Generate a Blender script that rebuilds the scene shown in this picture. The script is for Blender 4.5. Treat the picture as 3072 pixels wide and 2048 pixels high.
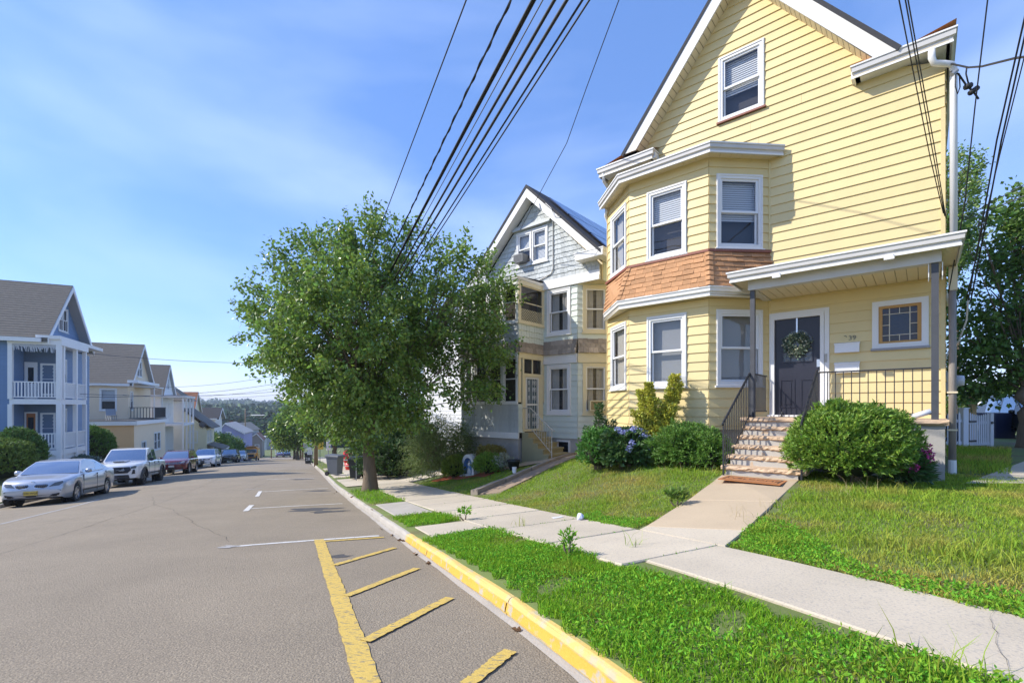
import bpy, bmesh, math, random
import numpy as np
from mathutils import Vector, Matrix
random.seed(7); RNG = np.random.default_rng(11)
for o in list(bpy.data.objects): bpy.data.objects.remove(o)
SC = bpy.context.scene; COL = SC.collection
R = math.radians
# ------------------------------------------------------------------ camera
# world: metres, the lens at the origin, looking along +Y, z = 0 at eye level
F = 1412.0                                      # focal length in photograph pixels (3072 wide)
cam = bpy.data.cameras.new('camera'); camo = bpy.data.objects.new('camera', cam); COL.objects.link(camo)
cam.sensor_width = 36; cam.lens = 36*F/3072; cam.shift_y = 198/3072; cam.clip_start = .05; cam.clip_end = 9000
camo.rotation_euler = (R(90), 0, 0); SC.camera = camo
# ------------------------------------------------------------------ sky, sun, exposure
SUN_EL, SUN_AZ = R(39.5), math.atan2(-.995, -.06)  # azimuth from +Y towards +X
W = bpy.data.worlds.new('World'); SC.world = W; W.use_nodes = True
nt = W.node_tree; nt.nodes.clear()
def N(t, **k):
    n = nt.nodes.new(t)
    for a, b in k.items(): setattr(n, a, b)
    return n
wo = N('ShaderNodeOutputWorld'); bg = N('ShaderNodeBackground'); sky = N('ShaderNodeTexSky')
sky.sky_type = 'NISHITA'; sky.sun_disc = False; sky.sun_elevation = SUN_EL; sky.sun_rotation = SUN_AZ
sky.air_density = 1.0; sky.dust_density = .3; sky.ozone_density = 3.0; sky.altitude = 0
tc = N('ShaderNodeTexCoord'); mp = N('ShaderNodeMapping'); mp.inputs['Scale'].default_value = (1.0, 1.0, 3.0)
mp.inputs['Rotation'].default_value = (0, R(12), R(20))
nz = N('ShaderNodeTexNoise'); nz.inputs['Scale'].default_value = 1.5; nz.inputs['Detail'].default_value = 5; nz.inputs['Roughness'].default_value = .45
nz.inputs['Distortion'].default_value = .3
rp = N('ShaderNodeValToRGB'); rp.color_ramp.elements[0].position = .46; rp.color_ramp.elements[1].position = .95
rp.color_ramp.elements[0].color = (.0, .0, .0, 1); rp.color_ramp.elements[1].color = (.36, .36, .36, 1)
hs = N('ShaderNodeHueSaturation'); hs.inputs['Saturation'].default_value = 1.2
ti = N('ShaderNodeMix', data_type='RGBA', blend_type='MULTIPLY'); ti.inputs['Factor'].default_value = 1; ti.inputs['B'].default_value = (.90, .83, 1.0, 1)
mx = N('ShaderNodeMix', data_type='RGBA'); mx.inputs['B'].default_value = (6.6, 7.3, 8.6, 1)
L = nt.links.new
L(tc.outputs['Generated'], mp.inputs['Vector']); L(mp.outputs[0], nz.inputs['Vector']); L(nz.outputs[0], rp.inputs[0])
L(rp.outputs[0], mx.inputs['Factor']); L(sky.outputs[0], hs.inputs['Color']); L(hs.outputs[0], ti.inputs['A']); ve = N('ShaderNodeMix', data_type='RGBA'); ve.inputs['Factor'].default_value = .4; ve.inputs['B'].default_value = (1.1, 1.92, 3.9, 1)  # thin even high cirrus veil
L(ti.outputs['Result'], ve.inputs['A']); L(ve.outputs['Result'], mx.inputs['A'])
L(mx.outputs['Result'], bg.inputs[0]); bg.inputs[1].default_value = .14; L(bg.outputs[0], wo.inputs[0])
sl = bpy.data.lights.new('sun', 'SUN'); sl.energy = 3.1; sl.angle = R(.53); sl.color = (1, .94, .83)
so = bpy.data.objects.new('sun', sl); COL.objects.link(so)
sd = Vector((math.sin(SUN_AZ)*math.cos(SUN_EL), math.cos(SUN_AZ)*math.cos(SUN_EL), math.sin(SUN_EL)))
so.rotation_euler = sd.to_track_quat('Z', 'Y').to_euler(); so.location = (-20, -5, 30)
SC.view_settings.view_transform = 'Standard'; SC.view_settings.look = 'None'; SC.view_settings.exposure = .97
SC.view_settings.gamma = 1; SC.view_settings.use_curve_mapping = False
SC.render.engine = 'CYCLES'; SC.cycles.max_bounces = 10; SC.cycles.diffuse_bounces = 6; SC.cycles.transparent_max_bounces = 12
SC.cycles.volume_bounces = 0
# ------------------------------------------------------------------ materials
MATS = {}
def M(name, col, rough=.6, var=0., scale=6, bump=0., bscale=40, rnd=0., island=0., metal=0., spec=.5, coat=0.,
      trans=0., stretch=(1, 1, 1), col2=None, c2scale=2., c2lo=.45, c2hi=.62, hue=0.):
    """procedural principled material: noise value variation, a second patchy colour, per object / per island tone, bump"""
    if name in MATS: return MATS[name]
    m = bpy.data.materials.new(name); m.use_nodes = True; t = m.node_tree; n = t.nodes; l = t.links.new
    b = n['Principled BSDF']; b.inputs['Roughness'].default_value = rough; b.inputs['Metallic'].default_value = metal
    b.inputs['Specular IOR Level'].default_value = spec; b.inputs['Coat Weight'].default_value = coat; b.inputs['Coat Roughness'].default_value = .06
    tc = n.new('ShaderNodeTexCoord'); mp = n.new('ShaderNodeMapping'); mp.inputs['Scale'].default_value = stretch
    l(tc.outputs['Object'], mp.inputs['Vector'])
    rgb = n.new('ShaderNodeRGB'); rgb.outputs[0].default_value = (*col, 1); c = rgb.outputs[0]
    def noise(s, d=4):
        q = n.new('ShaderNodeTexNoise'); q.inputs['Scale'].default_value = s; q.inputs['Detail'].default_value = d
        l(mp.outputs[0], q.inputs['Vector']); return q.outputs[0]
    if col2:
        r = n.new('ShaderNodeValToRGB'); r.color_ramp.elements[0].position = c2lo; r.color_ramp.elements[1].position = c2hi
        l(noise(c2scale, 6), r.inputs[0]); k = n.new('ShaderNodeMix'); k.data_type = 'RGBA'
        l(r.outputs[0], k.inputs['Factor']); l(c, k.inputs['A']); k.inputs['B'].default_value = (*col2, 1); c = k.outputs['Result']
    def scaled(c, src, amt):
        a = n.new('ShaderNodeMath'); a.operation = 'MULTIPLY_ADD'; l(src, a.inputs[0]); a.inputs[1].default_value = 2*amt; a.inputs[2].default_value = 1-amt
        v = n.new('ShaderNodeVectorMath'); v.operation = 'SCALE'; l(c, v.inputs[0]); l(a.outputs[0], v.inputs['Scale']); return v.outputs[0]
    if var: c = scaled(c, noise(scale, 6), var)
    if rnd: oi = n.new('ShaderNodeObjectInfo'); c = scaled(c, oi.outputs['Random'], rnd)
    if island:
        g = n.new('ShaderNodeNewGeometry'); c = scaled(c, g.outputs['Random Per Island'], island)
        if hue:
            h = n.new('ShaderNodeHueSaturation'); a = n.new('ShaderNodeMath'); a.operation = 'MULTIPLY_ADD'
            w = n.new('ShaderNodeTexWhiteNoise'); w.noise_dimensions = '1D'; l(g.outputs['Random Per Island'], w.inputs['W'])
            l(w.outputs[0], a.inputs[0]); a.inputs[1].default_value = 2*hue; a.inputs[2].default_value = .5-hue
            l(a.outputs[0], h.inputs['Hue']); l(c, h.inputs['Color']); c = h.outputs[0]
    l(c, b.inputs['Base Color'])
    if bump:
        q = n.new('ShaderNodeBump'); q.inputs['Strength'].default_value = bump; q.inputs['Distance'].default_value = .01
        l(noise(bscale, 5), q.inputs['Height']); l(q.outputs[0], b.inputs['Normal'])
    if trans:
        tr = n.new('ShaderNodeBsdfTranslucent'); l(c, tr.inputs[0]); s = n.new('ShaderNodeMixShader'); s.inputs[0].default_value = trans
        l(b.outputs[0], s.inputs[1]); l(tr.outputs[0], s.inputs[2]); l(s.outputs[0], n['Material Output'].inputs[0])
    MATS[name] = m; return m
def glass(name, tint=(.78, .8, .82), base=.07, rough=.02):
    m = bpy.data.materials.new(name); m.use_nodes = True; t = m.node_tree; n = t.nodes; l = t.links.new; n.clear()
    o = n.new('ShaderNodeOutputMaterial'); g = n.new('ShaderNodeBsdfGlossy'); g.inputs['Roughness'].default_value = rough
    tr = n.new('ShaderNodeBsdfTransparent'); tr.inputs[0].default_value = (*tint, 1); fr = n.new('ShaderNodeLayerWeight'); fr.inputs[0].default_value = .5
    pw = n.new('ShaderNodeMath'); pw.operation = 'POWER'; pw.inputs[1].default_value = 4.; l(fr.outputs['Facing'], pw.inputs[0])
    a = n.new('ShaderNodeMath'); a.operation = 'MULTIPLY_ADD'; a.inputs[1].default_value = .85; a.inputs[2].default_value = base; a.use_clamp = True; l(pw.outputs[0], a.inputs[0])
    nz = n.new('ShaderNodeTexNoise'); nz.inputs['Scale'].default_value = 1.3; tc = n.new('ShaderNodeTexCoord'); l(tc.outputs['Object'], nz.inputs['Vector'])
    bp = n.new('ShaderNodeBump'); bp.inputs['Strength'].default_value = .06; bp.inputs['Distance'].default_value = .05; l(nz.outputs[0], bp.inputs['Height']); l(bp.outputs[0], g.inputs['Normal'])
    s = n.new('ShaderNodeMixShader'); l(a.outputs[0], s.inputs[0]); l(tr.outputs[0], s.inputs[1]); l(g.outputs[0], s.inputs[2]); l(s.outputs[0], o.inputs[0])
    return m
# ------------------------------------------------------------------ mesh builder
class MB:
    def __init__(s): s.v = []; s.f = []
    def add(s, vs, fs):
        k = len(s.v); s.v += [tuple(p) for p in vs]; s.f += [tuple(i+k for i in f) for f in fs]; return s
    def hexa(s, p): return s.add(p, [(0, 3, 2, 1), (4, 5, 6, 7), (0, 1, 5, 4), (1, 2, 6, 5), (2, 3, 7, 6), (3, 0, 4, 7)])
    def box(s, x0, x1, y0, y1, z0, z1):
        return s.hexa([(x0, y0, z0), (x1, y0, z0), (x1, y1, z0), (x0, y1, z0), (x0, y0, z1), (x1, y0, z1), (x1, y1, z1), (x0, y1, z1)])
    def quad(s, *p): return s.add(p, [tuple(range(len(p)))])
    def prism(s, poly, vec):
        n = len(poly); q = [tuple(a+b for a, b in zip(p, vec)) for p in poly]
        return s.add(list(poly)+q, [tuple(range(n))[::-1], tuple(range(n, 2*n))]+[(i, (i+1) % n, n+(i+1) % n, n+i) for i in range(n)])
    def tube(s, pts, r, n=8, cap=True):
        pts = [Vector(p) for p in pts]; rs = r if hasattr(r, '__len__') else [r]*len(pts); rings = []
        up = None
        for i, p in enumerate(pts):
            d = (pts[min(i+1, len(pts)-1)]-pts[max(i-1, 0)]).normalized()
            if up is None: up = d.orthogonal().normalized()
            up = (up-d*up.dot(d));
            up = up.normalized() if up.length > 1e-6 else d.orthogonal().normalized()
            w = d.cross(up); rings.append([p+(up*math.cos(2*math.pi*k/n)+w*math.sin(2*math.pi*k/n))*rs[i] for k in range(n)])
        b = len(s.v); s.v += [tuple(q) for g in rings for q in g]
        for i in range(len(pts)-1):
            for k in range(n): s.f.append((b+i*n+k, b+i*n+(k+1) % n, b+(i+1)*n+(k+1) % n, b+(i+1)*n+k))
        if cap: s.f.append(tuple(b+k for k in range(n))[::-1]); s.f.append(tuple(b+(len(pts)-1)*n+k for k in range(n)))
        return s
    def lathe(s, prof, n=20, c=(0, 0, 0), axis='z', sx=1, sy=1):
        b = len(s.v)
        for (r, h) in prof:
            for k in range(n):
                a = 2*math.pi*k/n; x, y = r*math.cos(a)*sx, r*math.sin(a)*sy
                s.v.append({'z': (c[0]+x, c[1]+y, c[2]+h), 'y': (c[0]+x, c[1]+h, c[2]+y), 'x': (c[0]+h, c[1]+x, c[2]+y)}[axis])
        for i in range(len(prof)-1):
            for k in range(n): s.f.append((b+i*n+k, b+i*n+(k+1) % n, b+(i+1)*n+(k+1) % n, b+(i+1)*n+k))
        s.f.append(tuple(b+k for k in range(n))[::-1]); s.f.append(tuple(b+(len(prof)-1)*n+k for k in range(n)))
        return s
    def grid(s, P):
        nr, nc = len(P), len(P[0]); b = len(s.v); s.v += [tuple(p) for r in P for p in r]
        for i in range(nr-1):
            for j in range(nc-1): s.f.append((b+i*nc+j, b+i*nc+j+1, b+(i+1)*nc+j+1, b+(i+1)*nc+j))
        return s
    def mesh(s, name, mat, smooth=False):
        me = bpy.data.meshes.new(name); me.from_pydata(s.v, [], s.f); me.update()
        if mat: me.materials.append(mat)
        if smooth: me.polygons.foreach_set('use_smooth', [True]*len(me.polygons))
        return me
    def build(s, name, mat, parent=None, smooth=False, loc=None, stuff=False, label=None):
        return link(name, s.mesh(name, mat, smooth), parent, loc, stuff, label)
def link(name, me, parent=None, loc=None, stuff=False, label=None):
    o = bpy.data.objects.new(name, me); COL.objects.link(o)
    if parent: o.parent = parent
    if loc: o.location = loc
    if stuff: o['kind'] = 'stuff'
    if label: o['label'] = label
    return o
def tag(o, label, cat, group=None):
    o['label'] = label; o['category'] = cat
    if group: o['group'] = group
    return o
def struct(o): o['kind'] = 'structure'; return o
def thing(name, label, cat, loc=(0, 0, 0), rz=0, group=None):
    o = bpy.data.objects.new(name, None); o.empty_display_size = .2; COL.objects.link(o); o.location = loc; o.rotation_euler = (0, 0, rz)
    return tag(o, label, cat, group)
def dup(root, loc=None, rz=None, label=None, group=None):
    def rec(o, par):
        c = o.copy(); COL.objects.link(c); c.parent = par
        for ch in [q for q in bpy.data.objects if q.parent == o]: rec(ch, c)
        return c
    c = rec(root, None)
    if loc is not None: c.location = loc
    if rz is not None: c.rotation_euler = (0, 0, rz)
    if label: c['label'] = label
    if group: c['group'] = group
    return c
def npmesh(name, v, nper, faces_per, mat, smooth=False):
    """many alike islands: v (N,nper,3); faces_per: list of index tuples per island"""
    Nn = len(v); me = bpy.data.meshes.new(name); me.vertices.add(Nn*nper); me.vertices.foreach_set('co', v.reshape(-1).astype(np.float32))
    lt = sum(len(f) for f in faces_per); base = (np.arange(Nn)*nper)[:, None]
    loops = (base+np.concatenate([np.array(f) for f in faces_per])[None, :]).reshape(-1)
    me.loops.add(len(loops)); me.loops.foreach_set('vertex_index', loops.astype(np.int32))
    tot = np.tile(np.array([len(f) for f in faces_per]), Nn); st_ = np.concatenate([[0], np.cumsum(tot)[:-1]])
    me.polygons.add(len(tot)); me.polygons.foreach_set('loop_start', st_.astype(np.int32))
    me.polygons.foreach_set('use_smooth', np.full(len(tot), smooth))
    me.update(calc_edges=True); me.validate()
    if mat: me.materials.append(mat)
    return me
def unit(a): return a/np.maximum(np.linalg.norm(a, axis=1, keepdims=True), 1e-9)
def leaves(name, pos, dirs, length, width, mat, parent=None, droop=.15, stuff=False):
    n = len(pos); dirs = unit(dirs); r = unit(RNG.normal(size=(n, 3))); side = unit(np.cross(dirs, r)); nrm = np.cross(side, dirs)
    ln = (length*(.7+.6*RNG.random(n)))[:, None]; wd = (width*(.7+.6*RNG.random(n)))[:, None]
    mid = pos+dirs*ln*.45
    v = np.stack([pos, mid+side*wd/2+nrm*wd*droop, pos+dirs*ln, mid-side*wd/2+nrm*wd*droop], 1)
    o = link(name, npmesh(name, v, 4, [(0, 1, 2), (0, 2, 3)], mat), parent)
    if stuff: o['kind'] = 'stuff'
    return o
def text(name, s, size, mat, parent, mtx, ext=.004, align='CENTER'):
    c = bpy.data.curves.new(name, 'FONT'); c.body = s; c.size = size; c.extrude = ext; c.align_x = align; c.align_y = 'CENTER'; c.resolution_u = 2
    o = bpy.data.objects.new(name, c); COL.objects.link(o); dg = bpy.context.evaluated_depsgraph_get()
    me = bpy.data.meshes.new_from_object(o.evaluated_get(dg)); bpy.data.objects.remove(o); me.name = name; me.materials.clear(); me.materials.append(mat)
    o = link(name, me, parent); o.matrix_local = mtx; return o
class FF:
    """a wall face: A -> B runs left to right seen from outside; p(u, out, z)"""
    def __init__(s, A, B):
        s.A = Vector((A[0], A[1])); d = Vector((B[0], B[1]))-s.A; s.L = d.length; s.e = d.normalized(); s.n = Vector((s.e.y, -s.e.x))
    def p(s, u, o, z): q = s.A+s.e*u+s.n*o; return (q.x, q.y, z)
    def box(s, mb, u0, u1, o0, o1, z0, z1):
        return mb.hexa([s.p(u0, o1, z0), s.p(u1, o1, z0), s.p(u1, o0, z0), s.p(u0, o0, z0), s.p(u0, o1, z1), s.p(u1, o1, z1), s.p(u1, o0, z1), s.p(u0, o0, z1)])
    def mtx(s, u, o, z):
        x = Vector((s.e.x, s.e.y, 0)); n = Vector((s.n.x, s.n.y, 0)); zz = Vector((0, 0, 1))
        m = Matrix((x, zz, n)).transposed().to_4x4(); m.translation = Vector(s.p(u, o, z)); return m
# ------------------------------------------------------------------ street geometry: s along the right kerb (downhill), t to its right
DX, DY, NX, NY, KX = -.418, .9085, .9085, .418, 1.63
_YK = np.array([-60, -20, -8, 0, 2.57, 3.68, 5.82, 8.11, 12.7, 18.75, 24.0, 30.3, 36, 42, 47, 64, 75, 105, 118, 150, 200, 330, 600, 1000, 1600, 2300, 2700, 9000])
_ZK = np.array([-1.0, -1.12, -1.24, -1.38, -1.5, -1.6, -1.87, -2.12, -2.62, -3.24, -3.66, -4.18, -4.68, -5.2, -5.6, -7.15, -8.2, -11.4, -12.6, -15.0, -17.5, -18.5, -15.5, -10, -4, 2.0, 3, 3])
def Pz(s):
    s = np.asarray(s, float)/1.0; return sum(np.interp(s+k, _YK*1.1007, _ZK) for k in (-1.5, -.75, 0, .75, 1.5))/5
def xy(s, t): return (KX+DX*s+NX*t, DY*s+NY*t)
def st(x, y): return (DX*(x-KX)+DY*y, NX*(x-KX)+NY*y)
RW = 10.4
def roadz(s, t): return Pz(s)+.12*(1-((np.asarray(t)+RW/2)/(RW/2))**2)
def lerp(a, b, k): return a+(b-a)*k
def gst(s, t):
    s = np.asarray(s, float); t = np.asarray(t, float); p = Pz(s)
    pad = np.interp(s, [-30, 0, 11, 15.5, 19, 24, 40, 125, 160], [-1.0, -1.2, -1.22, -1.78, -2.3, -2.7, -3.7, -12.4, -15.3])
    te = np.interp(s, [0, 10, 15, 25], [5.7, 5.9, 7.0, 6.0])
    k = np.clip((t-2.6)/(te-2.6), 0, 1); k = k*k*(3-2*k)*.4+k*.6
    right = lerp(p+.13+.018*np.clip(t, 0, 3), pad, k*np.clip((160-s)/20, 0, 1))
    kl = np.clip((-t-12.1)/3.0, 0, 1); left = p+.13+kl*.95*np.clip((130-s)/15, 0, 1)
    return np.where(t >= 0, right, left)
def gz(x, y): s, t = st(x, y); return float(roadz(s, t)) if -RW < t < 0 else float(gst(s, t))
def at(px, Y, dz=0.): x = (px-1536)/F*Y; return (x, Y, gz(x, Y)+dz)
def drape(s0, s1, t0, t1, off, ns, ntt, fn=gst):
    S = np.linspace(s0, s1, ns); T = np.linspace(t0, t1, ntt); mb = MB()
    mb.grid([[(*xy(a, b), float(fn(a, b))+off) for b in T] for a in S]); return mb
# house grid of the right hand side: front walls face -Vd
RC = (7.958, 8.657); HA = math.atan2(-.658, .753)   # local x = right along the front, local y = back
def HW(a, v): return (RC[0]-.753*a+.658*v, RC[1]+.658*a+.753*v)   # a metres left of the yellow house's right corner, v back
# ------------------------------------------------------------------ colours
m_asph = M('asphalt', (.205, .168, .122), .9, var=.2, scale=.9, bump=1., bscale=75, col2=(.335, .275, .195), c2scale=85, c2lo=.42, c2hi=.66)
m_conc = M('concrete', (.51, .44, .335), .85, var=.2, scale=1.3, bump=.4, bscale=60, rnd=.07, col2=(.33, .30, .26), c2scale=55, c2lo=.52, c2hi=.75)
m_tanc = M('tan_concrete', (.47, .37, .25), .85, var=.12, scale=2, bump=.4, bscale=70, rnd=.05, col2=(.36, .28, .2), c2scale=70, c2lo=.55, c2hi=.75)
m_kerb = M('kerb_concrete', (.40, .365, .315), .85, var=.2, scale=3, bump=.5, bscale=40, rnd=.08)
m_kyel = M('yellow_kerb_paint', (.62, .37, .05), .6, var=.12, scale=5, bump=.4, bscale=40, rnd=.06, col2=(.42, .37, .28), c2scale=9, c2lo=.56, c2hi=.64)
m_kyfc = M('worn_yellow_paint', (.68, .47, .14), .7, var=.12, scale=5, bump=.4, bscale=40, rnd=.06, col2=(.5, .42, .27), c2scale=7, c2lo=.50, c2hi=.62)
m_lyel = M('yellow_road_paint', (.62, .43, .10), .7, var=.1, scale=5, bump=.6, bscale=80, col2=(.24, .2, .13), c2scale=28, c2lo=.56, c2hi=.63, stretch=(.7, 2.2, 1))
m_lwht = M('white_road_paint', (.62, .60, .57), .7, var=.1, scale=5, bump=.6, bscale=80, col2=(.25, .235, .22), c2scale=22, c2lo=.60, c2hi=.68)
m_lfnt = M('faint_road_paint', (.34, .325, .31), .8, var=.2, scale=9, bump=.6, bscale=80)
m_oil = M('oil_stain', (.075, .07, .068), .75, var=.3, scale=5, bump=.6, bscale=90)
m_soil = M('lawn_soil', (.12, .155, .04), .95, var=.3, scale=3, bump=.8, bscale=30, col2=(.13, .1, .05), c2scale=1.4, c2lo=.5, c2hi=.7)
m_hill = M('hill_ground', (.05, .085, .03), .95, var=.3, scale=.02)
m_drv = M('driveway_asphalt', (.07, .07, .072), .9, var=.2, scale=2, bump=.6, bscale=60)
m_grass = M('grass_blades', (.275, .40, .045), .7, island=.42, hue=.025, trans=.4, col2=(.47, .40, .10), c2scale=.7, c2lo=.49, c2hi=.66, spec=.05)
m_grass2 = M('verge_blades', (.225, .42, .032), .7, island=.45, hue=.025, trans=.4, col2=(.30, .38, .05), c2scale=1.4, c2lo=.54, c2hi=.7, spec=.05)
m_clov = M('ground_weeds', (.20, .42, .04), .7, island=.45, hue=.03, trans=.4, spec=.06)
m_straw = M('straw_grass', (.5, .4, .2), .7, island=.3, trans=.3)
# ------------------------------------------------------------------ survey: a photo pixel meets the ground
def pix(px, py):
    dx, dz = (px-1536)/F, -(py-1222)/F; a, b = .8, .8
    while b < 400:
        b = a*1.03
        if gz(dx*b, b) > dz*b:
            for _ in range(30):
                m = (a+b)/2
                if gz(dx*m, m) > dz*m: b = m
                else: a = m
            break
        a = b
    return (dx*b, b)
# ------------------------------------------------------------------ ground sheets
def ground_mesh(S, T, name, mat, fn):
    mb = MB(); mb.grid([[(*xy(a, b), float(fn(a, b))) for b in T] for a in S]); return mb.build(name, mat, smooth=True)
def gfn(s, t):
    if -RW-.08 < t < .08 and s < 160: return float(Pz(s))-.3
    return float(gst(s, t)) - .004
S = np.concatenate([np.arange(-60, -8, 4), np.arange(-8, 34, .7), np.arange(34, 130, 2.5), np.arange(130, 221, 10)])
T = np.concatenate([np.arange(-160, -40, 10), np.arange(-40, -16, 2), np.arange(-16, -10.6, .45), [-10.5, -10.46, -9, -1, .06, .1], np.arange(.3, 12, .45), np.arange(12, 40, 2), np.arange(40, 161, 10)])
struct(ground_mesh(S, T, 'ground', m_soil, gfn))
S = np.concatenate([[214], np.arange(220, 600, 20), np.arange(600, 2701, 100)]); T = np.concatenate([np.arange(-2400, -300, 100), np.arange(-300, 300, 30), np.arange(300, 1801, 100)])
def hfn(s, t):
    k = min(1, max(0, (s-330)/400)); return float(Pz(s)) - .3 + k*(4.5*math.sin(s*.0061+t*.004)+4.0*math.sin(t*.0093+1.3+s*.002)+2*math.sin(t*.021+s*.013))*(.35+s/2600)
struct(ground_mesh(S, T, 'hills', m_hill, hfn))
road = struct(drape(-30, 150, -RW, 0, 0, 220, 15, roadz).build('road', m_asph, smooth=True))
struct(drape(118, 127, -90, -RW-.1, .02, 5, 30).build('cross_street', m_asph, smooth=True))
struct(drape(118, 127, .25, 60, .03, 5, 30).build('cross_street', m_asph, smooth=True))
# markings, surveyed from the photograph
def stripe(name, a, b, w, mat, off=.004, n=24, jag=.006):
    (x0, y0), (x1, y1) = pix(*a), pix(*b); s0, t0 = st(x0, y0); s1, t1 = st(x1, y1); d = math.hypot(s1-s0, t1-t0); ps, pt = -(t1-t0)/d*w/2, (s1-s0)/d*w/2
    rows = []
    for i in range(n+1):
        k = i/n; s, t = lerp(s0, s1, k), lerp(t0, t1, k); j0, j1 = 1+random.uniform(-jag, jag)/w*2, 1+random.uniform(-jag, jag)/w*2
        rows.append([(*xy(s+ps*j0, t+pt*j0), float(roadz(s+ps, t+pt))+off), (*xy(s-ps*j1, t-pt*j1), float(roadz(s-ps, t-pt))+off)])
    return MB().grid(rows).build(name, mat, road)
for a, b in [((695, 1639), (1137, 1606.5)), ((752, 1525), (1027, 1510)), ((776, 1475), (984, 1464)), ((799, 1437.5), (943, 1433.6)), ((808, 1420.5), (935, 1416)), ((816, 1406.6), (924, 1404.6)), ((821, 1397.3), (916, 1395.6))]:
    stripe('parking_line', a, b, .105, m_lwht)
for a, b in [((755, 1515), (737, 1533)), ((781, 1473), (771, 1489))]: stripe('parking_line', a, b, .12, m_lwht, .008)
stripe('parking_line', (700, 1636), (668, 1644), .2, m_lfnt, .006, jag=.05); stripe('parking_line', (735, 1468), (786, 1464), .1, m_lfnt); stripe('parking_line', (620, 1441), (690, 1438), .1, m_lfnt)
stripe('parking_line', (0, 1572), (300, 1497), .1, m_lfnt)
stripe('hatch_line', (957, 1618), (1106, 2056), .142, m_lyel, .006, 60)
stripe('hatch_line', (952, 1625.5), (1152, 1611.5), .1, m_lyel, .008)
for a, b in [((1003, 1696), (1184, 1643.5)), ((1039, 1789), (1252, 1705.5)), ((1096, 1925), (1350, 1794)), ((1400, 2056), (1530, 1953))]: stripe('hatch_line', a, b, .09, m_lyel, .010)
def stain(px, py, rs, rt):
    s, t = st(*pix(px, py)); n = 40; ph = [random.uniform(0, 6.28) for _ in range(4)]
    pts = []
    for i in range(n):
        a = 6.2832*i/n; r = 1+.22*math.sin(3*a+ph[0])+.14*math.sin(5*a+ph[1])+.1*math.sin(9*a+ph[2])
        pts.append((s+rs*r*math.cos(a), t+rt*r*math.sin(a)))
    mb = MB(); mb.add([(*xy(s, t), float(roadz(s, t))+.0025)]+[(*xy(a, b), float(roadz(a, b))+.0025) for a, b in pts], [(0, i+1, (i+1) % n+1) for i in range(n)])
    return mb.build('oil_stain', m_oil, road)
for p in [(940, 1527, .38, .55), (985, 1534, .22, .4), (1008, 1669, .1, .18), (955, 1472, .3, .4), (905, 1437, .35, .5)]: stain(*p)
# fine cracks and tar lines in the road and pavement
m_crk = M('crack_dark', (.06, .052, .045), .95)
def crack(par, s, t, ds, dt, n, w, fn, off, mat=m_crk):
    rows = []
    for i in range(n+1):
        rows.append([(*xy(s, t-w*random.uniform(.2, 1)), float(fn(s, t))+off), (*xy(s, t+w*random.uniform(.2, 1)), float(fn(s, t))+off)]); s += ds*random.uniform(.6, 1.4); t += dt*random.uniform(.5, 1.5)+random.uniform(-.02, .02)
    MB().grid(rows).build('crack', mat, par)
for s, t, ds, dt, n in [(2, -5.3, .25, .0, 160), (9, -2.4, .2, -.06, 60), (14, -6.5, .2, .05, 70), (6, -7.8, .22, .01, 60), (20, -3.2, .25, .02, 90)]: crack(road, s, t, ds, dt, n, .006, roadz, .003)
# kerbs: one stone after another
kerb = struct(drape(-30, 150, .02, .16, -.02, 120, 2, lambda s, t: float(Pz(s))-.1).build('kerb', m_kerb))
cuts = [-14, -11.5, -9, -6.5, -4, -1.6, 1.6, 4.05, 6.5, 7.75]
while cuts[-1] < 130: cuts.append(cuts[-1]+(2.44 if cuts[-1] < 40 else 6))
def kstone(a, b, t0, t1, par, mat, top=.118, side=1):
    mb = MB(); rows = []
    wob = random.uniform(-.006, .006)
    for i in range(7):
        s = lerp(a+.006, b-.006, i/6); z = float(Pz(s)); e = random.uniform(-.005, .005)
        fr, bk = (t0, t1) if side > 0 else (t1, t0)
        rows.append([(*xy(s, fr), z-.12), (*xy(s, fr+.018*side+e), z+.085+wob), (*xy(s, fr+.03*side+e), z+top-.008+wob), (*xy(s, fr+.055*side), z+top+wob+e), (*xy(s, bk), z+top+.004+wob), (*xy(s, bk), z-.12)])
    mb.grid(rows); n = 6; k = len(mb.v); mb.f += [tuple(range(5, -1, -1)), tuple(range(k-6, k))]
    o = mb.build('kerb_stone', mat, par, smooth=False); return o
for a, b in zip(cuts, cuts[1:]):
    y = b < 7.8
    o = kstone(a, b, .012, .235, kerb, m_kyfc if y else m_kerb)
    if y:                                     # painted face: its own thin skin, 3 mm proud of the stone
        rows = []
        for i in range(9):
            s = lerp(a+.01, b-.01, i/8); z = float(Pz(s)); q = random.uniform(0, .012)
            rows.append([(*xy(s, .008), z+.012+q), (*xy(s, .024), z+.083+random.uniform(-.006, .01))])
        MB().grid(rows).build('painted_face', m_kyel, o)
gut = MB(); gut.grid([[(*xy(s, -.07+.02*random.random()), float(roadz(s, -.07))+.003), (*xy(s, .01), float(Pz(s))+.006)] for s in np.arange(-9, 60, .4)]); gut.build('gutter_seam', m_kerb, kerb)
for a in np.arange(-8, 120, 8): kstone(a, a+8, -RW-.2, -RW-.01, kerb, m_kerb, side=-1)
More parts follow.
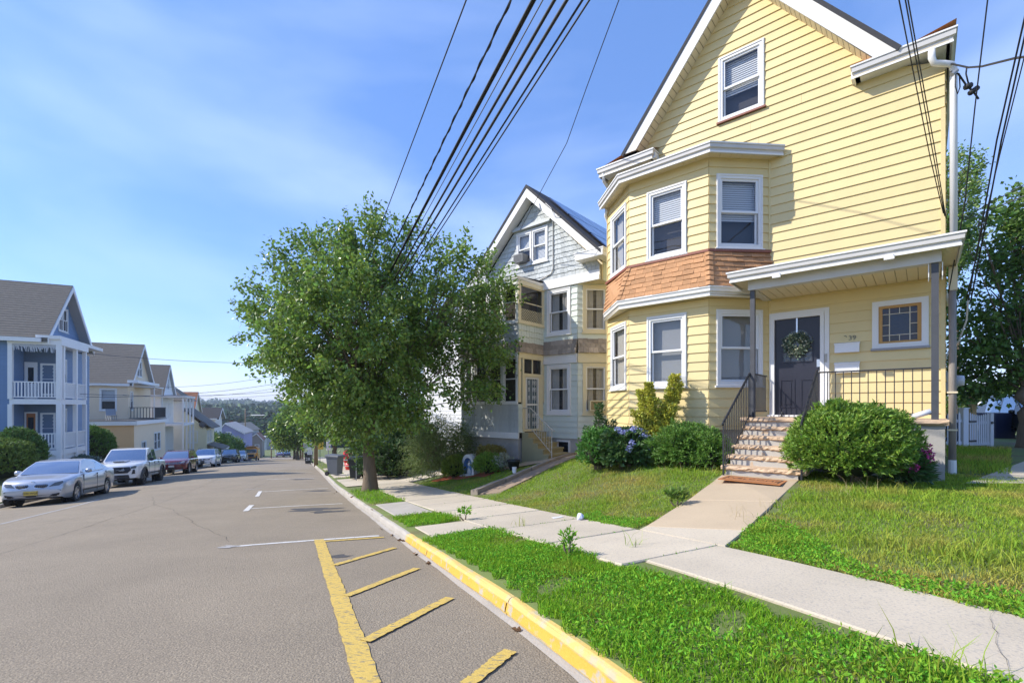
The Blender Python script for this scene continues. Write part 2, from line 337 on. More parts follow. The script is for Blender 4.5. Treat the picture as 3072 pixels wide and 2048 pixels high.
# pavements: slabs with open joints
def slab(name, mat, par, st4, up=.02, tilt=.0):
    """four corners in (s,t), counter clockwise seen from above"""
    if len(st4) == 4 and abs(st4[1][0]-st4[0][0]) > 1.8:
        (a, t0), (b, _), (_, t1), _ = st4; rows = []
        for i in range(13):
            s = lerp(a, b, i/12); l = []
            for t in (t0, t0, t0+.012, lerp(t0, t1, .5), t1-.012, t1, t1): l.append([*xy(s, t), float(gst(s, t))+up])
            l[0][2] -= .1; l[-1][2] -= .1; l[1][2] -= .01; l[-2][2] -= .01; rows.append(l)
        mb = MB(); mb.grid(rows); k = len(mb.v); mb.f += [tuple(range(7))[::-1], tuple(range(k-7, k))]; return mb.build(name, mat, par)
    th = .1; top = [(*xy(s, t), float(gst(s, t))+up+random.uniform(-tilt, tilt)) for s, t in st4]
    bot = [(x, y, z-th) for x, y, z in top]; n = len(top); c = [sum(q)/n for q in zip(*top)]
    edge = [(c[0]+(x-c[0])*.985, c[1]+(y-c[1])*.985, z+.0) for x, y, z in top]; low = [(x, y, z-.012) for x, y, z in top]
    mb = MB(); mb.add(bot+low+edge, [tuple(range(2*n, 3*n))]+[(i, (i+1) % n, n+(i+1) % n, n+i) for i in range(n)]+[(n+i, n+(i+1) % n, 2*n+(i+1) % n, 2*n+i) for i in range(n)])
    return mb.build(name, mat, par)
side = struct(drape(-30, 112, 1.3, 2.5, -.02, 120, 3).build('sidewalk', m_soil))
jl = [-9.0, -7.6, -6.2, -4.8, -3.3, -1.8, -.4, 1.0]; jl += [4.25+1.32*i for i in range(24)]
while jl[-1] < 110: jl.append(jl[-1]+(1.5 if jl[-1] < 60 else 5))
def tl(s): return float(np.interp(s, [-10, 0, 1.8, 4.2, 8.45, 12], [1.75, 1.62, 1.53, 1.3, 1.06, 1.0]))
for i, (a, b) in enumerate(zip(jl, jl[1:])):
    g = .006 if i % 2 else .012
    slab('slab', m_conc, side, [(a+g, tl(a)), (b-g, tl(b)), (b-g, 2.55), (a+g, 2.55)], tilt=.004)
for s, t, ds, dt, n in [(2.1, 2.5, -.03, -.06, 16), (5.0, 1.35, .02, .06, 18), (8.6, 2.45, .03, -.06, 20), (6.2, 2.5, .01, -.05, 10)]: crack(side, s, t, ds, dt, n, .004, gst, .0285)
JP = []
for a in jl[8:22]:
    for _ in range(34):
        if random.random() < .6: tt = lerp(tl(a), 2.55, random.random()**.6); x, y = xy(a+random.uniform(-.01, .01), tt); JP.append((x, y, gz(x, y)+.015))
JP = np.array(JP); leaves('joint_weeds', JP, np.stack([RNG.normal(size=len(JP)), RNG.normal(size=len(JP)), .8+0*JP[:, 0]], 1), .03, .008, m_clov, stuff=True)
# cross slabs between kerb and pavement
for a, b in [(7.1, 8.15), (9.7, 12.2)]: slab('slab', m_kerb if a > 9 else m_conc, side, [(a, .25), (b, .25), (b, tl(b)-.02), (a+.2, tl(a)-.02)], up=.008)
for a, b in [(22.4, 23.8), (25, 28), (33, 36)]: slab('slab', m_conc, side, [(a, .25), (b, .25), (b, tl(b)-.02), (a, tl(a)-.02)], up=.012)
sideL = struct(drape(-10, 112, -12.1, -10.7, .015, 90, 3).build('sidewalk', m_conc))
# front walks
def hst(a, v): return st(*HW(a, v))
walk = struct(MB().box(0, .01, 0, .01, 0, .01).build('front_walk', m_conc, loc=(*HW(2.4, -4), float(gst(*hst(2.4, -4)))-.06)))
walk2 = walk
def wslab(mat, q, up=.022): 
    o = slab('slab', mat, None, q, up); o.parent = walk; o.location = -Vector(walk.location); return o
def edge_v(a, t=2.57):  # v where the line a meets the pavement edge
    lo, hi = -9., 0.
    for _ in range(40):
        m = (lo+hi)/2
        if hst(a, m)[1] < t: lo = m
        else: hi = m
    return hi
aL, aR = 3.06, 1.84
wslab(m_conc, [hst(aR, -5.92), hst(aL, -5.92), hst(aL, edge_v(aL)), hst(aR, edge_v(aR))][::-1])
wslab(m_tanc, [hst(aR, -4.42), hst(aL, -4.42), hst(aL, -5.90), hst(aR, -5.90)][::-1])
wslab(m_tanc, [hst(aR, -2.7), hst(aL, -2.7), hst(aL, -4.40), hst(aR, -4.40)][::-1])
# second house: brown walk with a raised kerb stone along it
m_brk = M('brown_walk', (.27, .2, .14), .9, var=.2, scale=3, bump=.5, bscale=40)
for i in range(6):
    v0, v1 = -3.3+i*1.0, -2.31+i*1.0
    wslab(m_brk, [hst(8.0, v0), hst(8.0, v1), hst(8.75, v1), hst(8.75, v0)], .03)
st2 = thing('stone_edging', 'low brown stone edging beside the walk of the grey shingled house', 'edging', (0, 0, 0))
for i in range(5):
    v0, v1 = -3.35+i*1.1, -2.28+i*1.1; pts = [(*HW(a, v), float(gst(*hst(a, v)))) for a, v in [(8.8, v0), (8.8, v1), (9.05, v1), (9.05, v0)]]
    h = random.uniform(.09, .12) if i > 0 else .14
    MB().hexa([(x, y, z-.1) for x, y, z in pts]+[(x, y, z+h) for x, y, z in pts]).build('stone', M('edging_stone', (.3, .25, .19), .9, var=.2, scale=6, bump=.6, bscale=30, rnd=.1), st2)
# landing in front of the second house's steps
struct(MB().grid([[(*HW(a, v), float(gst(*hst(a, v)))+.03) for v in np.linspace(.2, 2.5, 6)] for a in np.linspace(7.9, 11.0, 8)]).build('landing', m_tanc))
# driveway of the grey house
struct(MB().grid([[(*xy(s+.448*(t-2.6), t), float(gst(s+.448*(t-2.6), t))+.025) for t in np.linspace(2.58, 12, 24)] for s in np.linspace(18.7, 21.3, 6)]).build('driveway', m_drv))
struct(MB().grid([[(*xy(s, t), float(gst(s, t))+.025) for t in np.linspace(.24, 4.2, 8)] for s in np.linspace(19.2, 22.2, 6)]).build('driveway', m_conc))
# path at the right of the yellow house
struct(MB().grid([[(x*Y/9.0+lerp(0, 3.2, (Y-9)/9), Y, gz(x*Y/9.0+lerp(0, 3.2, (Y-9)/9), Y)+.02) for x in np.linspace(9.35, 10.9, 5)] for Y in np.linspace(7.4, 24, 20)]).build('path', m_conc))
# ------------------------------------------------------------------ grass
def blades(name, P, h, w, mat, lean=.6, stuff=True):
    n = len(P); a = RNG.random(n)*6.2832; ca, sa = np.cos(a), np.sin(a); h = h*(.5+RNG.random(n)); w = w*(.7+.6*RNG.random(n))
    la = RNG.random(n)*6.2832; ll = lean*RNG.random(n)*h; lx, ly = np.cos(la)*ll, np.sin(la)*ll
    def row(k, wk, lk): 
        c = P+np.stack([lx*lk, ly*lk, h*k], 1); d = np.stack([ca*w*wk/2, sa*w*wk/2, 0*w], 1); return c-d, c+d
    b0, b1 = row(0, 1, 0); m0, m1 = row(.55, .8, .3); tip = P+np.stack([lx, ly, h*.95], 1)
    v = np.stack([b0, b1, m1, m0, tip], 1)
    o = link(name, npmesh(name, v, 5, [(0, 1, 2, 3), (3, 2, 4)], mat)); 
    if stuff: o['kind'] = 'stuff'
    return o
def hinv(x, y):  # -> a, v
    dx, dy = x-RC[0], y-RC[1]; return (-.753*dx+.658*dy, .658*dx+.753*dy)
def sample(n, x0, x1, y0, y1, keep):
    x = x0+(x1-x0)*RNG.random(n); y = y0+(y1-y0)*RNG.random(n); s, t = st(x, y); a, v = hinv(x, y)
    k = keep(x, y, s, t, a, v); return x[k], y[k], gst(s[k], t[k]).astype(float)
def tuft(x, y):  # patchy heights
    return .75+.35*np.sin(x*2.3+1)*np.sin(y*2.9)+.35*np.sin(x*6.1+y*4.7)*np.sin(y*7.3-x*3)
def thin(y, ref): return RNG.random(len(y)) < np.minimum(1, (ref/np.maximum(y, .1))**1.3)
wob = lambda x, y: .05*np.sin(x*7+y*5)+.04*np.sin(x*17-y*13)
def lawn1(x, y, s, t, a, v):
    w = (a > 1.80+wob(x, y)) & (a < 3.08+wob(y, x)) & (v < -2.6)
    w2 = (a > 7.98) & (a < 9.08) & (v > -3.5); e = np.abs(x/np.maximum(y, .1)) < 1.35
    path = (x/y > 1.035+.0*x) & (y > 7.6) & (x > 9.3)
    return (t > 2.53+wob(x, y)*.7) & (v < -.05+2.4*(a > 7.0)) & (s < 19) & (a < 14.2) & ~w & ~w2 & e & ~path & thin(y, 7.5) & ~((a > 7.4) & (a < 11) & (v > 0))
x, y, z = sample(700000, -5, 12.5, 2.2, 17.5, lawn1); print('lawn', len(x))
hh = .052*np.clip(tuft(x, y), .6, 1.25)
blades('lawn_grass', np.stack([x, y, z-.004], 1), hh, .0085, m_grass, 1.1)
# right side yard behind the corner
x, y, z = sample(40000, 8.2, 16, 8.4, 18, lambda x, y, s, t, a, v: (a < -.15) & ((x/y < 1.06) | (x/y > 1.2)) & (v < 8))
blades('side_yard_grass', np.stack([x, y, z-.004], 1), .11*np.ones(len(x)), .012, m_grass, .8)
def strip(x, y, s, t, a, v):
    band = (t > .13+.8*wob(x, y)) & (t < np.interp(s, [-10, 0, 1.8, 4.2, 8.45, 12], [1.75, 1.62, 1.53, 1.3, 1.06, 1.0])+wob(y, x)*.8)
    seg = ((s > -3) & (s < 6.95+.25*t)) | ((s > 8.25+wob(x, y)) & (s < 9.6)) | ((s > 12.3) & (s < 17.2)) | ((s > 24) & (s < 25)) | ((s > 28.2) & (s < 33)) | ((s > 36) & (s < 60))
    bare = np.sin(x*2.9+.7)*np.sin(y*3.3+1.1)+.6*np.sin(x*7.7-y*5.1) > 1.3
    return band & seg & thin(y, 4.5) & (~bare | (RNG.random(len(x)) < .18))
x, y, z = sample(220000, -8, 2, 7.4, 19, lambda x, y, s, t, a, v: strip(x, y, s, t, a, v) & (y > 7.5))
blades('verge_grass', np.stack([x, y, z-.004], 1), .085*np.clip(tuft(x, y), .6, 1.3), .011, m_grass2, 1.0)
x, y, z = sample(420000, -28, -4, 18, 50, lambda x, y, s, t, a, v: strip(x, y, s, t, a, v) & (y > 7.5))
blades('verge_grass', np.stack([x, y, z-.004], 1), .11*np.maximum(tuft(x, y), .5), .012, m_grass, .8)
x, y, z = sample(420000, -3, 4.2, .9, 9, lambda x, y, s, t, a, v: strip(x, y, s, t, a, v)); print('strip', len(x))
k = RNG.random(len(x)) < .78+.3*np.sin(x*3+y*2)*np.sin(y*4.1-x)
blades('verge_grass', np.stack([x, y, z-.004], 1)[k], (.058*np.clip(tuft(x, y), .5, 1.4))[k], .007, m_grass2, 1.1)
P = np.stack([x, y, z+.012+.04*RNG.random(len(x))], 1)[~k]; d = RNG.normal(size=(len(P), 3)); d[:, 2] = np.abs(d[:, 2])*.7+.2
leaves('verge_weeds', P, d, .032, .014, m_clov, stuff=True)
def lowlawn(x, y, s, t, a, v): return lawn1(x, y, s, t, a, v) & (t < 3.3+.5*np.sin(s*1.7)) & (s < 7)
x, y, z = sample(160000, -1, 6, 2.2, 10, lowlawn); P = np.stack([x, y, z+.012+.04*RNG.random(len(x))], 1); d = RNG.normal(size=(len(P), 3)); d[:, 2] = np.abs(d[:, 2])*.7+.2
leaves('lawn_weeds', P, d, .034, .014, m_clov, stuff=True)
# tall tufts, seed heads and straw
def tufts(name, spots, n, h, w, mat):
    Q = []
    for (x, y, r) in spots:
        q = RNG.normal(size=(n, 2))*r; Q.append(np.stack([x+q[:, 0], y+q[:, 1], [gz(x+a, y+b) for a, b in q]], 1))
    return blades(name, np.concatenate(Q), h*np.ones(n*len(spots)), w, mat, 1.3)
sp = [(*pix(px, py), r) for px, py, r in [(2760, 1655, .22), (2850, 1665, .15), (2700, 1640, .14), (2960, 1690, .15), (2990, 1640, .12), (2200, 1420, .1), (2340, 1640, .07), (2290, 1600, .06), (2700, 1480, .12), (2950, 1460, .15), (2540, 1490, .14), (2620, 1490, .14), (2780, 1500, .12), (1990, 1430, .25), (2090, 1430, .2), (1860, 1440, .3), (2420, 1500, .08)]]
tufts('grass_tuft', sp, 80, .13, .008, m_grass)
tufts('tall_grass', [(*pix(px, py), .06) for px, py in [(2850, 2040), (2780, 2046), (2890, 2046), (2630, 2000), (1895, 1640), (1700, 1700), (1560, 1580)]], 16, .17, .006, m_grass)
tufts('seed_stalks', [(*pix(px, py), r) for px, py, r in [(2330, 1530, .12), (2240, 1560, .12), (2060, 1408, .3), (2150, 1405, .25), (2600, 1475, .2), (2500, 1480, .2)]], 18, .2, .004, m_straw)
# ------------------------------------------------------------------ house builders
m_yel = M('yellow_siding', (.70, .56, .27), .5, var=.07, scale=2.5, rnd=.035, stretch=(1, 1, .35), bump=.05, bscale=120)
m_trim = M('white_trim', (.74, .73, .71), .45, var=.05, scale=3)
m_sof = M('cream_soffit', (.72, .62, .42), .5, var=.03)
m_gut = M('aluminium_gutter', (.56, .54, .51), .4, var=.14, scale=2.2)
m_gutw = M('white_gutter_lip', (.78, .77, .75), .4, var=.05)
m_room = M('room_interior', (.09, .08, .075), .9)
m_sash = M('vinyl_sash', (.78, .78, .78), .4)
m_blind = M('window_blind', (.82, .82, .82), .6)
m_curt = M('net_curtain', (.62, .57, .5), .8, var=.12, scale=3, stretch=(6, 6, .4))
m_screen = M('screen_road_reflection', (.36, .35, .34), .85)  # screen lightened: the road's reflection in the panes is in its colour
m_glass = glass('window_glass'); m_glass2 = glass('porch_glass', (.75, .75, .72), .04)
m_shb = M('brown_shingle', (.45, .235, .11), .85, var=.28, scale=20, rnd=.16, bump=.6, bscale=70, stretch=(1, 1, .3))
m_shd = M('dark_roof_shingle', (.045, .045, .05), .9, var=.25, scale=20, bump=.4, bscale=60)
m_shr = M('red_brown_trim', (.25, .085, .05), .5, var=.05)
m_stuc = M('grey_stucco', (.40, .375, .34), .9, var=.07, scale=2.5, bump=.35, bscale=55)
m_blk = M('black_iron', (.022, .023, .026), .45, var=.2, scale=20)
m_post = M('dark_grey_post', (.06, .062, .07), .5, var=.25, scale=9)
m_stone = M('limestone_tread', (.52, .37, .24), .85, var=.24, scale=7, bump=.9, bscale=22, rnd=.06)
m_ris = M('painted_riser', (.44, .415, .37), .8, var=.09, scale=4, bump=.2, col2=(.5, .38, .26), c2scale=5, c2lo=.63, c2hi=.67)
m_door = M('navy_door', (.022, .022, .034), .38, var=.1, scale=3)
m_metal = M('bright_metal', (.6, .6, .6), .3, metal=.9)
def siding(parent, ff, z0, z1, expo, mat, holes=(), ul=None, ur=None, name='siding_board', joined=False, proud=.030, wavy=0., phase=0.):
    """clapboards, each its own mesh (or one joined mesh where they are too small to pick apart)"""
    ul = ul or (lambda z: 0.); ur = ur or (lambda z: ff.L); J = MB(); z = z0-phase
    while z < z1-.01:
        a, b = max(z, z0), min(z+expo, z1); cut = sorted({a, b}|{h for H in holes for h in H[2:4] if a < h < b}); groups = []
        for c, d in zip(cut, cut[1:]):
            if d-c < .002: continue
            iv = [(ul(c), ur(c), ul(d), ur(d))]
            for (h0, h1, ha, hb) in holes:
                if ha <= c+1e-6 and hb >= d-1e-6:
                    nv = []
                    for (l0, r0, l1, r1) in iv:
                        if h1 <= min(l0, l1) or h0 >= max(r0, r1): nv.append((l0, r0, l1, r1)); continue
                        if h0 > l0: nv.append((l0, h0, min(l1, h0), h0))
                        if h1 < r0: nv.append((h1, r0, h1, max(r1, h1)))
                    iv = nv
            for q in iv:
                if q[1]-q[0] < .015: continue
                if len(cut) == 2 and q[1]-q[0] > 3.2 and not joined and not wavy:
                    ub = random.uniform(max(q[0], q[2])+1.0, min(q[1], q[3])-1.0); groups.append([((q[0], ub-.0015, q[2], ub-.0015), c, d)]); groups.append([((ub+.0015, q[1], ub+.0015, q[3]), c, d)]); continue
                for g in groups:
                    if any(q[0] < p[1]-.001 and q[1] > p[0]+.001 for (p, _, _) in g): g.append((q, c, d)); break
                else: groups.append([(q, c, d)])
        for g in groups:
            mb = J if joined else MB()
            for (l0, r0, l1, r1), c, d in g:
                def out(zz): return .006+(proud-.006)*(1-(zz-a)/(b-a)) if b > a else proud
                d2 = d+.010 if abs(d-b) < 1e-6 else d
                if wavy and r0-l0 > .05:
                    n = max(1, int((r0-l0)/wavy)); jit = [random.uniform(-.012, .012) for _ in range(n)]
                    for i in range(n):
                        ua, ub = lerp(l0, r0, i/n)+.003, lerp(l0, r0, (i+1)/n)-.003; k = max(0., min(1., (d-c)/(d-c+1e-9)))
                        va, vb = lerp(l1, r1, i/n)+.003, lerp(l1, r1, (i+1)/n)-.003; dz = jit[i] if abs(c-a) < 1e-6 else 0; do = random.uniform(-.003, .003)
                        mb.hexa([ff.p(ua, out(c)+do, c+dz), ff.p(ub, out(c)+do, c+dz), ff.p(ub, -.01, c+dz), ff.p(ua, -.01, c+dz), ff.p(va, out(d)+do, d2), ff.p(vb, out(d)+do, d2), ff.p(vb, -.01, d2), ff.p(va, -.01, d2)])
                else:
                    mb.hexa([ff.p(l0, out(c), c), ff.p(r0, out(c), c), ff.p(r0, -.02, c), ff.p(l0, -.02, c), ff.p(l1, out(d), d2), ff.p(r1, out(d), d2), ff.p(r1, -.02, d2), ff.p(l1, -.02, d2)])
            if not joined: mb.build(name, mat, parent)
        z += expo
    if joined and J.v: return J.build(name, mat, parent, stuff=True)
def frame(mb, ff, u0, u1, z0, z1, w, o0, o1, wt=None, wb=None):
    wt = w if wt is None else wt; wb = w if wb is None else wb
    ff.box(mb, u0, u0+w, o0, o1, z0+wb, z1-wt); ff.box(mb, u1-w, u1, o0, o1, z0+wb, z1-wt); ff.box(mb, u0, u1, o0, o1, z1-wt, z1); ff.box(mb, u0, u1, o0, o1, z0, z0+wb); return mb
def window(parent, ff, u0, u1, z0, z1, cas=.10, trim=None, sill=None, cover='blind', frac=.6, cheap=False, name='window', sashmat=None, split=.5, label=None):
    """double hung window: casing, two sashes with panes, sill, dark room box behind, blind or curtain"""
    trim = trim or m_trim; sashmat = sashmat or m_sash; mb = MB(); frame(mb, ff, u0, u1, z0, z1, cas, -.01, .042)
    if not cheap: frame(mb, ff, u0+.012, u1-.012, z0+.012, z1-.012, .03, .03, .056)
    w = mb.build(name, trim, parent, label=label); a, b, c, d = u0+cas, u1-cas, z0+cas, z1-cas; m = lerp(c, d, split); sw = .045
    rv = MB(); rv.quad(ff.p(a, -.24, c), ff.p(b, -.24, c), ff.p(b, -.24, d), ff.p(a, -.24, d))
    rv.quad(ff.p(a, 0, c), ff.p(a, -.24, c), ff.p(a, -.24, d), ff.p(a, 0, d)); rv.quad(ff.p(b, 0, c), ff.p(b, -.24, c), ff.p(b, -.24, d), ff.p(b, 0, d))
    rv.quad(ff.p(a, 0, d), ff.p(b, 0, d), ff.p(b, -.24, d), ff.p(a, -.24, d)); rv.quad(ff.p(a, 0, c), ff.p(b, 0, c), ff.p(b, -.24, c), ff.p(a, -.24, c))
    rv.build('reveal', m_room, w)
    frame(MB(), ff, a, b, m-.02, d, sw, -.03, .012).build('sash', sashmat, w); frame(MB(), ff, a, b, c, m+.02, sw, -.062, -.032).build('sash', sashmat, w)
    for (q0, q1, o) in ((m+.02, d-sw, -.012), (c+sw, m-.02, -.048)):
        MB().quad(ff.p(a+sw-.005, o, q0), ff.p(b-sw+.005, o, q0), ff.p(b-sw+.005, o, q1), ff.p(a+sw-.005, o, q1)).build('pane', m_glass, w)
    s = MB(); ff.box(s, u0-.03, u1+.03, -.01, .075, z0-.035, z0+.005); s.build('sill', sill or trim, w)
    if cover == 'blind':
        mb = MB(); zb = lerp(d, c, frac); n = max(3, int((d-zb)/(.05 if not cheap else .12)))
        for i in range(n):
            zt = lerp(d-.03, zb, i/n); h = (d-zb)/n; mb.quad(ff.p(a, -.10, zt-h*.92), ff.p(b, -.10, zt-h*.92), ff.p(b, -.115, zt), ff.p(a, -.115, zt))
        mb.build('blind', m_blind, w)
    elif cover == 'curtain':
        for (q0, q1) in ((a, lerp(a, b, .5*frac+.02)), (lerp(b, a, .5*frac), b)):
            mb = MB(); mb.grid([[ff.p(lerp(q0, q1, i/24), -.13+.022*math.sin(i*1.9+u0)+.01*math.sin(i*.7), z) for z in (c, d)] for i in range(25)]); mb.build('curtain', m_curt, w, smooth=True)
    elif cover == 'dark':
        MB().quad(ff.p(a, -.15, c), ff.p(b, -.15, c), ff.p(b, -.15, d), ff.p(a, -.15, d)).build('blind', m_screen, w)  # flat sheet with the grey reflection of the road in its colour
    return w
def hole(u0, u1, z0, z1, k=.05): return (u0+k, u1-k, z0+k, z1-k)
def gutter(parent, pts, h=.13, d=.12, mat=None, lip=None, name='gutter', closed=False):
    """box gutter along plan points (outer top edge): (x, y, z), outward normals from the turn of the line"""
    P2 = [Vector(p) for p in pts]; rows = []
    for i, p in enumerate(P2):
        da = (P2[i]-P2[i-1]) if i else (P2[1]-P2[0]); db = (P2[i+1]-P2[i]) if i < len(P2)-1 else da
        na, nb = Vector((da.y, -da.x, 0)).normalized(), Vector((db.y, -db.x, 0)).normalized(); n = (na+nb); n = n/max(.3, n.dot(na))
        rows.append([p-n*d, p-n*.01, p, p+Vector((0, 0, -.03)), p-n*.015+Vector((0, 0, -.035)), p-n*.02+Vector((0, 0, -h*.62)), p-n*.055+Vector((0, 0, -h*.72)), p-n*.055+Vector((0, 0, -h)), p-n*d+Vector((0, 0, -h))])
    mb = MB(); mb.grid(rows); n = 9; k = len(mb.v); mb.f += [tuple(range(n)), tuple(range(k-n, k))[::-1]]; g = mb.build(name, mat or m_gut, parent)
    lp = MB()
    for zo, o1, hh in ((.004, .004, .028), (-h+.0, -.048, .035)):
        rr = []
        for i, p in enumerate(P2):
            da = (P2[i]-P2[i-1]) if i else (P2[1]-P2[0]); db = (P2[i+1]-P2[i]) if i < len(P2)-1 else da
            na, nb = Vector((da.y, -da.x, 0)).normalized(), Vector((db.y, -db.x, 0)).normalized(); nn = (na+nb); nn = nn/max(.3, nn.dot(na))
            q = p+nn*o1; z = Vector((0, 0, zo)); rr.append([q+z-nn*.02, q+z, q+z-Vector((0, 0, hh)), q+z-Vector((0, 0, hh))-nn*.02])
        lp.grid(rr)
    lp.build('gutter_lip', lip or m_gutw, g); return g
def soffit_strip(parent, inner, outer, z, step=.3, mat=None, name='soffit'):
    """soffit of separate panels between two plan polylines of equal length"""
    sf = None
    for (a0, a1), (b0, b1) in zip(zip(inner, inner[1:]), zip(outer, outer[1:])):
        n = max(1, round(math.dist(b0, b1)/step))
        for i in range(n):
            mb = MB(); q = []
            gp = .0045/max(.3, math.dist(b0, b1))
            for k in (i/n+gp, (i+1)/n-gp): q.append(((lerp(a0[0], a1[0], k), lerp(a0[1], a1[1], k)), (lerp(b0[0], b1[0], k), lerp(b0[1], b1[1], k))))
            (p0, p1), (p2, p3) = q; mb.prism([(*p0, z), (*p1, z), (*p3, z), (*p2, z)], (0, 0, .012))
            if sf is None: sf = mb.build(name, mat or m_sof, parent)
            else: mb.build('soffit_panel', mat or m_sof, sf)
    bk = MB()
    for (a0, a1), (b0, b1) in zip(zip(inner, inner[1:]), zip(outer, outer[1:])): bk.quad((*a0, z+.02), (*a1, z+.02), (*b1, z+.02), (*b0, z+.02))
    bk.build('soffit_backing', M('soffit_gap', (.34, .28, .17), .8), sf); return sf
# ------------------------------------------------------------------ yellow house
GZ1 = -1.25
H1 = thing('house', 'large yellow clapboard house with two storey bay and covered corner porch', 'house', (RC[0], RC[1], 0), HA)
wall = FF((-6.98, 0), (0, 0)); EX = .205
def gl(z): return max(0., (z-5.62)/1.332-.03) if z > 6.5 else 0.     # gable slope, distance in from each end
core = MB(); core.prism([(-6.98, .28, -1.3), (0, .28, -1.3), (0, .28, 6.5), (-.7, .28, 6.5), (-3.49, .28, 10.1), (-6.28, .28, 6.5), (-6.98, .28, 6.5)], (0, .1, 0)); fw = core.build('front_wall', m_sof, H1)
HD, HS, HATT = (4.08, 5.08, -.4, 2.07), hole(5.92, 6.76, 1.15, 2.08), hole(2.99, 3.99, 6.79, 8.33)
siding(fw, wall, -.26, 2.40, EX, m_yel, [HD, HS, (-1, 4.06, -2, 2.45)], phase=.05)
siding(fw, wall, 2.45, 10.05, EX, m_yel, [HATT, (.35, 4.02, 2, 5.66)], ul=gl, ur=lambda z: 6.98-gl(z))
# side walls and back
sw = MB(); sw.box(-.14, -.02, .02, 9.5, -1.0, 6.4).box(-6.96, -6.84, .3, 9.5, -1.0, 6.4).box(-6.8, -.2, 9.3, 9.5, -1.0, 6.4); sidew = sw.build('side_wall', m_yel, H1)
siding(sidew, FF((0, .03), (0, 9.5)), -.9, 6.4, EX, m_yel, phase=.06); siding(sidew, FF((-6.98, 9.5), (-6.98, .3)), -.9, 6.4, EX, m_yel, joined=True, name='far_siding')
MB().box(-6.9, -.05, .05, 9.4, -2.2, -.26).build('foundation', m_stuc, H1)
tb = MB(); wall.box(tb, 6.925, 6.99, -.02, .034, -.24, 2.4); wall.box(tb, 6.925, 6.99, -.02, .034, 2.45, 5.5); tb.build('corner_board', m_yel, H1)
# bay
JL, C1, C2, JR = (-6.98, 0), (-5.81, -.99), (-3.89, -.99), (-2.90, 0)
faces = [FF(JL, C1), FF(C1, C2), FF(C2, JR)]
def outl(k): return [(-6.98-.2*k, 0-k*.4), (-5.81-.414*k, -.99-k), (-3.89+.414*k, -.99-k), (-2.90+.414*k*1.6, 0+k*.0)]
wins = [(.15, 1.2), (.47, 1.44), (.17, 1.24)]
bay = MB(); bay.prism([(-6.9, .25, -.5), (-5.72, -.74, -.5), (-3.98, -.74, -.5), (-3.0, .25, -.5)], (0, 0, 6.0)); bay = bay.build('bay', m_sof, H1)
for i, f in enumerate(faces):
    a, b = wins[i]
    if i == 0: a, b = f.L-1.22, f.L-.14
    if i == 2: a, b = f.L-1.24, f.L-.17
    siding(bay, f, -.49, 2.42, EX, m_yel, [hole(a, b, .48, 2.18)], phase=.12); siding(bay, f, 3.5, 5.56, EX, m_yel, [hole(a, b, 3.53, 5.19)])
    window(H1, f, a, b, .48, 2.18, cover=['curtain', 'dark', 'dark'][i], frac=1.0); window(H1, f, a, b, 3.53, 5.19, cover=['curtain', 'blind', 'blind'][i], frac=[.9, .5, .62][i])
    if i != 1:
        tb = MB(); f.box(tb, f.L-.03 if i == 2 else -.0, f.L+.02 if i == 2 else .03, -.02, .036, -.48, 2.4); f.box(tb, f.L-.03 if i == 2 else -.0, f.L+.02 if i == 2 else .03, -.02, .036, 3.5, 5.5); tb.build('corner_board', m_yel, bay)
MB().prism([(-6.9, .0, 0), (-5.75, -.9, 0), (-3.95, -.9, 0), (-3.0, 0, 0)], (0, 0, -1.8)).build('bay_foundation', m_stuc, H1, loc=(0, 0, -.5))
# shingled skirt between the storeys, one object per shingle
def skirt(zt, zb, kt, kb, courses, parent):
    T, B = outl(kt), outl(kb); core = MB()
    for i in range(3): core.quad((*T[i], zt), (*T[i+1], zt), (*B[i+1], zb), (*B[i], zb))
    sk = core.build('shingle_skirt', m_shb, parent); me = []
    for q in range(8):
        w, h = .2, (zt-zb)/courses*1.15/abs(1) ; z0 = random.uniform(-.012, .012); mb = MB(); mb.hexa([(-w/2, .002, z0), (w/2, .002, z0+random.uniform(-.006, .006)), (w/2, .016+.006*(q % 3), z0), (-w/2, .016+.006*(q % 3), z0), (-w/2, .0, h), (w/2, .0, h), (w/2, .006, h), (-w/2, .006, h)]); me.append(mb.mesh('shingle', m_shb))
    sl = math.hypot(zt-zb, kb-kt)
    for i in range(3):
        for c in range(courses):
            k = (c)/courses; pl = Vector((*[lerp(B[i][j], T[i][j], k) for j in (0, 1)], lerp(zb, zt, k))); pr = Vector((*[lerp(B[i+1][j], T[i+1][j], k) for j in (0, 1)], lerp(zb, zt, k)))
            ln = (pr-pl).length; e = (pr-pl)/ln; n = Vector((e.y, -e.x, 0)); kk = (kb-kt)/(zt-zb); upv = (Vector((0, 0, 1))-n*kk).normalized(); out = e.cross(upv)*-1
            out = -out if out.dot(n) < 0 else out; x = -random.uniform(0, .15)
            while x < ln-.03:
                w = random.uniform(.13, .27); a, b = max(x, 0), min(x+w, ln)
                if b-a > .03:
                    o = link('shingle', random.choice(me), sk); m = Matrix((e*((b-a-.006)/.2), out, upv)).transposed().to_4x4(); m.translation = pl+e*(a+b)/2+out*.004; o.matrix_local = m
                x += w
    return sk
sk = skirt(3.47, 2.62, .03, .34, 7, H1)
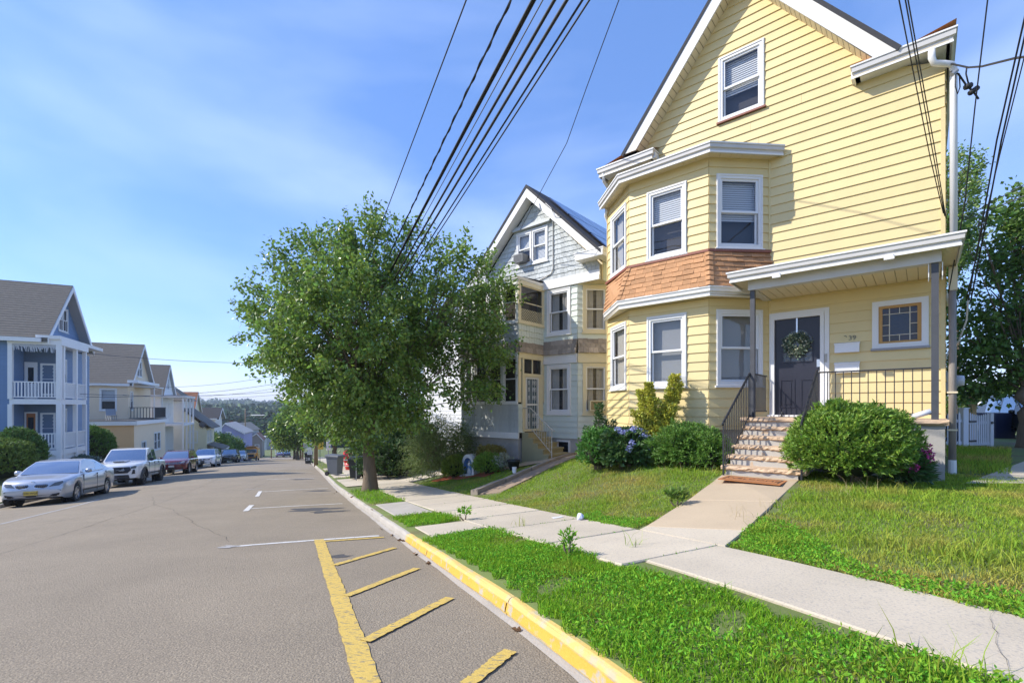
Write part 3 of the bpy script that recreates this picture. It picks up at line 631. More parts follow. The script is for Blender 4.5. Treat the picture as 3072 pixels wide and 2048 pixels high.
for i in (1, 2):                                   # hip caps
    T, B = outl(.05), outl(.36)
    for c in range(7):
        p0 = Vector((*B[i], 2.62)).lerp(Vector((*T[i], 3.47)), c/7); p1 = Vector((*B[i], 2.62)).lerp(Vector((*T[i], 3.47)), (c+1.15)/7); d = (p1-p0)
        a = faces[i-1].e; b = faces[i].e; A, Bv = Vector((a.x, a.y, 0))*-.09, Vector((b.x, b.y, 0))*.09; up = Vector((0, -.02, .014))
        MB().add([p0+A+up, p0+up*1.3, p0+Bv+up, p1+A, p1, p1+Bv], [(0, 1, 4, 3), (1, 2, 5, 4)]).build('shingle', m_shb, sk)
tr = MB()
for i, f in enumerate(faces): f.box(tr, -.02, f.L+(.02 if i < 2 else -.0), -.0, .075, 3.455, 3.515)
tr.build('brown_band', m_shr, H1)
B = outl(.36); T = outl(.02); gutter(H1, [(*p, 2.62) for p in B], h=.17, d=.1, mat=m_trim, name='skirt_fascia')
soffit_strip(H1, [outl(.0)[i] for i in range(4)], [outl(.31)[i] for i in range(4)], 2.44, .33)
# bay cornice
B = outl(.36); B = [(B[0][0]-.1, B[0][1]-.12), B[1], B[2], (B[3][0]+.1, B[3][1]-.12)]; gutter(H1, [(*p, 5.72) for p in B], h=.17, d=.16, name='bay_gutter')
soffit_strip(H1, outl(0), outl(.29), 5.56, .3)
rf = MB()
for i in range(3): rf.quad((*B[i], 5.70), (*B[i+1], 5.70), (*outl(-.5)[i+1], 5.92), (*outl(-.5)[i], 5.92))
rf.build('bay_roof', m_shd, H1)
# main roof: steep gable with boxed returns
zr = 10.36
for sx in (0, 1):
    f = (lambda x: x) if sx else (lambda x: -6.98-x)
    def P(x, z, y): return (f(x), y, z)
    mb = MB(); mb.prism([P(-3.49, zr, -.38), P(-3.49, zr-.1, -.38), P(-.66, 6.68, -.38), P(-.60, 6.74, -.38)], (0, 10.1, 0)); mb.build('roof', m_shd, H1)
    # rake board and its soffit
    th = .26; a, b = (-3.49, zr-.055), (-.58, 6.62)
    mb = MB(); mb.prism([P(a[0], a[1], -.36), P(-.66, 6.735, -.36), P(-1.02, 6.735, -.36), P(a[0], a[1]-.47, -.36)], (0, .04, 0)); rk = mb.build('rake_board', m_trim, H1)
    n = 26
    for i in range(n):
        k0, k1 = i/n+.002, (i+1)/n-.002; q = []
        for k in (k0, k1): q.append((lerp(a[0], -1.04, k), lerp(a[1]-.45, 6.74, k)))
        if i == n-1: q[1] = (q[1][0]-.0, q[1][1])
        mb = MB(); mb.quad(P(*q[0], -.34), P(*q[1], -.34), P(q[1][0], q[1][1], .03), P(q[0][0], q[0][1], .03)); mb.build('soffit_panel', m_sof, rk)
    mb = MB(); mb.quad(P(a[0], a[1]-.42, -.34), P(-1.0, 6.75, -.34), P(-1.0, 6.75, .03), P(a[0], a[1]-.42, .03)); mb.build('soffit_backing', M('soffit_gap', (.34, .28, .17), .8), rk)
    # cornice return and long eave box
    ret = 1.38 if sx else 1.5; zt = 6.73 if sx else 6.62
    mb = MB(); mb.box(*sorted((f(.07), f(-ret))), -.24, -.0, zt-.2, zt-.05); mb.box(*sorted((f(.07), f(-.5))), .0, 9.7, zt-.2, zt-.06); mb.build('cornice_box', m_trim, H1)
    pts = [(-ret, -.0, zt), (-ret, -.36, zt), (.16, -.36, zt), (.16, 9.7, zt)] if sx else [(-6.98-.16, 9.7, zt), (-6.98-.16, -.36, zt), (-6.98+ret, -.36, zt), (-6.98+ret, 0, zt)]
    gutter(H1, pts, h=.2, d=.14, name='cornice_gutter')
    x0, x1 = sorted((f(.05), f(-ret+.05))); soffit_strip(H1, [(x0, .0), (x1, .0)], [(x0, -.31), (x1, -.31)], zt-.195, .22)
    rs = MB(); xa, xb = sorted((f(.13), f(-ret))); rs.quad((xa, -.33, zt+.01), (xb, -.33, zt+.01), (xb, .02, zt+.17), (xa, .02, zt+.17)); xa, xb = sorted((f(.15), f(-.6))); rs.quad((xa, -.3, zt+.0), (xb, -.3, zt+.16), (xb, 9.7, zt+.16), (xa, 9.7, zt+.0)); rs.build('return_roof', m_shb, H1)
MB().box(-.95, -.75, 1.2, 1.4, 6.9, 7.75).build('roof_vent', m_shb, H1)
window(H1, wall, 2.99, 3.99, 6.79, 8.33, cover='blind', frac=.62, sill=m_shr)
# stained glass window
mb = MB(); frame(mb, wall, 5.92, 6.76, 1.15, 2.08, .10, -.01, .045); sg = mb.build('stained_glass_window', m_trim, H1)
mb = MB(); wall.box(mb, 5.90, 6.78, -.01, .075, 1.115, 1.16); mb.build('sill', M('grey_sill', (.3, .3, .31), .6), sg)
m_oak = M('varnished_oak', (.48, .25, .05), .4, var=.18, scale=8, stretch=(6, 6, 1)); mb = MB(); frame(mb, wall, 6.02, 6.66, 1.23, 1.99, .06, -.03, .02); mb.build('oak_sash', m_oak, sg)
m_cam = M('lead_came', (.62, .55, .42), .5); mb = MB(); us = [6.08, 6.19, 6.34, 6.49, 6.60]; zs = [1.29, 1.40, 1.59, 1.815, 1.93]
for (u0, u1, z0, z1) in [(6.18, 6.195, 1.29, 1.93), (6.485, 6.50, 1.29, 1.93), (6.08, 6.6, 1.40, 1.412), (6.08, 6.6, 1.81, 1.822), (6.333, 6.345, 1.822, 1.93), (6.333, 6.345, 1.29, 1.40), (6.08, 6.18, 1.6, 1.612), (6.5, 6.6, 1.6, 1.612)]: wall.box(mb, u0, u1, -.025, .004, z0, z1)
mb.build('lead_came', m_cam, sg)
sgl = [M('art_glass_brown', (.035, .018, .012), .12), M('art_glass_plum', (.035, .02, .028), .12), M('art_glass_grey', (.05, .05, .055), .2, bump=.5, bscale=60), M('art_glass_blue', (.02, .025, .045), .08, bump=.3, bscale=30)]
for (u0, u1, z0, z1, k) in [(6.08, 6.18, 1.82, 1.93, 0), (6.195, 6.333, 1.82, 1.93, 0), (6.345, 6.485, 1.82, 1.93, 2), (6.5, 6.6, 1.82, 1.93, 0), (6.08, 6.18, 1.61, 1.81, 2), (6.08, 6.18, 1.41, 1.6, 0), (6.195, 6.485, 1.41, 1.81, 3), (6.5, 6.6, 1.61, 1.81, 0), (6.5, 6.6, 1.41, 1.6, 2), (6.08, 6.18, 1.29, 1.4, 0), (6.195, 6.333, 1.29, 1.4, 2), (6.345, 6.485, 1.29, 1.4, 1), (6.5, 6.6, 1.29, 1.4, 0)]:
    MB().quad(wall.p(u0, -.015, z0), wall.p(u1, -.015, z0), wall.p(u1, -.015, z1), wall.p(u0, -.015, z1)).build('pane', sgl[k], sg)
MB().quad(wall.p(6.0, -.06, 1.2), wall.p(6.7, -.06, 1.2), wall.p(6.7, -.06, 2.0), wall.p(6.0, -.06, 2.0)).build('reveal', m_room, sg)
# door
mb = MB(); frame(mb, wall, 4.08, 5.21, -.215, 2.09, .085, -.02, .04, .085, .02); frame(mb, wall, 4.12, 5.12, -.215, 2.04, .07, -.05, .055, .10, .03); dr = mb.build('front_door', m_trim, H1)
mb = MB(); wall.box(mb, 4.17, 5.075, -.06, -.02, -.19, 1.97)
for (u0, u1, z0, z1) in [(4.29, 4.58, 0., .62), (4.68, 4.97, 0., .62)]: frame(mb, wall, u0, u1, z0, z1, .03, -.02, -.006); wall.box(mb, u0+.07, u1-.07, -.02, -.008, z0+.07, z1-.07)
slabd = mb.build('door_slab', m_door, dr)
arch = [(4.335+.29+.29*math.cos(a), 1.42+.29*math.sin(a)) for a in np.linspace(0, math.pi, 17)]+[(4.335, .98), (4.915, .98)]
mb = MB(); ring = [wall.p(u, -.004, z) for u, z in arch]; c = (4.625, 1.3); inn = [wall.p(c[0]+(u-c[0])*.92, -.004, c[1]+(z-c[1])*.93) for u, z in arch]; bk = [wall.p(u, -.03, z) for u, z in arch]; n = len(arch)
mb.add(ring+inn+bk, [(i, (i+1) % n, n+(i+1) % n, n+i) for i in range(n)]+[(i, 2*n+i, 2*n+(i+1) % n, (i+1) % n) for i in range(n)]); mb.build('arched_lite_frame', m_door, dr)
MB().add([wall.p(c[0]+(u-c[0])*.93, -.012, c[1]+(z-c[1])*.94) for u, z in arch], [tuple(range(n))]).build('arched_lite', M('textured_door_glass', (.05, .055, .06), .12, bump=1.0, bscale=14, spec=.8), dr)
mb = MB()
for u in (4.50, 4.75): wall.box(mb, u-.008, u+.008, -.012, -.002, .98, 1.22)
wall.box(mb, 4.34, 4.91, -.012, -.002, 1.205, 1.222); mb.build('lite_bar', m_door, dr)
mb = MB(); wall.box(mb, 4.985, 5.045, -.02, .01, .86, 1.02); mb.build('keypad_lock', m_metal, dr); mb = MB(); mb.lathe([(.03, 0), (.03, .02), (.012, .03), (.026, .055), (.02, .075)], 14, axis='z'); k = mb.build('door_knob', m_metal, dr, True); k.matrix_local = wall.mtx(5.01, -.02, .76)
mb = MB(); wall.box(mb, 4.06, 5.2, -.02, .10, -.215, -.16); mb.build('threshold', m_trim, dr)
mb = MB(); wall.box(mb, 5.13, 5.17, .04, .055, .95, 1.12); mb.build('doorbell', M('doorbell_face', (.4, .38, .33), .5), H1)
# ------------------------------------------------------------------ porch
pf = MB(); PX0, PX1, PY = -3.05, -.03, -1.36
pf.prism([(-3.06, -1.34, -1.6), (PX1, -1.34, -1.6), (PX1, -.01, -1.6), (-3.06, -.01, -1.6)], (0, 0, 1.31)); porch = pf.build('porch_base', m_stuc, H1)
def rough_slab(x0, x1, y0, y1, z0, z1, n=26, amp=.018):
    """stone slab with a rock faced front edge (y0 side)"""
    rows = []
    for i in range(n+1):
        x = lerp(x0, x1, i/n); j = lambda a=amp: random.uniform(-a, a)
        rows.append([(x, y1, z0), (x, y0+.035+j(), z0+j(.006)), (x, y0+j(), z0+.3*(z1-z0)+j(.008)), (x, y0+.005+j(), z0+.7*(z1-z0)+j(.008)), (x, y0+.03+j(), z1+j(.004)), (x, y0+.08, z1), (x, y1, z1)])
    mb = MB(); mb.grid(rows); k = len(mb.v); mb.f += [tuple(range(7))[::-1], tuple(range(k-7, k))]; return mb
rough_slab(-3.13, .02, -1.42, -.0, -.29, -.20).build('porch_cap', m_stone, H1)
steps = MB(); steps.box(-3.0, -1.86, -1.36-.28*5+.03, -1.345, -1.6, -1.16); steps = steps.build('front_steps', m_stuc, H1)
for i in range(1, 6):
    y0 = -1.36-.28*i; zt = -.20-.17*i
    rough_slab(-3.0-.015*i, -1.82+(.08 if i == 5 else 0), y0-.045, y0+.28, zt-.075, zt).build('tread', m_stone, steps)
    MB().box(-2.96, -1.87, y0+.262, y0+.29, zt-.001, zt+.096).build('riser', m_ris, steps)
    MB().box(-3.0, -1.86, y0+.0, y0+.28, zt-.30, zt-.078).build('step_core', m_stuc, steps)
MB().box(-2.92, -1.95, -2.752, -2.73, -1.35, -1.13).build('riser', m_ris, steps)
# porch roof
def post(x, y, zb, zt, w=.085): return MB().box(x-w/2, x+w/2, y-w/2, y+w/2, zb, zt).build('porch_post', m_post, H1)
post(-2.92, -1.27, -.2, 2.38); post(-.15, -1.27, -.2, 2.38, .095)
mb = MB(); mb.box(-2.99, -.07, -1.36, -1.18, 2.385, 2.60); mb.box(-3.0, -2.86, -1.18, -.0, 2.385, 2.6); mb.box(-.21, -.07, -1.18, -.0, 2.385, 2.6); mb.build('porch_beam', m_gut, H1)
mb = MB()
for x in (-.235, -.065): mb.prism([(x, -1.33, 2.38), (x, -1.33, 2.16), (x, -1.29, 2.1), (x, -1.25, 2.1), (x, -1.21, 2.16), (x, -1.21, 2.38)], (.012, 0, 0))
mb.build('post_bracket', m_trim, H1)
soffit_strip(H1, [(-2.86, -.0), (-.21, -.0)], [(-2.86, -1.18), (-.21, -1.18)], 2.41, .155)
soffit_strip(H1, [(-3.25, -1.36), (.13, -1.36)], [(-3.25, -1.56), (.13, -1.56)], 2.575, .155)
soffit_strip(H1, [(-.07, -.0), (-.07, -1.36)], [(.13, -.0), (.13, -1.36)], 2.574, .1); soffit_strip(H1, [(-3.0, -1.36), (-3.0, -.3)], [(-3.26, -1.36), (-3.26, -.3)], 2.574, .1)
gutter(H1, [(-3.33, -.25, 2.745), (-3.33, -1.64, 2.745), (.21, -1.64, 2.745), (.21, 0.1, 2.745)], h=.17, d=.12, name='porch_gutter')
MB().prism([(-3.3, -1.6, 2.70), (.18, -1.6, 2.70), (.18, .0, 2.98), (-3.3, .0, 2.98)], (0, 0, .02)).build('porch_roof', m_shd, H1)
for x in (-2.42, -.73):
    mb = MB(); mb.box(x-.055, x+.055, -1.62, -1.5, 2.50, 2.575); mb.box(x-.07, x+.07, -1.63, -1.58, 2.49, 2.54); mb.build('soffit_light', m_trim, H1)
# railings
def railing(name, p0, p1, n, zt0, zt1, zb0, zb1, label=None, top=.022):
    mb = MB(); a, b = Vector((*p0, 0)), Vector((*p1, 0)); mb.tube([(*p0, zt0), (*p1, zt1)], top, 8); mb.tube([(*p0, zb0), (*p1, zb1)], .012, 6); r = mb.build(name, m_blk, H1)
    for i in range(1, n):
        k = i/n; x, y = lerp(p0[0], p1[0], k), lerp(p0[1], p1[1], k); MB().box(x-.007, x+.007, y-.007, y+.007, lerp(zb0, zb1, k), lerp(zt0, zt1, k)).build('baluster', m_blk, r)
    return r
railing('porch_railing', (-1.76, -1.27), (-.19, -1.27), 13, .66, .66, -.11, -.11, top=.014)
railing('porch_railing', (-2.94, -1.22), (-2.94, -.06), 12, .70, .70, -.08, -.08, top=.014)
for x, xe in ((-2.97, -3.02), (-1.80, -1.80)):
    r = railing('stair_railing', (x, -1.30), (xe, -2.82), 15, .70, -.26, -.14, -1.12)
    mb = MB(); mb.box(xe-.014, xe+.014, -2.834, -2.806, -1.26, -.25); mb.lathe([(.03, -1.25), (.03, -1.235)], 10, (xe, -2.82, 0)); mb.tube([(xe, -2.80, -.255), (xe, -2.86, -.29), (xe, -2.88, -.31)], .02, 8); mb.build('newel', m_blk, r)
    MB().box(x-.014, x+.014, -1.314, -1.286, -.2, .70).build('newel', m_blk, r)
sc = MB()
for (x, y) in ((-2.92, -1.33), (-2.62, -.1)):
    for j in range(3): sc.lathe([(.0, 0), (.035-.006*j, .01), (.0, .05)], 8, (x+random.uniform(-.02, .02), y, -.2+.035*j))
sc.build('rail_scroll', m_blk, H1)
# fixtures on the wall
for (u0, u1, z0, z1) in [(5.31, 5.72, 1.12, 1.33), (5.31, 5.72, .71, .93)]:
    mb = MB(); wall.box(mb, u0, u1, .0, .11, z0, z1-.03); mb.prism([wall.p(u0-.008, .0, z1+.01), wall.p(u0-.008, .0, z1-.035), wall.p(u0-.008, .125, z1-.05), wall.p(u0-.008, .125, z1-.025)], Vector(wall.p(u1+.016, 0, 0))-Vector(wall.p(u0, 0, 0)))
    b = tag(mb.build('mailbox', M('white_enamel', (.78, .78, .78), .3)), 'white wall mailbox under the house number' if z0 > 1 else 'lower white wall mailbox beside the door with raised lid', 'mailbox', None); b.location = H1.location; b.rotation_euler = H1.rotation_euler
    mb = MB(); frame(mb, wall, u0+.03, u1-.03, z0+.03, z1-.075, .006, .11, .114); mb.build('front_panel', M('white_enamel', (.78, .78, .78), .3), b)
m_num = M('weathered_brass', (.2, .18, .13), .5)
nm = text('house_number', '39', .135, m_num, H1, wall.mtx(5.60, .026, 1.41), .008)
mb = MB(); mb.tube([wall.p(5.46, .03, 1.455), wall.p(5.49, .03, 1.465), wall.p(5.505, .03, 1.435)], .006, 6); mb.build('house_number', m_num, H1)
mb = MB(); mb.lathe([(.0, -.08), (.05, -.075), (.085, -.03), (.085, .03), (.05, .075), (.0, .08)], 14, (.09, .3, 1.98)); mb.box(.02, .07, .28, .32, 2.0, 2.15); mb.build('globe_lamp', M('opal_glass', (.75, .72, .65), .3), H1, True)
dsp = MB(); dsp.tube([(-.18, -.28, 6.52), (-.18, -.28, 6.36), (-.15, -.24, 6.27), (-.02, -.16, 6.24), (.09, -.08, 6.22), (.12, -.03, 6.13), (.12, -.0, 5.9), (.12, .0, 3.0)], [.055]*8, 10); dsp.build('downspout', m_trim, H1, True)
dsp = MB(); dsp.tube([(-6.95, -.3, 6.46), (-7.0, -.2, 6.3), (-7.03, .15, 6.2), (-7.03, .35, 6.0), (-7.03, .35, -1)], .045, 10); dsp.build('downspout', m_trim, H1, True); dsp = MB(); dsp.tube([(-6.95, -.12, 5.52), (-7.02, -.06, 5.38), (-7.02, .12, 5.2), (-6.99, .25, 5.0)], .045, 10); dsp.build('downspout', m_trim, H1, True)
m_wea = M('weathered_pole', (.27, .24, .21), .85, var=.35, scale=5, stretch=(8, 8, .8))
cd = MB(); cd.tube([(.10, -.06, 2.12), (.105, -.06, 1.0), (.10, -.06, -.95)], .055, 10); cd.build('conduit', m_wea, H1, True)
cd = MB(); cd.lathe([(.058, -.95), (.062, -1.3)], 10, (.10, -.06, 0)); cd.build('conduit_boot', m_trim, H1)
MB().box(.05, .17, -.12, .02, 2.12, 2.55).build('conduit_head', m_sof, H1); MB().box(.03, .17, -.13, 0, -.42, -.39).build('conduit_bracket', m_sof, H1); MB().box(.03, .17, -.13, 0, .26, .29).build('conduit_bracket', m_sof, H1)
cd = MB(); cd.box(.0, .16, .22, .52, .28, .66); k = cd.build('electric_meter', M('meter_grey', (.45, .46, .48), .5), H1); MB().lathe([(.1, 0), (.1, .1), (.09, .13)], 18, (.15, .37, .50), axis='x').build('meter_glass', M('meter_dome', (.5, .52, .55), .2), k, True)
# wreath on the door
wr = thing('wreath', 'round leafy wreath hanging on the navy front door', 'wreath', H1.location, HA)
a = RNG.random(1500)*6.2832; rr = .17+RNG.normal(size=1500)*.045; base = np.array([wall.p(4.62+r*math.cos(q), .03+abs(random.gauss(0, .02)), 1.36+r*math.sin(q)) for q, r in zip(a, rr)])
leaves('foliage', base, np.stack([np.cos(a+1.4)+RNG.normal(size=1500)*.7, -.5+RNG.normal(size=1500)*.5, np.sin(a+1.4)+RNG.normal(size=1500)*.7], 1), .07, .028, M('wreath_leaf', (.10, .15, .10), .4, island=.55, hue=.04), wr)
k = RNG.integers(0, 1500, 160); leaves('blossom', base[k]+np.array([0, -.035, 0]), RNG.normal(size=(160, 3)), .03, .03, M('cream_blossom', (.6, .58, .42), .6), wr)
mb = MB(); wall.box(mb, 4.605, 4.635, -.016, .012, 1.5, 1.985); mb.build('hanger', m_metal, wr)
# doormat
dm = thing('doormat', 'rust coloured welcome mat at the foot of the front steps', 'doormat', (*HW(2.45, -3.18), float(gst(*hst(2.45, -3.18)))+.028), HA)
m_coir = M('rust_coir', (.42, .17, .06), .95, var=.2, scale=30, bump=.6, bscale=90); MB().box(-.47, .47, -.27, .27, 0, .014).build('mat', m_coir, dm)
mb = MB(); m_mdk = M('mat_dark_line', (.09, .05, .03), .95)
for (x0, x1, y0, y1) in [(-.42, .42, -.225, -.205), (-.42, .42, .205, .225), (-.42, -.4, -.205, .205), (.4, .42, -.205, .205)]: mb.box(x0, x1, y0, y1, .012, .0165)
mb.build('border', m_mdk, dm); text('lettering', 'WELCOME', .17, m_mdk, dm, Matrix.Translation((0, 0, .016)), .001)
# bundle of newspaper on the porch
pk = thing('parcel', 'small white plastic parcel lying on the porch under the mailboxes', 'parcel', (*HW(1.5, -.35), -.2), HA); mb = MB(); mb.lathe([(.0, 0), (.12, .01), (.15, .06), (.11, .13), (.0, .17)], 12, sx=1.6); mb.build('wrapping', M('white_plastic', (.65, .65, .68), .4), pk, True)
vt = thing('rolled_newspaper', 'white rolled paper leaning at the foot of the right porch post', 'newspaper', (*HW(.32, -1.3), -.2), HA); MB().tube([(-.12, 0, .04), (.12, .02, .14)], .045, 10).build('roll', M('white_plastic', (.65, .65, .68), .4), vt, True)
# ------------------------------------------------------------------ grey shingled house next door
m_gsh = M('grey_shake', (.47, .49, .48), .85, var=.2, scale=5, rnd=.05, island=.14, bump=.5, bscale=60, stretch=(7, 7, .8))
m_gsd = M('grey_green_siding', (.58, .63, .57), .6, var=.05, scale=3, rnd=.04)
m_wsh = M('weathered_grey_shingle', (.30, .25, .20), .9, var=.25, scale=9, island=.25, bump=.5, bscale=50)
m_crm = M('cream_bounce_trim', (.68, .60, .40), .5, var=.05)  # white trim of the side faces, yellow bounce light put into its colour
m_fnd = M('rubble_foundation', (.42, .39, .35), .9, var=.25, scale=5, bump=1.0, bscale=12)
m_solar = M('solar_cell_blue', (.012, .035, .12), .18, spec=.8, coat=.6, rnd=.15)
H2 = thing('house', 'grey shingled house with tall gable, blue solar roof and two storey enclosed porch', 'house', (*HW(11.7, 2.55), 0), HA)
X2 = lambda a: 11.7-a
GF = FF((-2.95, 0), (2.95, 0)); zap = 7.95
core = MB(); core.prism([(-2.9, .26, -1.9), (1.85, .26, -1.9), (1.85, .26, 4.5), (2.9, .26, 4.5), (2.9, .26, 5.2), (0, .26, zap-.15), (-2.9, .26, 5.2)], (0, .1, 0)); g2 = core.build('front_wall', m_sof, H2)
hw2 = lambda z: max(0., 2.95-max(0., (zap-z))) if z > 5.0 else 0.
hg = hole(2.95-.84, 2.95+.73, 5.56, 6.91)
siding(g2, GF, 4.78, 7.85, .185, m_gsh, [hg], ul=hw2, ur=lambda z: 5.9-hw2(z), name='shake_course', wavy=.16, proud=.03)
w = None
for (u0, u1, c) in [(2.95-.84, 2.95-.03, 'blind'), (2.95-.09, 2.95+.73, 'blind')]: window(H2, GF, u0, u1, 5.56, 6.91, cas=.11, cover=c, frac=.95 if u0 > 2.5 else .55)
mb = MB(); mb.prism([GF.p(1.95, .0, 7.2), GF.p(1.95, .04, 7.18), GF.p(1.95, .16, 6.98), GF.p(1.95, .0, 6.98)], Vector(GF.p(3.82, 0, 0))-Vector(GF.p(1.95, 0, 0))); mb.build('window_hood', m_gsh, H2)
ac = MB(); GF.box(ac, 2.22, 2.68, .0, .34, 5.66, 5.98); ac = tag(ac.build('air_conditioner', M('ac_grey', (.16, .165, .17), .5)), 'dark grey air conditioner in the attic window of the grey shingled house', 'air conditioner'); ac.location = H2.location; ac.rotation_euler = H2.rotation_euler
gr = MB(); 
for i in range(6): GF.box(gr, 2.25, 2.65, .34, .346, 5.69+.045*i, 5.71+.045*i)
gr.build('grille', m_blk, ac)
# roof, rakes, returns
for sx in (1, -1):
    P = lambda x, z, y: (x*sx, y, z)
    MB().prism([P(0, 8.5, -.45), P(3.22, 5.34, -.45), P(3.22, 5.22, -.45), P(0, 8.36, -.45)], (0, 10.4, 0)).build('roof', m_shd, H2)
    mb = MB(); mb.prism([P(0, 8.40, -.43), P(3.15, 5.32, -.43), P(2.98, 5.14, -.43), P(0, 8.02, -.43)], (0, .04, 0)); rk = mb.build('rake_board', m_trim, H2)
    MB().quad(P(0, 8.05, -.4), P(2.98, 5.16, -.4), P(2.98, 5.16, .02), P(0, 8.05, .02)).build('rake_soffit', m_trim, rk)
    mb = MB(); mb.box(*sorted((sx*2.2, sx*3.3)), -.42, .0, 5.14, 5.34); mb.box(*sorted((sx*2.95, sx*3.3)), .0, 9.9, 5.14, 5.32); mb.build('cornice_return', m_trim, H2)
    gutter(H2, [(2.15, -.44, 5.40), (3.34, -.44, 5.40), (3.34, 9.9, 5.40)] if sx > 0 else [(-3.34, 9.9, 5.4), (-3.34, -.44, 5.4), (-2.15, -.44, 5.4)], h=.16, d=.12, mat=m_trim, name='cornice_gutter')
for i in range(5):
    for j in range(3):
        y0 = .35+i*1.08; k0 = .14+j*.29; k1 = k0+.275; d = Vector((3.22, 0, -3.16)); nn = Vector((.70, 0, .714))*.1
        p = [Vector((0, y0, 8.5))+d*k0+nn, Vector((0, y0+1.03, 8.5))+d*k0+nn, Vector((0, y0+1.03, 8.5))+d*k1+nn, Vector((0, y0, 8.5))+d*k1+nn]
        MB().prism(p, -Vector(nn)*.35).build('solar_panel', m_solar, H2)
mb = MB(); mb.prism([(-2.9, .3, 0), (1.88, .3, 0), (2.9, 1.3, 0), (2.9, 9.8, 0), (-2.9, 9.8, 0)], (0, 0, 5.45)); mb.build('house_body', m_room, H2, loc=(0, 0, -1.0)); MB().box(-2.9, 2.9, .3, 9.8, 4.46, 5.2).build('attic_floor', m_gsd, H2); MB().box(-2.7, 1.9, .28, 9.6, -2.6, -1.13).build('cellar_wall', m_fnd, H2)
siding(H2, FF((2.95, .9), (2.95, 9.9)), -1.13, 5.15, .21, m_gsd, joined=True, name='side_siding')
# cornice band under the gable
mb = MB(); GF.box(mb, -.02, 5.92, -.0, .09, 4.44, 4.60); GF.box(mb, -.02, 5.92, .0, .05, 4.60, 4.79); mb.build('gable_band', m_trim, H2)
MB().quad((2.0, .02, 4.45), (2.98, .0, 4.45), (2.98, 1.0, 4.45)).build('overhang_soffit', m_crm, H2)
# bay: front and chamfered face
bf, bc = FF((X2(11.19), 0), (2.04, 0)), FF((2.04, 0), (2.95, .9))
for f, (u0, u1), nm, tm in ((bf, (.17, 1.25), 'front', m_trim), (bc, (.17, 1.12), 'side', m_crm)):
    siding(g2, f, -1.13, 1.62, .21, m_gsd, [hole(u0, u1, -.25, 1.6)], name='siding_board'); siding(g2, f, 2.46, 4.44, .21, m_gsd, [hole(u0, u1, 2.69, 4.4)], name='siding_board')
    for (z0, z1) in ((-.25, 1.6), (2.69, 4.4)): window(H2, f, u0, u1, z0, z1, cas=.13, trim=tm, cover='curtain', frac=.8, name='window')
    mb = MB(); f.box(mb, -.0, f.L, .0, .07, 1.62, 1.96); mb.build('belt_board', tm, H2)
    mb = MB(); n = int(f.L/.17)
    for c in range(3):
        for i in range(n+1):
            a, b = max(0, (i-.5*(c % 2))/n*f.L), min(f.L, (i+1-.5*(c % 2))/n*f.L)
            if b-a > .02: z0 = 1.96+c*.165+random.uniform(-.01, .01); mb.hexa([f.p(a+.003, .15-.04*c, z0), f.p(b-.003, .15-.04*c, z0), f.p(b-.003, .1-.04*c, z0), f.p(a+.003, .1-.04*c, z0), f.p(a+.003, .11-.04*c, z0+.19), f.p(b-.003, .11-.04*c, z0+.19), f.p(b-.003, .03, z0+.19), f.p(a+.003, .03, z0+.19)])
    mb.build('shingle_skirt', m_wsh, H2, stuff=True)
mb = MB(); mb.prism([(X2(11.2), .03, 0), (2.02, .03, 0), (2.9, .9, 0), (2.9, 3, 0), (X2(11.2), 3, 0)], (0, 0, -1.2)); mb.build('foundation', m_fnd, H2, loc=(0, 0, -1.13))
for f, u0, u1, t in ((bf, .62, 1.2, m_trim), (bc, .2, .8, m_crm)):
    mb = MB(); frame(mb, f, u0, u1, -1.75, -1.2, .06, -.04, .03); k = mb.build('cellar_window', t, H2); MB().quad(f.p(u0, -.02, -1.75), f.p(u1, -.02, -1.75), f.p(u1, -.02, -1.2), f.p(u0, -.02, -1.2)).build('pane', M('dark_pane', (.02, .022, .025), .1, spec=.7), k)
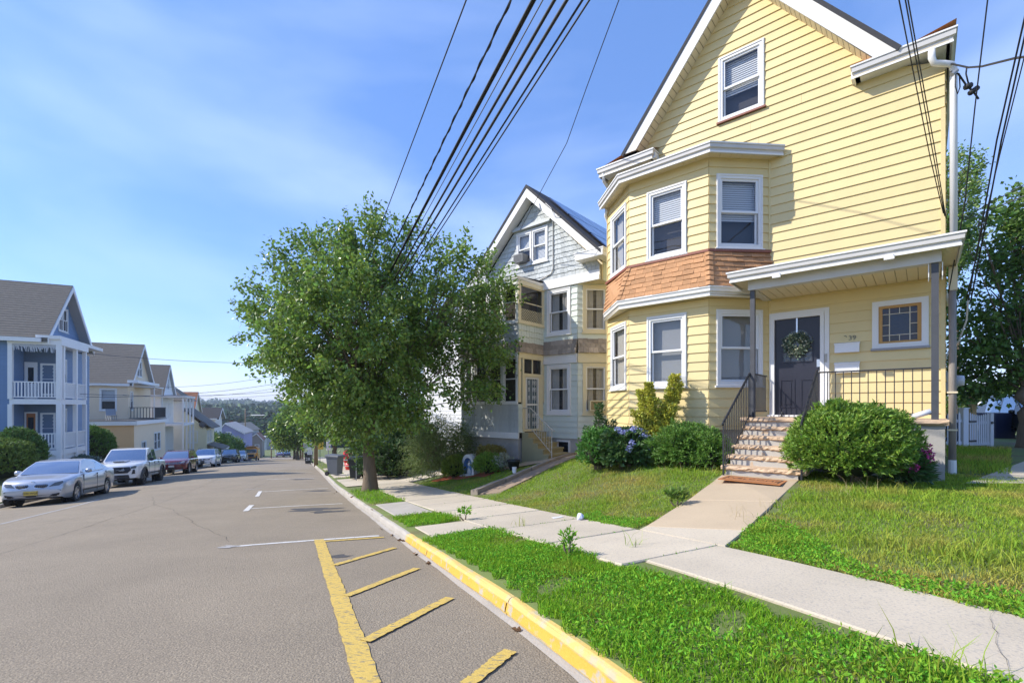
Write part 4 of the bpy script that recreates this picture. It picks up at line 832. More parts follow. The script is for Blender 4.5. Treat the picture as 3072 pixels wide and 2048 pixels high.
# enclosed two storey porch
PXR, PXL, PYF = X2(11.19), X2(14.15), -1.5
pfr, prr, plr = FF((PXL, PYF), (PXR, PYF)), FF((PXR, PYF), (PXR, 0)), FF((PXL, 0), (PXL, PYF))
mb = MB(); mb.box(PXL+.3, PXR-.3, PYF+.4, 0, -1.9, 4.4); pc = mb.build('porch_room', m_room, H2)
mb = MB(); mb.box(PXL+.06, PXR-.06, PYF+.06, 0, -2.6, -1.12); mb.build('porch_foundation', m_fnd, H2)
mb = MB()
for f in (pfr, plr): f.box(mb, -.03, f.L+.03, -.02, .05, -1.12, -.90)
mb.build('base_board', m_trim, H2)
for f, holes_ in ((pfr, []), (prr, [(.33, 1.21, -2, 2)]), (plr, [])):
    siding(pc, f, -.90, .12, .21, m_gsh if f is not prr else m_gsd, holes_, name='shake_course', wavy=.15 if f is not prr else 0, proud=.03); siding(pc, f, 2.36, 3.02, .21, m_gsh if f is not prr else m_gsd, name='shake_course', wavy=.15, proud=.03)
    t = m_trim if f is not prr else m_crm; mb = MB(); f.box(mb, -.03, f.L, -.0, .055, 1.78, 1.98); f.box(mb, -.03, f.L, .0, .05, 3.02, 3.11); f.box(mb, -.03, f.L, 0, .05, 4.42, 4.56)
    if f is not prr: f.box(mb, -.03, f.L, .0, .05, .12, .19)
    mb.build('porch_trim', t, H2)
    mb = MB(); n = int(f.L/.17)
    for c in range(2):
        for i in range(n): mb.hexa([f.p(i*f.L/n+.003, .11-.05*c, 1.98+.2*c), f.p((i+1)*f.L/n-.003, .11-.05*c, 1.98+.2*c), f.p((i+1)*f.L/n-.003, .0, 1.98+.2*c), f.p(i*f.L/n+.003, .0, 1.98+.2*c), f.p(i*f.L/n+.003, .055-.03*c, 2.2+.18*c), f.p((i+1)*f.L/n-.003, .055-.03*c, 2.2+.18*c), f.p((i+1)*f.L/n-.003, .0, 2.2+.18*c), f.p(i*f.L/n+.003, .0, 2.2+.18*c)])
    mb.build('shingle_skirt', m_wsh, H2, stuff=True)
    for (z0, z1) in ((.19, 1.78), (3.11, 4.42)):
        ps = [0, f.L] if f is prr else list(np.linspace(0, f.L, 5))
        for q in ps: mb = MB(); f.box(mb, max(0, q-.07) if q else -.03, min(f.L, q+.07) if q else .12, -.03, .04, z0, z1); mb.build('porch_post', t, H2)
        if f is prr and z0 < 1: continue
        for a, b in zip(ps, ps[1:]):
            a, b = a+.08, b-.08; mb = MB(); frame(mb, f, a, b, z0, z1, .04, -.02, .01); f.box(mb, a, b, -.02, .008, lerp(z0, z1, .52), lerp(z0, z1, .52)+.035); k = mb.build('porch_window', m_trim if f is not prr else m_crm, H2)
            MB().quad(f.p(a, -.01, z0), f.p(b, -.01, z0), f.p(b, -.01, z1), f.p(a, -.01, z1)).build('pane', m_glass2, k)
            if f is prr:
                lt = MB(); n = 11
                for i in range(-6, n+6):
                    for sgn in (1, -1):
                        u0, u1 = a+.04+i*.1, a+.04+i*.1+sgn*.4
                        pts = []
                        for kk in np.linspace(0, 1, 9):
                            u = lerp(u0, u1, kk)
                            if a+.03 < u < b-.03: pts.append(f.p(u, -.004, z0+.04+.42*kk))
                        if len(pts) > 1: lt.tube(pts, .008, 4)
                lt.build('lattice', m_crm, k)
gutter(H2, [(PXL-.1, 0, 4.68), (PXL-.1, PYF-.12, 4.68), (PXR+.05, PYF-.12, 4.68), (PXR+.05, 0, 4.68)], h=.13, d=.16, mat=m_trim, name='porch_cornice')
MB().prism([(PXL-.08, PYF-.1, 4.66), (PXR+.03, PYF-.1, 4.66), (PXR+.03, .0, 4.78), (PXL-.08, .0, 4.78)], (0, 0, .02)).build('porch_roof', m_shd, H2)
# door with scroll grille and transom
mb = MB(); frame(mb, prr, .2, 1.4, -.87, 1.85, .09, -.02, .04); prr.box(mb, .2, 1.4, -.02, .05, 1.12, 1.24); prr.box(mb, .77, .82, -.02, .02, 1.24, 1.78); prr.box(mb, .24, .38, -.02, .03, -.87, 1.12); prr.box(mb, 1.16, 1.36, -.02, .03, -.87, 1.12); d2 = mb.build('front_door', m_crm, H2)
MB().quad(prr.p(.3, -.01, 1.24), prr.p(1.32, -.01, 1.24), prr.p(1.32, -.01, 1.78), prr.p(.3, -.01, 1.78)).build('transom', m_glass2, d2)
mb = MB(); frame(mb, prr, .39, 1.15, -.85, 1.11, .06, .005, .03); prr.box(mb, .39, 1.15, .005, .03, .08, .14)
for q in (.52, .64, .77, .9, 1.02): mb.tube([prr.p(q, .018, -.8), prr.p(q, .018, 1.06)], .008, 4)
for q in (.58, .83, .96):
    for zc in (-.6, -.3, .35, .65, .9): mb.tube([prr.p(q+.05*math.cos(t)*(1-t/14), .02, zc+.1*math.sin(t)*(1-t/14)) for t in np.linspace(0, 9, 20)], .006, 4)
mb.build('security_grille', m_trim, d2); MB().quad(prr.p(.42, -.01, -.85), prr.p(1.12, -.01, -.85), prr.p(1.12, -.01, 1.08), prr.p(.42, -.01, 1.08)).build('door_leaf', M('teal_door', (.06, .10, .12), .4), d2)
text('house_number', '37', .17, M('number_grey', (.2, .2, .2), .5), H2, pfr.mtx(pfr.L-.07, .048, 1.1))
# side steps and rail
m_stp = M('olive_painted_steps', (.36, .31, .17), .7, var=.1, scale=4); ss = MB(); ss.box(PXR, PXR+.3, -1.3, -.25, -2.3, -.90); s2 = ss.build('porch_steps', m_stp, H2)
for i in range(1, 6):
    z = -.9-.175*i; x = PXR+.27*i; mb = MB(); mb.box(x, x+.30, -1.3-.06*i, -.25, z-.05, z); mb.build('tread', m_stp, s2); MB().box(x+.003, x+.27, -1.28-.06*i, -.27, -2.4, z-.052).build('riser', m_stp, s2)
mb = MB(); xs = [PXR+.1, PXR+.5, PXR+1.0, PXR+1.45]; yy = -1.36
rl = [(xs[0], yy, -.02), (xs[0]+.35, yy, -.02), (xs[3], yy-.1, -.75), (xs[3]+.12, yy-.1, -.78)]; mb.tube(rl, .022, 6); mb.tube([(xs[0]+.1, yy, -.75), (xs[0]+.4, yy, -.75), (xs[3], yy-.1, -1.55)], .016, 6)
for i in range(12): k = i/11; x = lerp(xs[0]+.1, xs[3], k); zt = -.02 if x < xs[0]+.35 else lerp(-.02, -.75, (x-xs[0]-.35)/(xs[3]-xs[0]-.35)); mb.tube([(x, yy-.1*k, zt), (x, yy-.1*k, zt-.75)], .009, 4)
mb.tube([(xs[3], yy-.1, -.76), (xs[3], yy-.1, -1.85)], .02, 6); mb.tube([(xs[0]+.75+.15*math.cos(t), yy, -.75+.2*math.sin(t)) for t in np.linspace(0, 6.28, 16)], .008, 4); mb.build('stair_railing', M('cream_iron', (.5, .46, .38), .5), H2)
# conduit and cables on the gable
mb = MB(); mb.tube([(.62, -.46, 7.6), (.7, -.47, 7.35), (.98, -.2, 7.1), (.98, .05-.09, 6.95), (.98, -.05, 5.2), (.9, -.05, 5.02), (.3, -.05, 4.86), (-.2, -.05, 4.84)], .022, 6); mb.tube([(.95, -.47, 7.5), (1.2, -.48, 7.25), (1.35, -.48, 6.9), (1.6, -.48, 6.85)], .014, 5); mb.build('service_cable', m_gut, H2, True)
# window air conditioner in the chamfered bay
ac = MB(); bc.box(ac, .38, .93, .0, .3, -.12, .26); ac = tag(ac.build('air_conditioner', m_crm), 'cream air conditioner in the lower side bay window of the grey shingled house', 'air conditioner'); ac.location = H2.location; ac.rotation_euler = H2.rotation_euler
gr = MB(); bc.box(gr, .42, .83, .3, .306, -.08, .22); gr.build('grille', M('ac_brown', (.3, .22, .1), .6, bump=1, bscale=60), ac)
# a third house on this side, mostly behind the trees
H3 = thing('house', 'white clapboard house half hidden behind the street tree', 'house', (*HW(20.2, 6.2), 0), HA)
mb = MB(); mb.box(-3, 3, .06, 9, -3.6, 3.4); mb.prism([(-3, .06, 3.4), (3, .06, 3.4), (0, .06, 6.2)], (0, .1, 0)); bw = mb.build('wall', m_trim, H3); siding(bw, FF((-3, .05), (3, .05)), -2.6, 3.4, .22, m_trim, joined=True, name='front_siding'); siding(bw, FF((3, .05), (3, 9)), -2.6, 3.4, .22, m_trim, joined=True, name='side_siding')
for sx in (1, -1): MB().prism([(0, -.4, 6.5), (sx*3.4, -.4, 3.2), (sx*3.4, -.4, 3.05), (0, -.4, 6.35)], (0, 9.8, 0)).build('roof', m_shd, H3)
for u in (.6, 3.6): window(H3, FF((-3, .05), (3, .05)), u, u+1.0, .8, 2.4, cheap=True)
for u in (1., 4.): window(H3, FF((3, .05), (3, 9)), u, u+1.0, -1.4, .4, cheap=True)
# ------------------------------------------------------------------ houses along the left pavement, local x towards the road, y downhill
ROT = math.atan2(NY, NX)
m_roofL = M('weathered_shingle_roof', (.165, .145, .12), .9, var=.32, scale=4.5, bump=1.0, bscale=14, stretch=(1, 1, 4), col2=(.21, .19, .165), c2scale=9, c2lo=.62, c2hi=.72)
m_roofB = M('orange_shingle_roof', (.36, .15, .07), .9, var=.3, scale=5, bump=.8, bscale=14)
m_blu = M('blue_siding', (.165, .255, .415), .55, var=.08, scale=2); m_blud = M('shaded_blue_siding', (.13, .18, .26), .6, var=.08, scale=2)  # slate: the blue siding darkened for the shade inside the porch
m_cre = M('cream_siding', (.78, .62, .43), .6, var=.06, scale=2); m_pea = M('peach_bounce_siding', (.74, .47, .24), .6, var=.05, scale=2)  # peach: orange bounce light on the uphill wall put into the colour
m_whs = M('white_siding', (.76, .74, .70), .6, var=.06, scale=2); m_yes = M('pale_yellow_siding', (.76, .69, .46), .6, var=.05, scale=2); m_lav = M('lavender_siding', (.30, .31, .52), .6, var=.05); m_grs = M('grey_siding', (.42, .42, .41), .6, var=.06)
m_wht = M('white_paint', (.80, .79, .78), .5, var=.05)
def lroot(label, s, t): return thing('house', label, 'house', (*xy(s, t), 0), ROT, 'houses along the left pavement')
def gable_roof(root, x0, x1, y0, y1, ze, zr, mat, oh=.35, trim=None, ym=None, th=.12):
    ym = (y0+y1)/2 if ym is None else ym; trim = trim or m_wht
    for ya, sg in ((y0-oh*.4, -1), (y1+oh*.4, 1)):
        zl = ze-oh*.4*(zr-ze)/abs(ym-(y0 if sg < 0 else y1)); r = MB()
        nx, ny = 26, 10                    # courses: each row a small step proud of the next
        r.prism([(x0, ym, zr), (x0, ya, zl), (x0, ya, zl-th), (x0, ym, zr-th)], (x1+oh-x0, 0, 0)); ro = r.build('roof', mat, root)
        c = MB(); n = 24
        for i in range(n):
            p = lambda k, o: (lerp(ya, ym, k), lerp(zl, zr, k)+o)
            a, b = p(i/n, .022), p((i+1.1)/n, .006)
            c.quad((x0, *a), (x1+oh+.01, *a), (x1+oh+.01, *b), (x0, *b)); c.quad((x0, a[0], a[1]), (x1+oh+.01, a[0], a[1]), (x1+oh+.01, a[0], a[1]-.03), (x0, a[0], a[1]-.03))
        c.build('shingle_course', mat, ro, stuff=True)
        k = MB(); k.prism([(x1+oh-.0, ym, zr-.03), (x1+oh, ya, zl-.03), (x1+oh, ya, zl-.3), (x1+oh, ym, zr-.32)], (.05, 0, 0)); k.build('rake_board', trim, root)
        MB().quad((x1, ym, zr-.3), (x1+oh, ym, zr-.3), (x1+oh, ya, zl-.22), (x1, ya, zl-.22)).build('rake_soffit', M('grey_soffit', (.33, .32, .30), .7), root)
        g = MB(); g.box(x0, x1+oh*.5, min(ya, ya-.12*-sg), max(ya, ya-.12*-sg), zl-.24, zl-.02); g.build('eave_gutter', trim, root)
def gable_wall(root, x, y0, y1, zb, ze, zr, mat, holes=(), ym=None, expo=.2, name='front_wall'):
    ym = (y0+y1)/2 if ym is None else ym; c = MB(); c.prism([(x-.3, y0, zb), (x-.3, y1, zb), (x-.3, y1, ze), (x-.3, ym, zr-.2), (x-.3, y0, ze)], (.03, 0, 0)); w = c.build(name, mat, root); f = FF((x, y0), (x, y1))
    siding(w, f, zb, zr-.15, expo, mat, holes, ul=lambda z: max(0, (z-ze)/(zr-ze))*(ym-y0), ur=lambda z: f.L-max(0, (z-ze)/(zr-ze))*(y1-ym), joined=True); return w, f
def balustrade(root, p0, p1, zb, h, n, mat, name='railing'):
    mb = MB(); d = Vector((p1[0]-p0[0], p1[1]-p0[1], 0)); L_ = d.length; e = d/L_; nn = Vector((-e.y, e.x, 0))
    def bar(u0, u1, z0, z1, w): q = [Vector((*p0, 0))+e*u+nn*o for u, o in ((u0, -w), (u1, -w), (u1, w), (u0, w))]; return [(p.x, p.y, z0) for p in q]+[(p.x, p.y, z1) for p in q]
    mb.hexa(bar(0, L_, zb+h-.06, zb+h, .04)); mb.hexa(bar(0, L_, zb+.08, zb+.14, .03)); r = mb.build(name, mat, root)
    me = MB().box(-.025, .025, -.025, .025, zb+.14, zb+h-.06).mesh('baluster', mat)
    for i in range(n): k = (i+.5)/n; o = link('baluster', me, r, (lerp(p0[0], p1[0], k), lerp(p0[1], p1[1], k), 0)); o.rotation_euler = (0, 0, math.atan2(e.y, e.x))
    return r
# blue house with corner porches
B = lroot('blue clapboard house with white corner porches on two floors', 34.7, -13.3); gz_ = float(gst(34.7, -14))
gable_roof(B, -13, -.93, 0, 6, 4.0, 7.35, m_roofL, .5)
bw, bfc = gable_wall(B, -.93, 0, 6, 3.4, 4.0, 7.3, m_blu, [hole(2.45, 3.75, 4.55, 6.0)])
for (u0, u1) in ((2.45, 3.1), (3.05, 3.75)): window(B, bfc, u0, u1, 4.55, 6.0, cas=.08, cheap=True, cover='blind', frac=.5 if u0 > 3 else .95)
fs = FF((-12.5, 1.45), (-.6, 1.45)); ff2 = FF((-.6, 1.45), (-.6, 6)); sd_ = FF((-12.5, .1), (-2.05, .1)); fr_ = FF((-2.05, .1), (-2.05, 1.45))
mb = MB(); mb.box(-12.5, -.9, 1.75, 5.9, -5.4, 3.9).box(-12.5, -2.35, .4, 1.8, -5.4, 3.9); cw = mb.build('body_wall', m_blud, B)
UL, LL = .46, -2.35
siding(cw, sd_, -3.8, 3.9, .2, m_blu, joined=True); siding(cw, fr_, LL, 3.4, .2, m_blu, joined=True)
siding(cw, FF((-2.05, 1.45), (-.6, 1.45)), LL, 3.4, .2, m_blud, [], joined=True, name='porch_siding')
siding(cw, ff2, -3.8, 3.4, .2, m_blu, [hole(.25, 1.15, 1.15, 2.8), hole(.25, 1.15, -1.75, .0)], joined=True, name='front_siding')
fw_ = FF((-2.05, 1.45), (-.6, 1.45))
for (zz, mat_, dl) in ((UL, m_trim, 'white'), (LL, M('orange_wood_door', (.4, .15, .05), .4), 'orange')):
    window(B, fw_, .72, 1.38, zz+.25, zz+2.05, cas=.09, cheap=True, cover='curtain', frac=.6); d_ = MB(); frame(d_, fw_, .05, .60, zz, zz+2.1, .08, 0, .04); d_ = d_.build('porch_door', m_trim, B); k = MB(); fw_.box(k, .12, .53, .0, .03, zz, zz+2.02); k.build('door_leaf', mat_, d_); k = MB(); fw_.box(k, .2, .44, .03, .035, zz+.9, zz+1.8); k.build('door_light', M('dark_pane', (.02, .022, .025), .1, spec=.7), d_)
for z0 in (1.15, -1.75): window(B, ff2, .25, 1.15, z0, z0+1.7, cheap=True, cover='blind', frac=.9)
for zt, zb in ((UL, -.0), (LL, -.4)):
    mb = MB(); mb.box(-2.03, .05, -.05, 3.5, zt-.28, zt); mb.build('porch_deck', m_wht, B)
MB().prism([(-2.1, -.1, 3.42), (.12, -.1, 3.42), (.12, 3.62, 3.42), (-2.1, 3.62, 3.42)], (0, 0, .32)).build('porch_fascia', m_wht, B); MB().box(-.93, .1, -.2, 6.1, 3.74, 3.93).build('gable_band', m_wht, B)
for (x, y) in ((-2.0, 0), (-.02, 0), (-.02, .38), (-.02, 2.1), (-.02, 3.45)):
    mb = MB(); w_ = .09 if y not in (0, .38) or x < -1 else .1; mb.box(x-w_, x+w_, y-w_, y+w_, UL, 3.42); mb.build('porch_post', m_wht, B); MB().box(x-w_, x+w_, y-w_, y+w_, LL-(1.2 if x > -1 else .3), UL-.28).build('porch_post', m_wht, B)
for zz in (UL, LL): balustrade(B, (-1.9, 0), (-.12, 0), zz, .95, 13, m_wht, 'porch_railing'); balustrade(B, (-.02, .48), (-.02, 3.36), zz, .95, 26, m_wht, 'porch_railing')
MB().box(-2.0, -.05, .05, 3.4, -4.8, LL-.28).build('porch_skirt', m_wht, B)
mb = MB(); mb.tube([(-2.9, -.02, 3.7), (-2.9, -.0, 3.1), (-2.9, .0, -3)], .08, 8); mb.box(-3.05, -2.75, -.1, .1, 2.95, 3.15); mb.build('downspout', m_wht, B)
ic = MB()
for i in range(60): x = -1.95+1.9*i/60; ic.tube([(x, -.06, 3.40), (x+.03, -.06, 3.40-random.uniform(.1, .42))], .012, 3)
ic.build('icicle_lights', M('icicle_white', (.6, .62, .65), .4), B, stuff=True)
# cream house with deck over a peach shop front
C = lroot('cream gabled house with roof deck over a flat peach extension', 50.6, -14.0); zd = -1.12; zgc = float(gst(50, -15))-1.5
mb = MB(); mb.box(-7, -.3, .3, 10.6, zgc, zd-.1); ex = mb.build('extension', m_pea, C)
siding(ex, FF((-7, .05), (0, .05)), zgc+.3, zd-.4, .22, m_pea, joined=True, name='extension_siding'); fe = FF((0, .05), (0, 10.6)); siding(ex, fe, zgc+.3, zd-.4, .22, m_cre, [hole(2.0, 3.6, -4.5, -3), hole(6.2, 8.6, -4.2, -2.4)], joined=True, name='front_siding')
window(C, fe, 2.0, 3.6, -4.5, -3.0, cheap=True); window(C, fe, 6.2, 7.4, -4.2, -2.4, cheap=True); window(C, fe, 7.4, 8.6, -4.2, -2.4, cheap=True, cover='curtain')
MB().box(-7.1, .25, -.15, 10.9, zd-.38, zd-.05).build('deck_fascia', m_wht, C); MB().box(-7, .1, -.1, 10.8, zd-.05, zd-.0).build('deck', M('tar_deck', (.06, .06, .062), .9), C)
y0, y1 = 6.1, 13.8
gable_roof(C, -14, -2.0, y0, y1, 2.44, 6.45, m_roofL, .4); cwl, cf = gable_wall(C, -2.0, y0, y1, zd, 2.44, 6.4, m_cre, [hole(2.9, 3.7, 3.1, 4.8), hole(3.7, 4.5, 3.1, 4.8), hole(.7, 1.6, -.3, 1.6)])
for u in (2.9, 3.7): window(C, cf, u, u+.8, 3.1, 4.8, cas=.09, cheap=True)
window(C, cf, .7, 1.6, -.3, 1.6, cheap=True); sc_ = FF((-14, y0), (-2, y0)); siding(cwl, sc_, zgc+.5, 2.4, .22, m_cre, [hole(9.9, 11.2, -.3, 1.8)], joined=True, name='side_siding'); window(C, sc_, 9.9, 11.2, -.3, 1.8, cheap=True, cas=.12); MB().box(-14, -2.3, y0+.3, y1, zgc, 2.3).build('body_wall', m_cre, C)
MB().box(-2.0, -1.2, y0-.1, y1+.1, 2.35, 2.62).build('gable_band', m_wht, C)
dk = M('dark_rail', (.05, .05, .055), .5); balustrade(C, (.05, 6.4), (.05, 10.6), zd, 1.15, 16, dk, 'deck_railing'); balustrade(C, (-1.9, 6.2), (.05, 6.2), zd, 1.15, 8, dk, 'deck_railing')
mb = MB(); mb.box(-2, -.3, 8, 11.5, 2.0, 2.12); mb.build('deck_awning', m_wht, C); mb = MB(); mb.tube([(-.4, 8.2, zd), (-.4, 8.2, 2.0)], .05, 6); mb.build('awning_post', m_wht, C); mb = MB(); mb.tube([(-.4, 11.3, zd), (-.4, 11.3, 2.0)], .05, 6); mb.build('awning_post', m_wht, C)
mb = MB(); mb.tube([(-6.6, y0-.02, 1.0), (-5.4, y0-.02, 1.9), (-3.4, y0-.02, 2.3)], .05, 6); mb.build('downspout', m_cre, C)
for i in range(3):
    ch = thing('deck_chair', ['nearest grey chair of the three on the flat roof deck', 'middle grey chair of the three on the flat roof deck', 'farthest grey chair of the three on the flat roof deck'][i], 'chair', (*xy(50.6+2.6+.55*i, -14-2.4), zd), ROT+.4, 'folding chairs on the roof deck'); gm = M('chair_grey', (.25, .27, .30), .5)
    MB().box(-.22, .22, -.22, .22, .40, .44).build('seat', gm, ch); MB().prism([(-.2, .2, .45), (.2, .2, .45), (.2, .42, 1.0), (-.2, .42, 1.0)], (0, .03, 0)).build('backrest', gm, ch)
    for x in (-.2, .2):
        for y in (-.2, .2): MB().tube([(x, y, .4), (x*1.1, -y*1.1, 0)], .015, 5).build('leg', gm, ch)
# grey white gabled house beyond
D = lroot('pale grey gabled house with two storey porch beyond the cream house', 68.9, -16.0); zg = -8.5
gable_roof(D, -14, 0, 0, 6.3, 1.65, 5.3, m_roofL, .3); dw, df = gable_wall(D, 0, 0, 6.3, -6.5, 1.65, 5.2, m_whs, [hole(2.4, 4, 2.2, 3.7)], expo=.25)
for u in (2.4, 3.2): window(D, df, u, u+.8, 2.2, 3.7, cheap=True)
fsd = FF((-14, 0), (0, 0)); siding(dw, fsd, -6.5, 1.6, .25, m_whs, joined=True, name='side_siding'); MB().box(-14, -.3, .3, 6, zg, 1.6).build('body_wall', m_whs, D)
mb = MB(); mb.box(0, 2.4, -.2, 6.4, 1.2, 1.45); mb.build('porch_roof', m_wht, D); MB().box(0, 2.3, -.1, 6.3, -2.2, -1.95).build('porch_deck', m_wht, D)
for y in (0, 2, 4.2, 6.2):
    mb = MB(); mb.box(2.1, 2.28, y-.08, y+.08, -6.5, 1.2); mb.build('porch_post', m_wht, D)
window(D, df, .6, 1.8, -1.2, .6, cheap=True); window(D, df, 3.6, 4.6, -1.2, .6, cheap=True); window(D, df, .8, 1.8, -4.4, -2.8, cheap=True)
# hip roofed house with swooping porch roof
E_ = lroot('grey hip roofed house with sloping shingle porch roof and dish', 77.2, -15.2); mb = MB(); mb.box(-9, 0, 0, 6.5, -9.5, .9); ew = mb.build('wall', m_whs, E_); siding(ew, FF((-9, -.01), (0, -.01)), -7, .9, .25, m_whs, joined=True, name='side_siding')
mb = MB(); mb.add([(-9.4, -.4, .95), (.4, -.4, .95), (.4, 6.9, .95), (-9.4, 6.9, .95), (-5, 3.25, 4.1), (-3.2, 3.25, 4.1)], [(0, 1, 5, 4), (1, 2, 5), (2, 3, 4, 5), (3, 0, 4), (3, 2, 1, 0)]); mb.build('roof', m_roofL, E_)
fE = FF((.01, 0), (.01, 6.5)); window(E_, fE, 1, 2.0, -.9, .7, cheap=True); window(E_, fE, 2.6, 3.6, -.9, .7, cheap=True)
MB().prism([(0, -.6, -.2), (0, 7, -.2), (3.3, 7, -2.9), (3.3, -.6, -2.9)], (0, 0, .14)).build('porch_roof', m_roofL, E_); mb = MB(); mb.box(0, 2.6, -.2, 6.6, -9.5, -2.9); mb.prism([(0, -.2, -2.9), (2.6, -.2, -2.9), (0, -.2, -.4)], (0, 6.8, 0)); pw = mb.build('porch_wall', m_yes, E_)
f3 = FF((.1, -.22), (2.6, -.22)); siding(pw, f3, -7, -2.9, .25, m_yes, joined=True, name='porch_siding'); f4 = FF((2.61, -.2), (2.61, 6.6))
for u in (.6, 2.0, 3.4): window(E_, f4, u, u+1.1, -4.9, -3.2, cheap=True)
window(E_, f3, .4, 1.5, -4.8, -3.2, cheap=True); mb = MB(); mb.prism([(2.6, .2, -5.2), (2.6, 6.4, -5.2), (4.6, 6.4, -5.9), (4.6, .2, -5.9)], (0, 0, .12)); mb.build('awning', m_roofL, E_); MB().box(4.3, 4.6, .2, 6.4, -6.1, -5.85).build('awning_fascia', m_wht, E_); 
for y in (.4, 2.4, 4.3, 6.2): MB().box(4.3, 4.5, y-.08, y+.08, -9, -6.05).build('porch_post', m_wht, E_)
mb = MB(); mb.lathe([(.0, .0), (.3, .05), (.42, .14), (.43, .15), (.3, .07), (.0, .02)], 16, (2.2, -.6, -2.3), axis='y'); mb.tube([(2.2, -.5, -2.3), (2.2, -.3, -2.9)], .03, 6); mb.build('satellite_dish', M('dish_grey', (.12, .12, .13), .5), E_)
# orange roofed house and the last two
G_ = lroot('small cream house with orange brown shingle roof', 84.6, -15.5); gable_roof(G_, -10, 0, 0, 6, -.4, 2.4, m_roofB, .3); gw, gf_ = gable_wall(G_, 0, 0, 6, -9, -.4, 2.3, m_yes, expo=.25); MB().box(-10, -.3, .2, 5.8, -10, -.4).build('body_wall', m_yes, G_); window(G_, gf_, 2.4, 3.6, -.6, .9, cheap=True); window(G_, gf_, .8, 2, -4, -2.4, cheap=True); window(G_, gf_, 3.8, 5, -4, -2.4, cheap=True)
Hh = lroot('white house with low dark roof near the foot of the hill', 97, -14.2); gable_roof(Hh, -9, 0, 0, 8, -1.75, .0, m_shd, .6); hw_, hf = gable_wall(Hh, 0, 0, 8, -10, -1.75, -.1, m_whs, expo=.25); s5 = FF((-9, 0), (0, 0)); siding(hw_, s5, -10, -1.8, .25, m_whs, joined=True, name='side_siding'); MB().box(-9, -.3, .25, 7.8, -11, -1.8).build('body_wall', m_whs, Hh)
for u in (4.6, 6.4): window(Hh, s5, u, u+1.3, -4.2, -2.4, cheap=True, cas=.12)
for u in (1, 3.2, 5.4): window(Hh, hf, u, u+1.2, -4.2, -2.4, cheap=True); window(Hh, hf, u, u+1.2, -8.2, -6.4, cheap=True)
def gable_up(label, x, Y, w, d, zb, ze, zr, mat, roof, off=0, wins=(), trim=None, rz=.12):
    """house whose gable faces up the street"""
    h = thing('house', label, 'house', (x, Y, 0), rz, 'houses at the foot of the hill'); r = MB(); r.prism([(0, 0, zb), (w, 0, zb), (w, 0, ze), (w/2+off, 0, zr), (0, 0, ze)], (0, d, 0)); wl = r.build('wall', mat, h); f = FF((0, 0), (w, 0)); siding(wl, f, zb, ze, .25, mat, joined=True)
    for xa, o in ((0-.3, .25), (w+.3, .25)): MB().prism([(xa, -.3, ze-.2), (w/2+off, -.3, zr+.1), (w/2+off, -.3, zr+.28), (xa, -.3, ze-.02)], (0, d+.6, 0)).build('roof', roof, h); MB().prism([(xa, -.36, ze-.3), (w/2+off, -.36, zr), (w/2+off, -.36, zr+.26), (xa, -.36, ze-.04)], (0, .06, 0)).build('rake_board', trim or m_wht, h)
    for (a, b, c, e) in wins: window(h, f, a, b, c, e, cheap=True, cas=.13)
    return h
gable_up('lavender house with white rakes turned towards the hill', -59.5, 95, 4.7, 9, -11.5, -5.2, -3.35, m_lav, M('pale_roof', (.36, .35, .34), .8), -.9, [(1.5, 2.5, -6.6, -4.9)], rz=.33)
hC = gable_up('tan roofed house with brick chimney behind the lavender house', -75, 124, 4.6, 8, -12, -6.0, -4.3, m_grs, M('tan_roof', (.36, .29, .22), .9), rz=.1); MB().box(.2, .9, .5, 1.2, -6, -3.6).build('chimney', M('chimney_brick', (.16, .05, .03), .9), hC)
gable_up('taupe house with red brown roof at the crossing', -71.8, 127, 3.9, 9, -13.5, -8.9, -7.2, M('taupe_siding', (.30, .25, .21), .7), M('red_roof', (.30, .13, .08), .9), .6, [(.5, 1.5, -11.6, -10), (2.1, 3.2, -11.6, -10)], rz=.42)
# ------------------------------------------------------------------ trees and shrubs
m_bark = M('bark', (.17, .125, .085), .95, var=.4, scale=7, bump=1.0, bscale=16, stretch=(3, 3, .5))
m_leaf = M('pear_leaf', (.18, .285, .05), .34, island=.5, hue=.025, trans=.42, spec=.6)
m_maple = M('maple_leaf', (.11, .20, .035), .45, island=.4, hue=.02, trans=.3)
m_lime = M('light_leaf', (.13, .22, .035), .5, island=.4, hue=.025, trans=.35)
m_yew = M('yew_needles', (.20, .33, .04), .5, island=.4, hue=.025, trans=.25)
m_jun = M('juniper_needles', (.14, .27, .04), .5, island=.4, hue=.02, trans=.25)
m_gold = M('golden_leaf', (.52, .52, .08), .45, island=.35, hue=.025, trans=.3)
m_drk = M('dark_shrub_leaf', (.065, .13, .035), .45, island=.4, hue=.03, trans=.2)
m_arb = M('arborvitae', (.11, .22, .03), .6, island=.4, hue=.02, trans=.2)
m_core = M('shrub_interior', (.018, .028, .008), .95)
m_twig = M('twig', (.16, .12, .08), .9)
def inside(lobes, n):
    c = np.array([l[:3] for l in lobes]); r = np.array([l[3:6] for l in lobes]); vol = np.prod(r, 1); pick = RNG.choice(len(lobes), n, p=vol**.75/np.sum(vol**.75))
    d = unit(RNG.normal(size=(n, 3))); rad = RNG.random(n)**(1/4.5); return c[pick]+d*r[pick]*rad[:, None], d, pick
